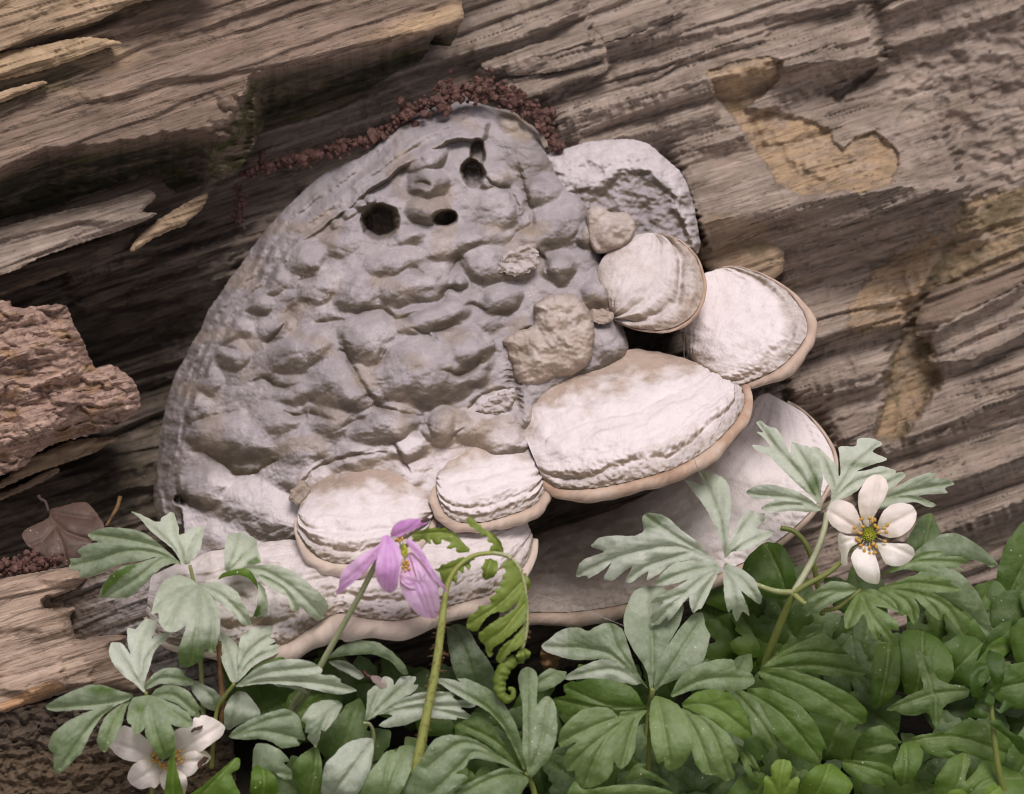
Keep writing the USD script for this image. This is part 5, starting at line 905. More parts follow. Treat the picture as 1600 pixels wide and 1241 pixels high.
single('pale dusted bottom leaf with a tiny spiky shoot, left of the dark green leaf', [zf([(-40, 960), (-30, 560), (0, 480), (120, 490), (220, 540), (300, 620), (305, 650), (250, 660), (335, 740), (335, 820), (270, 820), (200, 780), (120, 720), (60, 760)])], 520, 530, .52, .6, seed=63, axes=[zf([(-30, 760), (320, 780)])])
single('bright green fleshy leaf at the bottom edge beside the white flower', [ze([(900, 960), (930, 895), (1000, 850), (1100, 770), (1250, 640), (1350, 556), (1392, 560), (1390, 660), (1310, 700), (1330, 760), (1400, 900), (1420, 980)])], 512, 530, 0.0, .25, 'bright_leaf_look', seed=66, axes=[ze([(980, 960), (1370, 560)])], arch=14)
single('dark glossy bright-edged leaf at the bottom edge under the toothed leaf', [zf([(-60, 980), (-40, 720), (0, 680), (100, 720), (180, 790), (210, 900), (210, 990)])], 536, 540, .0, .15, 'bright_leaf_look', seed=69, axes=[zf([(60, 990), (60, 700)])], arch=10)
single('green leaf in the dark gap behind the yellow stalk of the left silver plant', [zd([(230, 905), (110, 860), (60, 790), (0, 715), (-10, 640), (20, 605), (110, 650), (200, 690), (290, 780), (340, 830), (300, 900)])], 440, 450, .60, .3, seed=72, axes=[zd([(260, 900), (20, 620)])])
single('wide grey leaf lying under the left silver plant in shade', [zd([(340, 780), (420, 700), (500, 720), (560, 790), (620, 870), (640, 930), (560, 970), (440, 1010), (330, 1080), (300, 1020), (290, 900)])], 440, 456, .62, .3, seed=75, axes=[zd([(420, 700), (360, 1050)])])
single('white crusted narrow leaf in the dark below the bottom shelf', [zd([(1250, 440), (1330, 425), (1420, 430), (1500, 480), (1570, 540), (1598, 585), (1540, 605), (1460, 560), (1340, 500)])], 440, 450, 1.0, .3, seed=78, arch=4)
single('arched hairy leaf curving over the dark gap under the purple flower', [Z(530, 820, 2.947, [(-60, 620), (0, 560), (80, 530), (180, 540), (250, 590), (300, 640), (320, 690), (290, 690), (240, 630), (160, 595), (60, 600), (0, 608)])], 462, 476, .40, .5, seed=81, axes=[Z(530, 820, 2.947, [(-60, 620), (310, 690)])], arch=16)
single('upright dark dusted leaf behind the yellow fern stalk', [Z(530, 820, 2.947, [(560, 760), (520, 650), (500, 560), (495, 470), (540, 455), (590, 470), (640, 560), (700, 640), (735, 720), (730, 780), (640, 800)])], 400, 410, .34, .2, seed=84, axes=[Z(530, 820, 2.947, [(640, 790), (530, 465)])])

# --- centre: silver leaf pair and the big dusty leaf
t = plant('wood_anemone', 'silver dusted toothed leaf crossed by the yellow fern stalk', 'plant', (572, 1140, 470))
tube(t, 'stem', [(580, 1190, 450), (584, 1150, 470), (578, 1132, 482), (568, 1130, 490)], 3, 2.2, 'stem_look', msk=(0, .3, .5))
leaf(t, [dict(outline=zg([(60, 822), (80, 640), (80, 540), (150, 480), (210, 455), (215, 405), (270, 390), (320, 430), (325, 485), (385, 402), (440, 390), (535, 398), (530, 430), (500, 470), (560, 470), (520, 540), (400, 600), (260, 720), (200, 735)]), d0=490, d1=456, axis=zg([(60, 822), (480, 400)]), veins=[zg([(60, 822), (250, 640), (500, 410)]), zg([(90, 790), (160, 600), (260, 400)])], dust=lambda x, y: .55 + .35 * sst(1075, 1060, y), tone=.5, arch=8, seed=91),
         dict(outline=zg([(70, 825), (200, 735), (300, 660), (400, 600), (560, 545), (700, 530), (860, 540), (945, 545), (865, 580), (905, 615), (1030, 612), (1090, 665), (1040, 690), (930, 680), (1050, 762), (1042, 800), (900, 770), (912, 798), (760, 785), (600, 775), (520, 812), (420, 850), (260, 872), (180, 852), (230, 810), (330, 752), (200, 740)]), d0=492, d1=500, axis=zg([(60, 825), (1050, 690)]), veins=[zg([(65, 822), (400, 650), (900, 560)]), zg([(65, 822), (450, 690), (1060, 670)]), zg([(300, 710), (650, 700), (1030, 785)])], dust=.72, tone=.5, arch=22, quilt=8, seed=92)])
t = plant('wood_anemone', 'big dusty green plant fanning out at bottom centre before the fern', 'plant', (832, 1270, 480))
L5 = 512
tube(t, 'stem', [(845, 1300, 470), (835, 1240, 490), (826, 1214, L5 - 6), (822, 1208, L5)], 5, 3.6, 'stem_look', msk=(0, 0, .4))
leaf(t, [dict(outline=zh([(1060, 920), (1000, 780), (920, 610), (840, 480), (740, 375), (640, 312), (560, 290), (450, 220), (350, 160), (270, 100), (160, 72), (215, 62), (280, 55), (400, 70), (480, 100), (438, 60), (520, 58), (640, 110), (760, 170), (860, 270), (930, 380), (990, 500), (1035, 640), (1050, 760), (1085, 880)]), d0=L5, d1=L5 - 20, axis=zh([(1070, 920), (250, 60)]), veins=[zh([(1070, 920), (930, 600), (720, 340), (260, 70)])], dust=lambda x, y: .30 + .45 * sst(770, 690, x), tone=.6, arch=34, quilt=8, seed=94)])
leaf(t, [dict(outline=zh([(1095, 960), (1080, 860), (1040, 720), (1050, 560), (1045, 300), (1020, 180), (1000, 40), (1040, -30), (1100, -50), (1170, -10), (1190, 60), (1180, 200), (1175, 315), (1240, 232), (1300, 225), (1355, 310), (1370, 480), (1360, 620), (1300, 800), (1200, 900), (1130, 985)]), d0=L5 + 2, d1=L5 - 26, axis=zh([(1100, 960), (1120, -20)]), veins=[zh([(1100, 960), (1090, 600), (1090, -20)]), zh([(1105, 940), (1220, 650), (1290, 250)])], dust=.36, tone=.65, arch=18, quilt=6, seed=95)])
leaf(t, [dict(outline=zh([(1075, 945), (950, 850), (850, 785), (720, 690), (600, 620), (480, 590), (350, 580), (230, 620), (170, 700), (100, 820), (0, 960), (-80, 1110), (-60, 1190), (200, 1200), (330, 1132), (450, 1050), (552, 985), (500, 945), (415, 945), (520, 880), (556, 812), (620, 800), (720, 822), (850, 845), (960, 900)]), d0=L5 + 6, d1=L5 + 40, axis=zh([(1070, 940), (0, 1080)]), veins=[zh([(1070, 940), (800, 770), (480, 660), (150, 900)]), zh([(900, 840), (620, 740), (480, 860), (200, 1130)])], dust=.36, tone=.55, arch=34, quilt=8, seed=96),
         dict(outline=zh([(1102, 985), (1050, 950), (960, 892), (850, 890), (720, 940), (600, 1000), (500, 1050), (420, 1100), (380, 1190), (1000, 1200), (1060, 1080), (1100, 1020)]), d0=L5 + 12, d1=L5 + 44, axis=zh([(1100, 985), (420, 1150)]), veins=[zh([(1100, 985), (850, 960), (430, 1150)])], dust=.30, tone=.6, arch=20, quilt=7, seed=97)])
leaf(t, [dict(outline=zh([(1030, 915), (900, 810), (750, 690), (600, 600), (430, 525), (380, 440), (450, 430), (560, 440), (575, 370), (680, 380), (760, 480), (850, 620), (960, 770)]), d0=L5 - 8, d1=L5 - 16, axis=zh([(1030, 915), (420, 460)]), veins=[zh([(1030, 915), (800, 650), (420, 460)])], dust=.16, tone=.45, arch=16, seed=98)])
single('notched sage green leaf in front of the yellow fern stalk foot', [zf([(1100, 1000), (980, 980), (960, 954), (1000, 860), (1060, 740), (1140, 640), (1200, 560), (1265, 540), (1300, 570), (1320, 515), (1400, 495), (1470, 510), (1480, 580), (1450, 680), (1400, 820), (1330, 960), (1260, 1010)])], 556, 530, .34, .7, seed=101, axes=[zf([(1200, 1000), (1330, 520)])], veins=[[zf([(1200, 1000), (1280, 780), (1400, 510)]), zf([(1190, 1000), (1200, 800), (1255, 550)])]])
single('green leaf nestled behind the fern curl above the big dusty plant', [zi([(-30, 980), (-60, 900), (40, 860), (100, 800), (150, 765), (210, 780), (250, 790), (300, 800), (280, 860), (200, 920), (80, 970)])], 470, 470, .42, .6, seed=104, axes=[zi([(-40, 960), (250, 790)])])

# --- centre right rosette
t = plant('wood_anemone', 'large smooth-lobed plant with upright dusty leaf, in front of the shaded underside shelf', 'plant', (1015, 1110, 400))
L6 = 440
tube(t, 'stem', [(1010, 1160, 390), (1014, 1110, 410), (1018, 1088, L6 - 6), (1020, 1075, L6)], 4.2, 4, 'stem_look', msk=(0, .1, .5))
leaf(t, [dict(outline=zi([(1000, 1000), (960, 780), (840, 600), (780, 480), (765, 360), (800, 240), (850, 130), (950, 80), (1060, 90), (1200, 150), (1280, 250), (1240, 400), (1150, 560), (1070, 680), (1040, 780)]), d0=L6, d1=L6 - 60, axis=zi([(1000, 1000), (980, 85)]), veins=[zi([(1005, 990), (1010, 600), (990, 100)])], dust=lambda x, y: .46 + .2 * np.exp(-((x - 1010) / 30) ** 2) * sst(985, 940, y), tone=.45, arch=14, quilt=8, seed=111, cup=3),
         dict(outline=zi([(1010, 1000), (1050, 700), (1150, 560), (1250, 420), (1350, 310), (1430, 300), (1455, 430), (1495, 490), (1470, 600), (1440, 700), (1350, 800), (1200, 870), (1080, 912)]), d0=L6 + 2, d1=L6 - 30, axis=zi([(1010, 990), (1440, 330)]), veins=[zi([(1015, 990), (1200, 700), (1430, 340)])], dust=.42, tone=.45, arch=16, quilt=7, seed=112)])
leaf(t, [dict(outline=zi([(990, 960), (900, 830), (830, 650), (770, 450), (700, 400), (640, 385), (540, 420), (478, 465), (400, 430), (300, 430), (210, 470), (170, 510), (80, 580), (110, 630), (200, 660), (330, 700), (500, 700), (570, 690), (700, 700), (860, 830)]), d0=L6 + 4, d1=L6 - 10, axis=zi([(985, 950), (100, 590)]), veins=[zi([(985, 950), (760, 730), (560, 620), (110, 590)]), zi([(900, 850), (720, 600), (650, 400)])], dust=lambda x, y: .46 + .35 * sst(900, 860, x), tone=.45, arch=22, quilt=8, seed=113),
         dict(outline=zi([(985, 965), (860, 830), (700, 700), (560, 695), (380, 770), (258, 850), (300, 872), (480, 850), (640, 870), (780, 892), (870, 912), (940, 890)]), d0=L6 + 6, d1=L6 + 14, axis=zi([(985, 960), (270, 855)]), veins=[zi([(985, 960), (700, 780), (280, 850)])], dust=.66, tone=.4, arch=18, seed=114)])
t = plant('wood_anemone', 'fresh green rosette of rounded lobes in the middle of the bottom leaves', 'plant', (1016, 1190, 450))
L7 = 486
tube(t, 'stem', [(1012, 1290, 430), (1014, 1180, 450), (1016, 1115, L7 - 4)], 4, 3, 'stem_look', msk=(0, 0, .5))
leaf(t, [dict(outline=zj([(925, 300), (870, 260), (840, 180), (760, 110), (600, 60), (440, 50), (320, 90), (298, 70), (210, 110), (220, 160), (245, 195), (110, 222), (160, 300), (250, 380), (340, 340), (500, 305), (700, 318)]), d0=L7 - 4, d1=L7 - 26, axis=zj([(925, 300), (130, 230)]), veins=[zj([(925, 300), (600, 280), (250, 140)]), zj([(800, 300), (500, 300), (140, 230)])], dust=.10, tone=.45, arch=20, quilt=7, seed=121)])
leaf(t, [dict(outline=zj([(925, 315), (820, 325), (690, 330), (680, 375), (600, 300), (500, 290), (380, 310), (280, 380), (190, 480), (170, 580), (190, 640), (280, 600), (335, 580), (230, 670), (215, 760), (240, 830), (315, 815), (310, 900), (360, 970), (470, 960), (570, 910), (630, 820), (632, 730), (660, 790), (700, 812), (760, 760), (815, 650), (818, 520), (850, 400)]), d0=L7, d1=L7 + 50, axis=zj([(920, 315), (360, 900)]), veins=[zj([(920, 315), (690, 430), (520, 640), (390, 960)]), zj([(900, 330), (550, 420), (180, 590)]), zj([(820, 380), (760, 560), (700, 800)]), zj([(650, 460), (420, 640), (240, 820)])], dust=.24, tone=.7, arch=22, quilt=9, seed=122)])
leaf(t, [dict(outline=zj([(990, 190), (940, 250), (930, 420), (950, 600), (1000, 772), (1058, 735), (1060, 800), (1110, 830), (1200, 790), (1270, 690), (1290, 600), (1270, 450), (1210, 320), (1150, 255)]), d0=L7 + 10, d1=L7 + 56, axis=zj([(1000, 200), (1110, 820)]), veins=[zj([(1000, 200), (1060, 500), (1110, 815)])], dust=.22, tone=.85, arch=24, quilt=8, seed=123)])
leaf(t, [dict(outline=[(1062, 1102), (1085, 1082), (1110, 1076), (1140, 1083), (1160, 1105), (1172, 1130), (1176, 1150), (1160, 1155), (1140, 1145), (1120, 1132), (1095, 1118)], d0=L7 + 6, d1=L7 + 24, axis=[(1062, 1102), (1170, 1148)], veins=[[(1062, 1102), (1115, 1105), (1172, 1146)]], dust=.12, tone=1.0, arch=18, quilt=6, seed=124),
         dict(outline=[(1062, 1104), (1095, 1116), (1115, 1128), (1138, 1146), (1155, 1178), (1150, 1194), (1140, 1190), (1150, 1214), (1135, 1222), (1122, 1213), (1118, 1205), (1121, 1212), (1100, 1210), (1087, 1195), (1080, 1170), (1078, 1140)], d0=L7 + 6, d1=L7 + 56, axis=[(1064, 1104), (1130, 1212)], veins=[[(1064, 1104), (1090, 1150), (1110, 1208)], [(1064, 1104), (1110, 1140), (1138, 1215)]], dust=.24, tone=.8, arch=20, quilt=8, seed=125)])
leaf(t, [dict(outline=[(1045, 1092), (1060, 1060), (1090, 1038), (1120, 1030), (1146, 1030), (1150, 1046), (1175, 1052), (1181, 1066), (1166, 1077), (1140, 1080), (1110, 1075), (1080, 1079)], d0=L7 - 12, d1=L7 - 30, axis=[(1045, 1090), (1176, 1058)], veins=[[(1045, 1090), (1100, 1062), (1176, 1060)]], dust=.34, tone=.6, arch=16, quilt=7, seed=126)])
single('slim dusty leaf tip pointing down right beside the fresh green rosette', [zn([(240, 412), (300, 400), (400, 450), (470, 560), (550, 700), (602, 892), (510, 872), (480, 820), (390, 780), (370, 650), (300, 520)])], 474, 500, .34, .5, seed=131, axes=[zn([(240, 412), (600, 890)])])
single('two-lobed green leaf hiding under the bottom of the fresh rosette', [zn([(250, 830), (330, 870), (400, 940), (460, 1060), (400, 1040), (360, 990), (400, 1080), (460, 1170), (400, 1180), (330, 1050), (300, 960)])], 450, 470, .14, .4, seed=134)
single('long green leaf with rolled edge along the bottom under the rosette', [zj([(640, 945), (720, 880), (820, 760), (920, 765), (860, 800), (980, 850), (1060, 900), (1135, 980), (1020, 920), (900, 880), (780, 890)])], 500, 512, .16, .5, seed=137, axes=[zj([(640, 945), (1130, 975)])])
single('light green leaf lying flat along the bottom edge, centre', [zj([(215, 1100), (240, 1010), (310, 900), (370, 980), (480, 970), (640, 945), (800, 935), (960, 950), (1100, 990), (1200, 1060), (1210, 1120)])], 524, 530, .20, .75, seed=140, axes=[zj([(230, 1060), (1180, 1040)])])

# --- the right hand flowering plant (stem, three bract leaves, flower)
t = plant('wood_anemone', 'flowering plant at right: one white open flower above three whorled dusty leaves', 'plant', (1196, 1040, 330))
J = 420
tube(t, 'stem', [(1192, 1060, 330), (1198, 1030, 345), (1215, 985, 380), (1234, 940, J - 8), (1240, 926, J)], 6.2, 5.0, 'stem_look', msk=(0, 0, .35))
tube(t, 'leaf_stalk', [(1240, 926, J), (1212, 924, J - 2), (1185, 915, J - 8), (1160, 902, J - 16), (1133, 881, J - 24)], 4.6, 2.6, 'stem_look', msk=(0, .2, .5))
tube(t, 'leaf_stalk', [(1240, 926, J), (1258, 896, J - 14), (1276, 862, J - 34), (1288, 826, J - 50), (1292, 802, J - 58)], 5.2, 4.2, 'stem_look', msk=(0, .5, .6))
tube(t, 'leaf_stalk', [(1240, 928, J), (1256, 942, J + 10), (1280, 953, J + 20), (1306, 950, J + 26), (1326, 936, J + 30), (1345, 921, J + 32)], 4.2, 2.8, 'stem_look', msk=(0, .1, .6))
La = J - 24
leaf(t, [dict(outline=zk([(1010, 775), (930, 720), (850, 620), (760, 560), (640, 450), (520, 430), (480, 460), (500, 560), (420, 592), (300, 585), (200, 595), (130, 660), (250, 692), (100, 740), (60, 780), (40, 868), (120, 850), (120, 878), (220, 820), (285, 760), (220, 882), (290, 890), (370, 820), (425, 788), (365, 895), (410, 905), (470, 860), (532, 818), (510, 890), (590, 850), (660, 790), (760, 752), (860, 745), (950, 760)]), d0=La, d1=La - 40, axis=zk([(1010, 770), (50, 800)]), veins=[zk([(1010, 770), (700, 660), (350, 720), (50, 850)]), zk([(1010, 770), (750, 620), (500, 450)]), zk([(800, 700), (520, 790), (370, 895)])], dust=lambda x, y: .86 - .5 * np.exp(-(((x - 1015) / 26) ** 2 + ((y - 815) / 16) ** 2)), tone=.2, arch=26, quilt=7, seed=151)])
leaf(t, [dict(outline=zk([(1010, 792), (930, 752), (800, 750), (700, 770), (620, 830), (556, 922), (640, 922), (720, 902), (805, 875), (700, 940), (560, 1010), (538, 1042), (640, 1022), (570, 1090), (538, 1132), (545, 1187), (600, 1180), (652, 1126), (660, 1162), (700, 1120), (750, 1050), (800, 990), (800, 1040), (825, 1112), (862, 1076), (880, 1082), (930, 980), (970, 890)]), d0=La + 4, d1=La + 40, axis=zk([(1010, 790), (560, 1160)]), veins=[zk([(1010, 790), (830, 920), (560, 1170)]), zk([(1010, 790), (780, 830), (570, 915)]), zk([(990, 820), (900, 960), (830, 1100)]), zk([(760, 970), (660, 1010), (550, 1035)])], dust=.72, tone=.4, arch=22, quilt=7, seed=152),
         dict(outline=zk([(1020, 792), (1080, 780), (1170, 820), (1240, 880), (1270, 960), (1290, 990), (1275, 1050), (1200, 1000), (1140, 945), (1190, 1050), (1205, 1132), (1158, 1085), (1120, 1167), (1092, 1120), (1088, 1070), (1060, 1107), (1035, 1000), (1028, 890)]), d0=La + 4, d1=La + 44, axis=zk([(1020, 790), (1150, 1100)]), veins=[zk([(1020, 790), (1090, 930), (1120, 1155)]), zk([(1030, 800), (1150, 880), (1275, 1035)])], dust=.70, tone=.45, arch=20, quilt=7, seed=153),
         dict(outline=zk([(1030, 745), (1060, 640), (1110, 540), (1150, 450), (1190, 410), (1230, 420), (1240, 442), (1310, 435), (1300, 462), (1312, 482), (1235, 540), (1362, 555), (1350, 592), (1260, 640), (1170, 690), (1090, 692)]), d0=La + 2, d1=La - 30, axis=zk([(1030, 745), (1260, 470)]), veins=[zk([(1030, 745), (1130, 580), (1230, 430)]), zk([(1040, 740), (1180, 640), (1350, 560)])], dust=.86, tone=.4, arch=10, quilt=6, seed=154),
         dict(outline=zk([(1040, 745), (1020, 640), (970, 520), (920, 420), (850, 320), (760, 210), (830, 225), (905, 262), (850, 140), (950, 160), (1030, 200), (1070, 260), (1080, 370), (1070, 500), (1060, 620)]), d0=La + 2, d1=La - 50, axis=zk([(1040, 740), (880, 170)]), veins=[zk([(1040, 740), (1000, 460), (880, 160)])], dust=.74, tone=.35, arch=8, quilt=6, seed=155)])
Lb = J - 58
leaf(t, [dict(outline=zl([(645, 690), (560, 600), (450, 500), (350, 400), (260, 310), (180, 285), (148, 240), (270, 262), (290, 262), (240, 200), (178, 152), (238, 162), (180, 90), (215, 72), (270, 120), (330, 130), (380, 220), (418, 318), (428, 220), (480, 240), (560, 260), (620, 340), (650, 480), (632, 560), (640, 640)]), d0=Lb, d1=Lb - 46, axis=zl([(645, 690), (240, 140)]), veins=[zl([(645, 690), (480, 440), (320, 260), (200, 90)]), zl([(630, 660), (570, 450), (450, 240)])], dust=lambda x, y: .82 - .6 * np.exp(-(((x - 1272) / 9) ** 2 + ((y - 757) / 20) ** 2)), tone=.3, arch=10, quilt=6, seed=156),
         dict(outline=zl([(645, 698), (560, 620), (460, 560), (300, 520), (190, 520), (108, 572), (150, 612), (240, 620), (325, 622), (205, 682), (270, 722), (420, 700), (560, 712)]), d0=Lb + 2, d1=Lb + 8, axis=zl([(645, 695), (120, 590)]), veins=[zl([(645, 695), (450, 620), (120, 580)]), zl([(500, 660), (380, 660), (220, 690)])], dust=.82, tone=.3, arch=18, quilt=6, seed=157),
         dict(outline=zl([(660, 705), (700, 640), (705, 560), (660, 480), (600, 360), (555, 258), (610, 255), (680, 320), (750, 395), (758, 470), (772, 440), (762, 330), (752, 252), (880, 257), (880, 198), (980, 195), (1070, 235), (975, 292), (1112, 345), (960, 392), (870, 430), (960, 420), (1050, 385), (1170, 430), (1060, 480), (930, 520), (850, 590), (740, 640)]), d0=Lb + 2, d1=Lb - 44, axis=zl([(660, 700), (980, 230)]), veins=[zl([(660, 700), (780, 520), (870, 380), (1050, 225)]), zl([(665, 690), (720, 540), (620, 280)]), zl([(700, 640), (880, 500), (1150, 425)])], dust=lambda x, y: .90 - .5 * np.exp(-(((x - 1345) / 30) ** 2 + ((y - 727) / 7) ** 2)), tone=.3, arch=8, quilt=6, seed=158)])
leaf(t, [dict(outline=zl([(880, 700), (1000, 640), (1080, 600), (1150, 540), (1250, 480), (1380, 435), (1430, 447), (1420, 478), (1500, 475), (1567, 515), (1485, 545), (1520, 580), (1350, 590), (1300, 596), (1440, 660), (1390, 682), (1290, 640), (1180, 650), (1050, 690)]), d0=Lb - 8, d1=Lb - 30, axis=zl([(880, 700), (1550, 515)]), veins=[zl([(880, 700), (1200, 580), (1550, 512)]), zl([(1000, 650), (1220, 610), (1420, 665)])], dust=.62, tone=.4, arch=14, quilt=7, seed=159),
         dict(outline=zl([(900, 640), (960, 560), (1050, 480), (1140, 440), (1200, 430), (1225, 460), (1180, 500), (1120, 560), (1000, 640)]), d0=Lb - 14, d1=Lb - 40, axis=zl([(900, 640), (1215, 450)]), veins=[zl([(900, 640), (1060, 530), (1210, 450)])], dust=.74, tone=.4, arch=8, seed=160)])
Lc = J + 32
leaf(t, [dict(outline=zm([(815, 272), (720, 220), (620, 210), (540, 250), (440, 330), (420, 352), (450, 352), (412, 405), (450, 405), (432, 462), (490, 438), (520, 440), (580, 390), (680, 340), (780, 290)]), d0=Lc, d1=Lc - 6, axis=zm([(815, 272), (430, 420)]), veins=[zm([(815, 272), (620, 310), (430, 440)]), zm([(700, 285), (560, 290), (425, 350)])], dust=.36, tone=.65, arch=16, quilt=6, seed=161),
         dict(outline=zm([(820, 278), (760, 340), (700, 450), (712, 556), (790, 510), (840, 432), (870, 530), (935, 642), (958, 575), (1000, 640), (1020, 660), (1040, 655), (1078, 682), (1080, 632), (1020, 545), (1088, 562), (1080, 500), (1000, 430), (905, 385), (1000, 400), (1092, 440), (1060, 360), (980, 300), (900, 262)]), d0=Lc + 2, d1=Lc + 44, axis=zm([(820, 278), (1020, 640)]), veins=[zm([(820, 278), (880, 430), (1060, 660)]), zm([(820, 285), (770, 410), (715, 545)]), zm([(830, 285), (960, 340), (1085, 435)]), zm([(880, 420), (910, 530), (935, 630)])], dust=.22, tone=.75, arch=18, quilt=7, seed=162)])
leaf(t, [dict(outline=zm([(930, 268), (1050, 220), (1180, 172), (1300, 168), (1420, 190), (1450, 215), (1440, 235), (1522, 270), (1480, 290), (1300, 297), (1420, 345), (1480, 400), (1570, 470), (1577, 540), (1530, 608), (1500, 560), (1440, 480), (1400, 430), (1370, 492), (1300, 440), (1180, 315), (1230, 400), (1222, 480), (1190, 527), (1140, 440), (1090, 462), (1050, 350), (980, 300)]), d0=Lc - 4, d1=Lc + 24, axis=zm([(930, 268), (1540, 520)]), veins=[zm([(930, 268), (1150, 290), (1400, 380), (1535, 590)]), zm([(930, 268), (1200, 230), (1510, 270)]), zm([(1020, 280), (1150, 370), (1190, 515)]), zm([(1220, 300), (1320, 390), (1370, 480)])], dust=.22, tone=.75, arch=22, quilt=7, seed=163)])
leaf(t, [dict(outline=zm([(940, 185), (1050, 100), (1180, 30), (1320, 0), (1405, 10), (1340, 45), (1500, 38), (1598, 90), (1480, 98), (1552, 152), (1450, 120), (1300, 112), (1392, 150), (1250, 152), (1120, 128), (1000, 165)]), d0=Lc - 34, d1=Lc - 50, axis=zm([(940, 185), (1590, 90)]), veins=[zm([(940, 185), (1200, 80), (1590, 90)]), zm([(1100, 110), (1250, 40), (1395, 12)])], dust=.32, tone=.75, arch=12, quilt=6, seed=164)])
# flower
Fd = 450
tube(t, 'flower_stalk', [(1240, 926, J), (1264, 912, J + 8), (1290, 898, J + 16), (1312, 880, J + 22), (1324, 864, J + 22), (1334, 852, Fd - 22), (1350, 842, Fd - 10)], 4.2, 3.0, 'stem_look', msk=(0, .1, .5))
PET = [[(480, 590), (440, 500), (420, 400), (425, 300), (470, 220), (500, 170), (560, 135), (630, 135), (680, 190), (695, 260), (660, 350), (610, 430), (560, 520), (520, 610)], [(450, 665), (330, 670), (250, 650), (180, 600), (140, 540), (130, 480), (170, 400), (220, 365), (290, 370), (370, 410), (410, 480), (460, 600)], [(590, 650), (610, 560), (650, 470), (720, 410), (820, 390), (910, 410), (955, 480), (945, 560), (890, 640), (800, 700), (720, 710), (640, 690)], [(580, 760), (640, 760), (760, 765), (870, 770), (930, 810), (938, 870), (890, 930), (820, 970), (740, 972), (670, 950), (640, 880)], [(460, 790), (420, 800), (370, 850), (355, 900), (380, 980), (420, 1060), (500, 1120), (600, 1140), (620, 1080), (610, 980), (580, 890), (540, 800)], [(450, 720), (420, 700), (330, 700), (290, 690), (250, 665), (230, 700), (240, 790), (265, 880), (260, 950), (320, 968), (320, 860), (350, 800), (420, 760)]]
TIP = [(610, 140), (160, 470), (940, 470), (930, 880), (600, 1130), (260, 760)]
for k, (o, tp) in enumerate(zip(PET, TIP)):
    ax = zq([(520, 690), tp])
    blade(t, 'petal', zq(o), Fd, Fd + (8, 14, 4, 16, 22, 18)[k], axis=ax, veins=[ax], mat='white_petal_look', dust=0.0, tone=(.15, .15, .3, .7, .75, .6)[k], arch=(6, 10, 8, 14, 16, 12)[k], quilt=2.5, seed=170 + k, curl=8, side=False, jag=.35)
rng = np.random.default_rng(8)
cc = zq([(522, 680)])[0]
hd = holder(t, 'carpel_head')
for k in range(46):      # a domed cluster of small pointed carpels
    r = math.sqrt((k + .5) / 46) * 11.5; a = k * 2.39996
    x, y = cc[0] + r * math.cos(a), cc[1] + r * math.sin(a); h = Fd + 8 + 13 * math.sqrt(max(0, 1 - (r / 13) ** 2))
    tube(hd, 'carpel', [(cc[0] + .6 * (x - cc[0]), cc[1] + .6 * (y - cc[1]), h - 8), (x, y, h), (x + 1.8 * math.cos(a), y + 1.8 * math.sin(a), h + 2.5)], [1.8, 2.1, 1.4, .4], 0, 'carpel_look', 6, step=2)
stamens(t, zq([(385, 620), (400, 650), (405, 720), (430, 740), (445, 785), (525, 800), (585, 795), (572, 850), (665, 745), (660, 625), (690, 595), (680, 660), (572, 545), (525, 530), (450, 540), (612, 665), (575, 600), (475, 830), (520, 857), (440, 670), (548, 560), (600, 620), (560, 770), (460, 610)]), cc, Fd + 4, Fd + 20, 3.6)

# --- big leaves in the shade behind and under the right plant
single('dark smooth broad leaf in the shade left of the thick flower stem', [[(1222, 938), (1180, 928), (1152, 912), (1165, 872), (1195, 846), (1222, 850), (1240, 880), (1245, 910), (1238, 934)]], 290, 280, 0, .2, 'leaf_look', seed=201, axes=[[(1230, 935), (1195, 850)]], group=None)
tube(plant('green_stalk', 'curved bare green stalk in the dark gap behind the thick flower stem', 'stalk', (1268, 870, 300)), 'stalk_body', [(1220, 825, 300), (1240, 830, 305), (1258, 848, 308), (1268, 872, 300), (1275, 900, 290), (1285, 960, 260)], 3.8, 4.2, 'stem_look', msk=(0, 0, .3))
single('pale blurred dusty leaf behind the white petals at right', [[(1408, 892), (1420, 870), (1444, 850), (1475, 833), (1500, 834), (1530, 852), (1562, 882), (1548, 888), (1530, 876), (1480, 872), (1440, 874)]], 280, 260, .66, .4, seed=203, axes=[[(1408, 892), (1555, 884)]])
single('pale blurred dusty leaf hanging down at right behind the green toothed leaf', [[(1420, 905), (1445, 888), (1470, 884), (1500, 894), (1530, 928), (1552, 985), (1545, 1002), (1520, 962), (1490, 942), (1450, 930)]], 300, 290, .56, .5, seed=206, axes=[[(1420, 905), (1548, 990)]])
single('dim grey-green leaf behind the right white petal', [[(1440, 900), (1410, 880), (1418, 840), (1440, 806), (1456, 800), (1468, 828), (1472, 840), (1440, 866)]], 270, 250, .30, .3, seed=209, axes=[[(1430, 890), (1456, 802)]])
A = 'large smooth leaf low at right, under the flowering plant'
single('dim striped leaf spreading right from the foot of the thick flower stem', [[(1182, 1047), (1230, 1010), (1262, 992), (1282, 984), (1300, 1000), (1328, 1024), (1340, 1038), (1358, 1050), (1345, 1060), (1290, 1056), (1240, 1046)]], 372, 356, .24, .45, seed=212, axes=[[(1182, 1047), (1352, 1052)]], veins=[[[(1182, 1047), (1270, 1040), (1350, 1053)], [(1190, 1042), (1250, 1020), (1325, 1024)], [(1200, 1036), (1240, 1010), (1284, 990)]]])
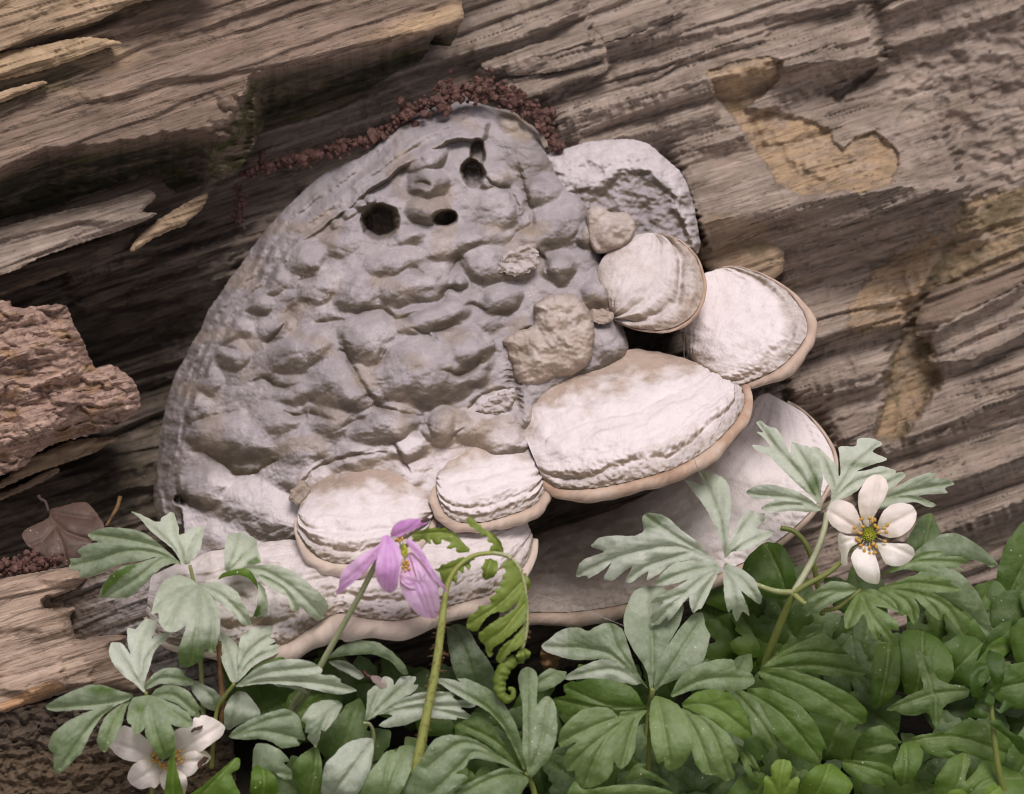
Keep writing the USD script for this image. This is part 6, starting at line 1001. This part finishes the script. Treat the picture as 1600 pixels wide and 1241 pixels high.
single('two-toned leaf with a toothed tip below the striped dim leaf, right', [[(1180, 1048), (1230, 1045), (1280, 1060), (1330, 1085), (1356, 1110), (1352, 1132), (1326, 1132), (1322, 1143), (1318, 1126), (1290, 1120), (1240, 1105), (1200, 1070)]], 392, 410, .20, .5, seed=215, axes=[[(1180, 1048), (1345, 1130)]], veins=[[[(1180, 1048), (1260, 1075), (1345, 1128)]]])
single('large plain mid-green leaf pointing down right from beside the rosette', [[(1160, 1076), (1200, 1074), (1250, 1100), (1275, 1130), (1294, 1172), (1284, 1170), (1286, 1188), (1272, 1195), (1240, 1180), (1205, 1142)]], 420, 448, .14, .5, seed=218, axes=[[(1160, 1076), (1284, 1190)]], veins=[[[(1160, 1076), (1225, 1120), (1282, 1190)]]])
single('yellow-green three-lobed leaf standing at the bottom edge right of centre', [zn([(470, 1290), (480, 1180), (480, 1120), (500, 1085), (548, 1108), (535, 1020), (580, 965), (640, 960), (690, 970), (712, 1030), (685, 1135), (750, 1092), (775, 1130), (740, 1241), (720, 1290)])], 500, 520, .05, .85, 'bright_leaf_look', seed=221, axes=[zn([(600, 1290), (640, 965)])], veins=[[zn([(600, 1290), (615, 1100), (640, 970)]), zn([(600, 1260), (560, 1160), (500, 1095)]), zn([(610, 1260), (670, 1180), (755, 1105)])]], arch=8)
single('vivid green leaf at the bottom edge right of the three-lobed one', [zn([(740, 1300), (750, 1230), (800, 1100), (900, 1010), (1010, 990), (1080, 1030), (1150, 1100), (1205, 1165), (1160, 1260), (1100, 1310)])], 480, 490, .03, .35, 'bright_leaf_look', seed=224, axes=[zn([(880, 1300), (1010, 1000)])])
single('upright dark leaf in the gap below the green toothed leaf', [zm([(900, 1100), (885, 1000), (890, 860), (900, 780), (930, 660), (1000, 640), (1090, 640), (1095, 900), (1060, 990), (980, 1080)])], 340, 330, .05, .40, seed=227, axes=[zm([(940, 1090), (1020, 645)])])
single('broad dark leaf behind the dangling right leaf tips', [zm([(1130, 1010), (1100, 900), (1092, 760), (1100, 560), (1200, 545), (1350, 600), (1450, 720), (1470, 860), (1400, 960), (1260, 1010)])], 330, 310, .06, .42, seed=230, axes=[zm([(1200, 1010), (1250, 560)])])
single('bluish three-pronged leaf with dusty rim over the dark gap, lower right', [zm([(985, 1112), (1020, 1080), (1080, 1040), (1180, 990), (1260, 960), (1235, 870), (1210, 780), (1200, 705), (1230, 690), (1265, 735), (1300, 730), (1315, 800), (1350, 890), (1440, 930), (1530, 935), (1582, 965), (1560, 1020), (1420, 1060), (1380, 1110), (1410, 1170), (1375, 1160), (1345, 1245), (1320, 1190), (1280, 1120), (1200, 1145), (1120, 1145), (1060, 1110)])], 400, 410, .30, .35, seed=233, axes=[zm([(1580, 970), (1000, 1110)])], veins=[[zm([(1560, 975), (1320, 1000), (1000, 1108)]), zm([(1320, 1000), (1290, 880), (1225, 700)]), zm([(1340, 1010), (1340, 1120), (1345, 1235)])]])
single('long flat green leaf with a browned edge, lower right', [zo([(225, 885), (330, 832), (440, 820), (520, 815), (650, 720), (800, 740), (930, 830), (1040, 900), (1110, 980), (1060, 1100), (900, 1060), (740, 990), (640, 945), (525, 930), (620, 985), (545, 998), (460, 980), (390, 955), (350, 905)])], 400, 396, .20, .60, seed=236, axes=[zo([(225, 885), (1080, 1020)])], veins=[[zo([(225, 885), (600, 850), (1080, 1020)])]])
single('rounded green leaf with a pale midrib at the bottom right', [zo([(410, 1300), (420, 1241), (450, 1130), (540, 1000), (640, 950), (685, 975), (690, 1030), (660, 1110), (650, 1160), (720, 1090), (780, 1000), (900, 1040), (1060, 1110), (1100, 1250), (1080, 1320), (700, 1320)])], 430, 430, .16, .60, seed=239, axes=[zo([(480, 1310), (660, 960)])], veins=[[zo([(560, 1310), (620, 1130), (655, 965)]), zo([(640, 1300), (800, 1150), (1060, 1130)])]])
single('small heart-shaped green leaf lower right of the plain mid-green one', [zo([(215, 890), (250, 885), (330, 890), (365, 940), (360, 1020), (300, 1130), (275, 1180), (255, 1165), (200, 1195), (150, 1065), (180, 990)])], 424, 440, .14, .55, seed=242, axes=[zo([(240, 890), (230, 1185)])])
single('pale-edged leaf with rolled rim left of the small heart-shaped leaf', [zo([(230, 890), (130, 893), (190, 925), (100, 960), (0, 968), (-130, 960), (-90, 860), (-20, 790), (80, 760), (150, 800), (180, 850)])], 416, 410, .24, .4, seed=245, axes=[zo([(225, 890), (-100, 950)])])
single('green leaf with a toothed tip at the bottom below the pale-edged leaf', [zo([(-200, 1000), (-60, 1010), (60, 1020), (150, 1060), (200, 1150), (120, 1130), (70, 1130), (110, 1185), (0, 1175), (-120, 1130), (-190, 1070)])], 440, 446, .14, .5, seed=248, axes=[zo([(-200, 1020), (190, 1140)])])
single('yellow-green small leaf peeping over the bottom right edge', [zo([(520, 1290), (535, 1225), (570, 1208), (620, 1205), (665, 1225), (680, 1290)]), zo([(760, 1300), (790, 1200), (840, 1170), (900, 1190), (930, 1300)])], 520, 520, .05, .7, 'bright_leaf_look', seed=251, arch=6)
# background right: far dark leaves
for k, (lab, o, d) in enumerate((('blurred dark leaf at the right edge beside the log end', [(1560, 960), (1556, 900), (1570, 850), (1600, 812), (1640, 800), (1650, 900), (1620, 960)], 120),
                                 ('blurred dark leaf low at the right edge under the pale hanging leaf', [(1500, 960), (1520, 915), (1560, 905), (1590, 950), (1620, 1000), (1600, 1040), (1550, 1020)], 170),
                                 ('blurred green leaf sticking out at the right edge behind the curled shoot', [(1540, 1080), (1570, 1040), (1620, 1030), (1660, 1060), (1640, 1100), (1580, 1110)], 300),
                                 ('dim leaf behind the curled shoot, right', [(1480, 1060), (1470, 1010), (1500, 990), (1540, 1000), (1560, 1040), (1530, 1080)], 290),
                                 ('dark leaf at the lower right edge below the curled shoot', [(1560, 1260), (1570, 1180), (1610, 1120), (1660, 1100), (1680, 1200), (1650, 1270)], 400))):
    single(lab, [o], d, d - 15, .12, .35, seed=260 + 3 * k)
# curled young shoot at right
t = plant('young_shoot', 'dark curled young shoot unrolling on a thin stem near the right edge', 'plant', (1565, 1241, 430))
tube(t, 'stem', zo([(960, 1330, 430), (925, 1230, 440), (885, 1080, 452), (860, 900, 460), (840, 700, 464), (830, 620, 464)]), 5.4, 3.6, 'stem_look', msk=(0, 0, .25))
for k, o in enumerate(([(800, 570), (760, 520), (740, 420), (800, 380), (830, 345), (740, 325), (690, 400), (690, 560), (740, 585)], [(780, 275), (725, 335), (760, 240), (800, 165), (850, 100), (900, 60), (978, 38), (970, 90), (920, 150), (880, 165), (820, 205)], [(850, 560), (830, 430), (795, 300), (820, 245), (880, 265), (925, 290), (930, 400), (900, 520)], [(850, 645), (890, 660), (915, 600), (945, 575), (950, 610), (1000, 620), (950, 650), (900, 690)], [(820, 690), (760, 650), (700, 650), (650, 700), (700, 712), (800, 722)], [(790, 735), (900, 732), (940, 790), (1000, 830), (1060, 855), (1080, 960), (1040, 970), (960, 860), (880, 800)], [(810, 640), (785, 600), (820, 530), (860, 540), (855, 630)])):
    o = zo(o); blade(t, 'young_leaf', o, 462 + 3 * k, 470 - 4 * k, axis=[o[0], max(o, key=lambda p: math.hypot(p[0] - o[0][0], p[1] - o[0][1]))], dust=.04, tone=.15, arch=10, curl=10, seed=281 + k, cup=8)
# filler: leaves in the shade under the named ones, right half
rng = np.random.default_rng(12)
FILL = [('dim leaf in the deep shade under the bottom right leaves', 40)]
def fillers():
    t = thing('leaf_undergrowth', 'mass of dim leaves in deep shade between the stems at the foot of the log', 'undergrowth', W(1300, 1150, 300))
    tag(stage.GetPrimAtPath(t), kind='stuff')
    spots = [(rng.uniform(1130, 1640), rng.uniform(960, 1290)) for _ in range(90)] + [(rng.uniform(400, 1130), rng.uniform(1090, 1300)) for _ in range(70)]
    for k, (x, y) in enumerate(spots):
        a = rng.uniform(-2.6, .2); L = rng.uniform(70, 130); w = L * rng.uniform(.24, .36)
        e = np.array([math.cos(a), math.sin(a)]); n = np.array([-e[1], e[0]])
        lobes = []
        for da, ll in ((0, 1.0), (rng.uniform(.45, .75), rng.uniform(.65, .9)), (-rng.uniform(.45, .75), rng.uniform(.65, .9))):
            ee = np.array([math.cos(a + da), math.sin(a + da)]); nn = np.array([-ee[1], ee[0]]); q = []
            for sg in (1, -1):
                pr = [(0, .02), (.3, .5), (.55, .85), (.70, .95), (.74, .70), (.86, .62), (1.0, .04)]
                q += [tuple(np.array([x, y]) + ee * L * ll * p + sg * nn * w * .72 * v) for p, v in (pr if sg > 0 else pr[::-1])]
            lobes.append(shapely.Polygon(q).buffer(.5))
        U = shapely.union_all(lobes); U = U if U.geom_type == 'Polygon' else max(U.geoms, key=lambda g: g.area)
        o = list(U.exterior.coords)[:-1]
        d = (165 + .5 * (y - 960) if x > 1130 else 360 + .5 * (y - 1130)) + rng.uniform(-30, 30)
        blade(t, 'leaflet', o, d, d - 10, axis=[(x, y), tuple(np.array([x, y]) + e * L)], veins=[[(x, y), tuple(np.array([x, y]) + e * L)]], dust=rng.uniform(0, .25), tone=rng.uniform(.2, .6), res=5, seed=300 + k, arch=14)
fillers()

# --- purple flower
t = plant('purple_anemone_flower', 'drooping pinkish purple flower on a thin slanting stalk before the bottom shelf', 'flower', (455, 1105, 470))
Fp = 560
tube(t, 'stalk', [(448, 1125, 462), (462, 1095, 474), (492, 1055, 494), (512, 1020, 508), (540, 970, 526), (565, 925, 542), (592, 872, Fp - 6), (605, 852, Fp)], 4.6, 3.6, 'stem_look', msk=(0, .35, .2))
tube(t, 'stalk', [(455, 1120, 458), (476, 1092, 470), (486, 1072, 480)], 4.0, 2.0, 'stem_look', msk=(0, .35, .2))
for k, (o, a, b, d1, arch, tone) in enumerate((
    ([(335, 225), (300, 248), (200, 310), (120, 370), (80, 430), (75, 490), (53, 548), (100, 520), (160, 470), (230, 410), (290, 340), (335, 280)], (340, 240), (60, 540), -4, 16, .55),
    ([(470, 300), (520, 280), (570, 330), (630, 400), (670, 460), (690, 600), (685, 670), (640, 686), (590, 680), (540, 650), (480, 570), (445, 490), (442, 430)], (450, 240), (640, 680), -16, 20, .75),
    ([(385, 185), (400, 130), (440, 95), (510, 80), (570, 82), (632, 80), (600, 116), (540, 140), (480, 170), (440, 192)], (390, 190), (625, 82), -10, 10, .2),
    ([(470, 200), (530, 215), (575, 260), (625, 350), (665, 420), (712, 480), (748, 545), (700, 500), (640, 422), (580, 342), (520, 280)], (460, 205), (745, 540), 10, 10, .5),
    ([(335, 190), (370, 174), (410, 210), (445, 260), (456, 320), (442, 400), (432, 500), (390, 536), (340, 512), (303, 450), (295, 380), (312, 300)], (370, 180), (380, 530), 22, 20, .4),
    ([(440, 408), (510, 420), (560, 450), (572, 515), (500, 500), (450, 462)], (440, 430), (570, 505), 8, 6, .95),
    ([(505, 290), (560, 340), (604, 410), (600, 470), (580, 545), (550, 450), (530, 370)], (510, 290), (585, 540), 4, 6, .95))):
    o = zp(o); ax = zp([a, b]); mid = ((ax[0][0] + ax[1][0]) / 2 + 4, (ax[0][1] + ax[1][1]) / 2)
    vs = [[ax[0], mid, ax[1]], [ax[0], (mid[0] - 9, mid[1] + 3), (ax[1][0] - 7, ax[1][1] - 6)], [ax[0], (mid[0] + 8, mid[1]), (ax[1][0] + 6, ax[1][1] - 8)]]
    blade(t, 'petal', o, Fp + (0, -8, -4, 6, 16, 12, 10)[k], Fp + d1, axis=ax, veins=vs, mat='purple_petal_look', dust=0.0, tone=tone, arch=arch, quilt=1.5, seed=401 + k, curl=7, side=False, jag=.35)
tip = blade(t, 'petal_tip', zp([(565, 95), (600, 72), (634, 80), (618, 98), (590, 108)]), Fp - 2, Fp - 2, mat='dry_leaf_look', dust=0, tone=1, arch=2, seed=420, side=False)
hd = holder(t, 'carpel_head')
for k in range(20):
    x, y = zp([(470 + 14 * math.cos(k * 2.4) * (k / 20) ** .5, 258 + 2.4 * k - 24)])[0]
    tube(hd, 'carpel', [(x, y, Fp - 6), (x + 1, y + 4, Fp + 2 + (k % 3) * 2), (x + 1.5, y + 8, Fp + 4)], [1.6, 2.2, .8], 0, 'carpel_look', 6, step=2)
stamens(t, zp([(430, 205), (445, 215), (460, 200), (470, 350), (485, 370), (478, 395), (465, 375), (495, 355), (500, 385), (488, 340)]), zp([(468, 280)])[0], Fp, Fp + 6, 2.6)

# --- young fern
t = plant('young_fern', 'yellow-green young fern with a bristly stalk and a nodding curled frond before the fungus', 'fern', (652, 1190, 540))
Ff = 540
stem = [(646, 1210, 540), (652, 1192, 545), (668, 1110, 548), (680, 1050, 548), (689, 985, 546), (694, 945, 542), (700, 912, 540), (716, 885, 538), (742, 868, 536), (770, 864, 536)]
tube(t, 'stalk', stem, [7.0, 7.0, 6.4, 6.0, 5.8, 5.4, 4.8, 3.6, 3.2, 3.0], 0, 'stem_look', 12, msk=(0, 0, 1))
ra = [(770, 864, 536), (790, 868, 538), (806, 880, 540), (817, 902, 542), (822, 935, 544), (824, 970, 545), (820, 1000, 546), (812, 1025, 546)]
tube(t, 'rachis', ra, 3.0, 2.2, 'stem_look', 10, msk=(0, .3, 1))
cr = [(806, 1030, 546), (790, 1042, 548), (781, 1062, 549), (782, 1082, 550), (792, 1093, 551), (801, 1088, 553), (801, 1078, 554), (794, 1076, 555)]
tube(t, 'crozier', cr, [7, 9, 9.5, 9, 8, 6, 4, 2.5], 0, 'fern_look', 12, msk=(0, 0, .3), rough=.35, step=2)
PIN = [([(905, 325), (880, 310), (800, 320), (700, 360), (650, 390), (690, 410), (705, 470), (733, 522), (738, 470), (752, 488), (760, 450), (785, 482), (796, 425), (798, 385), (822, 412), (836, 400), (832, 365), (866, 398), (876, 372), (868, 345)], [(900, 325), (760, 380), (690, 395)], 528), ([(872, 275), (830, 220), (780, 170), (720, 135), (640, 135), (560, 150), (510, 180), (530, 205), (556, 218), (590, 205), (632, 238), (634, 192), (658, 244), (692, 236), (698, 205), (755, 225), (722, 262), (755, 262), (788, 252), (782, 285), (820, 288)], [(870, 272), (740, 170), (530, 180)], 526),
       ([(1080, 292), (1052, 210), (1000, 160), (950, 140), (900, 90), (872, 66), (852, 80), (856, 105), (900, 150), (935, 160), (940, 188), (985, 190), (972, 218), (1012, 236), (984, 262), (990, 285), (1040, 290)], [(1078, 290), (1000, 180), (862, 72)], 528), ([(1000, 322), (962, 322), (958, 350), (934, 375), (950, 400), (944, 425), (962, 455), (1000, 445), (1042, 402), (1040, 350)], [(1000, 322), (980, 390), (962, 450)], 536),
       ([(1130, 335), (1088, 330), (1060, 360), (1092, 400), (1062, 420), (1085, 450), (1040, 470), (1055, 495), (1012, 510), (1030, 540), (990, 555), (1006, 600), (930, 610), (900, 650), (858, 680), (850, 740), (900, 765), (925, 760), (945, 700), (1010, 650), (1100, 640), (1180, 560), (1205, 470), (1170, 400)], [(1180, 470), (1060, 590), (870, 720)], 548),
       ([(1205, 485), (1170, 540), (1150, 620), (1080, 665), (1015, 705), (928, 762), (918, 805), (942, 830), (962, 845), (968, 900), (985, 920), (1005, 918), (1012, 895), (992, 890), (1020, 858), (1080, 820), (1160, 750), (1205, 700), (1218, 580)], [(1200, 600), (1080, 750), (960, 840), (990, 910)], 554), ([(1212, 640), (1180, 760), (1070, 845), (1026, 925), (1040, 950), (1062, 962), (1100, 900), (1160, 870), (1200, 835), (1208, 720)], [(1205, 740), (1110, 850), (1050, 940)], 558),
       ([(1185, 862), (1215, 870), (1242, 892), (1235, 920), (1212, 930), (1195, 960), (1168, 962), (1150, 922), (1165, 880)], [(1185, 865), (1200, 940)], 552), ([(1205, 395), (1195, 440), (1215, 520), (1245, 500), (1235, 450), (1215, 420)], [(1200, 400), (1240, 500)], 532)]
for k, (o, ax, d) in enumerate(PIN):
    o = zp(o); ax = zp(ax)
    blade(t, 'pinna', o, d, d + 4, axis=[ax[0], ax[-1]], veins=[ax], mat='fern_look', dust=.03, tone=.5, arch=8, quilt=9, seed=440 + k, curl=9, res=1.9, jag=2.0)
def hairs():
    rng = np.random.default_rng(3); pts, cnt, wd = [], [], []
    S1 = resample(stem, step=2.0); S2 = resample(ra, step=2.0)
    for Q, r, n, ln in ((S1[: int(len(S1) * .72)], 6.2, 150, 10), (S2, 3.0, 120, 5)):
        for _ in range(n):
            i = rng.integers(0, len(Q)); a = rng.uniform(0, 2 * np.pi); p = Q[i]; l = rng.uniform(.4, 1.3) * ln
            d = np.array([math.cos(a), rng.uniform(-.2, .7), math.sin(a)]); q0 = p + r * np.array([math.cos(a), 0, math.sin(a)]); q2 = q0 + d * l; q1 = (q0 + q2) / 2 + rng.normal(0, 1, 3)
            pts += [W(*q) for q in (q0, q1, q2)]; cnt.append(3); wd += [.9 * S, .6 * S, .25 * S]
    path = numbered(t + '/stalk_hairs'); c = UsdGeom.BasisCurves.Define(stage, path); c.CreateTypeAttr('linear')
    c.CreatePointsAttr(Vt.Vec3fArray.FromNumpy((np.array(pts) - BASE[t]).astype(np.float32))); c.CreateCurveVertexCountsAttr(cnt); c.CreateWidthsAttr(wd); c.SetWidthsInterpolation('vertex')
    UsdShade.MaterialBindingAPI.Apply(c.GetPrim()).Bind(LOOK['hair_look']); c.GetPrim().SetCustomDataByKey('kind', 'stuff')
hairs()

# --- small things
import trimesh
def crumbs(name, label, path, n, width, dlift, size=(4, 8), seed=1, spread=None):
    rng = np.random.default_rng(seed); Q = resample(path, step=2.0)
    ico = trimesh.creation.icosahedron(); Vs, Fs = [], []
    for k in range(n):
        s = rng.uniform(0, 1) ** .9; s = min(max(s + .012 * math.sin(s * 60 + seed), 0), .999); i = min(int(s * len(Q)), len(Q) - 1); w = np.interp(i / len(Q), np.linspace(0, 1, len(width)), width)
        w = w * rng.choice([.6, 1, 1, 1.9], p=[.3, .4, .24, .06]); x, y = Q[i, 0] + rng.normal(0, .45) * w, Q[i, 1] + rng.normal(0, .45) * w; d = Q[i, 2] + dlift * rng.uniform(-.6, 1)
        r = .5 * min(size[0] + rng.exponential(.38 * (size[1] - size[0])), 1.3 * size[1])
        v = ico.vertices * rng.uniform(.65, 1.2, (12, 1)) * (r * np.array([1, .8, .9])) ; R = trimesh.transformations.random_rotation_matrix(rng.uniform(0, 1, 3))[:3, :3]
        v = v @ R.T
        Vs.append(W(x + v[:, 0], y + v[:, 1], d + v[:, 2])); Fs.append(ico.faces + 12 * k)
    p = put(None, name, np.vstack(Vs), np.vstack(Fs)[:, ::-1], 'crumb_look', smooth=False)
    tag(stage.GetPrimAtPath(p), label, 'crumbs', None, 'stuff')
crumbs('reddish_crumbs', 'reddish brown crumbs of bored wood heaped along the top of the grey fungus', [(380, 272, 20), (430, 258, 26), (500, 242, 34), (560, 222, 38), (605, 203, 42), (645, 172, 50), (690, 154, 58), (740, 138, 62), (790, 150, 64), (838, 176, 64), (856, 206, 62), (872, 230, 60)], 1000, [8, 11, 12, 12, 9, 11, 15, 21, 21, 17, 13, 8], 15, (6, 17), 5)
crumbs('reddish_crumbs', 'thin vertical trail of dark red crumbs below the slab end, left of the fungus', [(368, 290, 6), (378, 310, 4), (372, 345, 0)], 90, [7, 9, 8], 8, (5, 10), 6)
crumbs('reddish_crumbs', 'heap of dark reddish crumbs on the pale wood at the lower left edge', [(-60, 895, 225), (10, 888, 240), (50, 880, 245), (92, 876, 235)], 420, [14, 14, 14, 9], 16, (6, 14), 7)
def litter():
    rng = np.random.default_rng(31); Vs, Fs = [], []
    ico = trimesh.creation.icosahedron()
    xs = np.r_[rng.uniform(0, 1600, 330), rng.normal(700, 190, 120)]; ys = np.r_[rng.uniform(0, 900, 330), rng.normal(170, 60, 120)]
    ds = log_depth(xs, ys)
    for k, (x, y, d) in enumerate(zip(xs, ys, ds)):
        r = 1.0 + rng.exponential(1.1); v = ico.vertices * rng.uniform(.5, 1.2, (12, 1)) * r * np.array([rng.uniform(1, 2.6), .8, .7]); R = trimesh.transformations.rotation_matrix(rng.uniform(-.9, .6), [0, 0, 1])[:3, :3]; v = v @ R.T
        Vs.append(W(x + v[:, 0], y + v[:, 1], d + .5 * r + v[:, 2])); Fs.append(ico.faces + 12 * k)
    p = put(None, 'wood_crumbs', np.vstack(Vs), np.vstack(Fs)[:, ::-1], 'litter_look', smooth=False)
    tag(stage.GetPrimAtPath(p), 'tiny pale and brown crumbs of rotten wood caught on the face of the log', 'crumbs', None, 'stuff')
litter()
t = thing('dead_leaf', 'dry pinkish brown dead leaf with a dark stalk lying against the log, left', 'dead leaf', W(110, 850, 180))
blade(t, 'leaf_blade', zs([(480, 402), (600, 382), (720, 345), (840, 338), (920, 420), (1020, 570), (960, 650), (880, 740), (760, 850), (660, 960), (560, 920), (420, 850), (260, 760), (205, 660), (250, 600), (380, 540), (480, 490)]), 190, 240, axis=zs([(480, 410), (640, 950)]), veins=[zs([(480, 410), (530, 580), (600, 740), (650, 940)]), zs([(490, 440), (660, 470), (900, 500)]), zs([(520, 520), (660, 640), (840, 700)]), zs([(530, 580), (420, 700), (300, 760)])], mat='dry_leaf_look', dust=.2, tone=.5, arch=10, quilt=8, seed=501, side=False)
tube(t, 'leaf_stalk', zs([(372, 270, 188), (390, 310, 188), (440, 335, 190), (470, 430, 194)]), 2.6, 2.0, 'dark_wood', 8)
t = thing('twig', 'short brown bent twig leaning beside the dead leaf', 'twig', W(176, 800, 190))
tube(t, 'twig_body', zs([(1165, 290, 150), (1140, 380, 160), (1090, 470, 176), (1030, 570, 190)]), 3.6, 2.2, 'twig_look', 8, rough=.3)
t = thing('withered_bud', 'small brown hairy withered bud in the gap left of the centre rosette', 'bud', W(860, 1020, 400))
tube(t, 'bud_body', [(858, 1048, 400), (860, 1030, 408), (862, 1012, 408), (866, 1000, 402)], [5, 12, 15, 12, 6], 0, 'twig_look', 10, rough=.7, step=2)
# fly
t = thing('fly', 'tiny brown fly with reddish eyes sitting on the silver leaf', 'fly', W(582, 1062, 470))
tube(t, 'body', [(598, 1070, 470), (588, 1066, 474), (578, 1058, 476), (572, 1054, 476)], [1.5, 3.4, 3.8, 3.2, 2.4], 0, 'fly_look', 10, step=1.5)
tube(t, 'head', [(573, 1055, 476), (570, 1052, 477), (567, 1050, 476)], [1.5, 3.2, 3.0, 1.0], 0, 'fly_look', 9, step=1)
for dy in (-1.8, 1.8): tube(t, 'eye', [(571 + dy * .3, 1051 + dy - 1, 477), (570 + dy * .3, 1051 + dy, 480), (569 + dy * .3, 1051 + dy + 1, 477)], [.8, 1.7, .8], 0, 'eye_look', 8, step=.8)
for dy in (-3, 3): blade(t, 'wing', [(578, 1057 + dy * .4), (588, 1058 + dy), (602, 1066 + dy * 1.2), (606, 1074 + dy), (596, 1074 + dy * .6), (584, 1066 + dy * .4)], 480, 478, mat='wing_look', dust=0, arch=1, curl=0, quilt=0, res=2, side=False)
for k in range(6):
    x0 = 576 + 4 * (k // 2); sg = -1 if k % 2 else 1
    tube(t, 'leg', [(x0, 1058 + k, 472), (x0 - 3 + 2 * (k // 2), 1060 + k + 5 * sg, 472), (x0 - 4 + 3 * (k // 2), 1062 + k + 9 * sg, 462)], .7, .4, 'fly_look', 5, step=2)
def thread(label, pts, w=.55):
    path = numbered('/World/spider_thread'); c = UsdGeom.BasisCurves.Define(stage, path); c.CreateTypeAttr('linear')
    Q = resample(pts, step=6); c.CreatePointsAttr(Vt.Vec3fArray.FromNumpy(W(Q[:, 0], Q[:, 1], Q[:, 2]).astype(np.float32))); c.CreateCurveVertexCountsAttr([len(Q)]); c.CreateWidthsAttr([w * S] * len(Q)); c.SetWidthsInterpolation('vertex')
    UsdShade.MaterialBindingAPI.Apply(c.GetPrim()).Bind(LOOK['thread_look']); tag(c.GetPrim(), label, 'spider thread')
thread('fine pale spider thread slanting under the shaded shelf to the upright dusty leaf', [(836, 928, 410), (900, 948, 420), (975, 978, 430)], .5)
thread('pale broken thread hanging from the rim of the main white shelf', [(1084, 714, 440), (1090, 732, 430), (1104, 756, 400)], .8)
thread('short spider thread in the gap between the cream and the round white conk', [(1072, 498, 190), (1069, 540, 195), (1069, 560, 198)], .5)
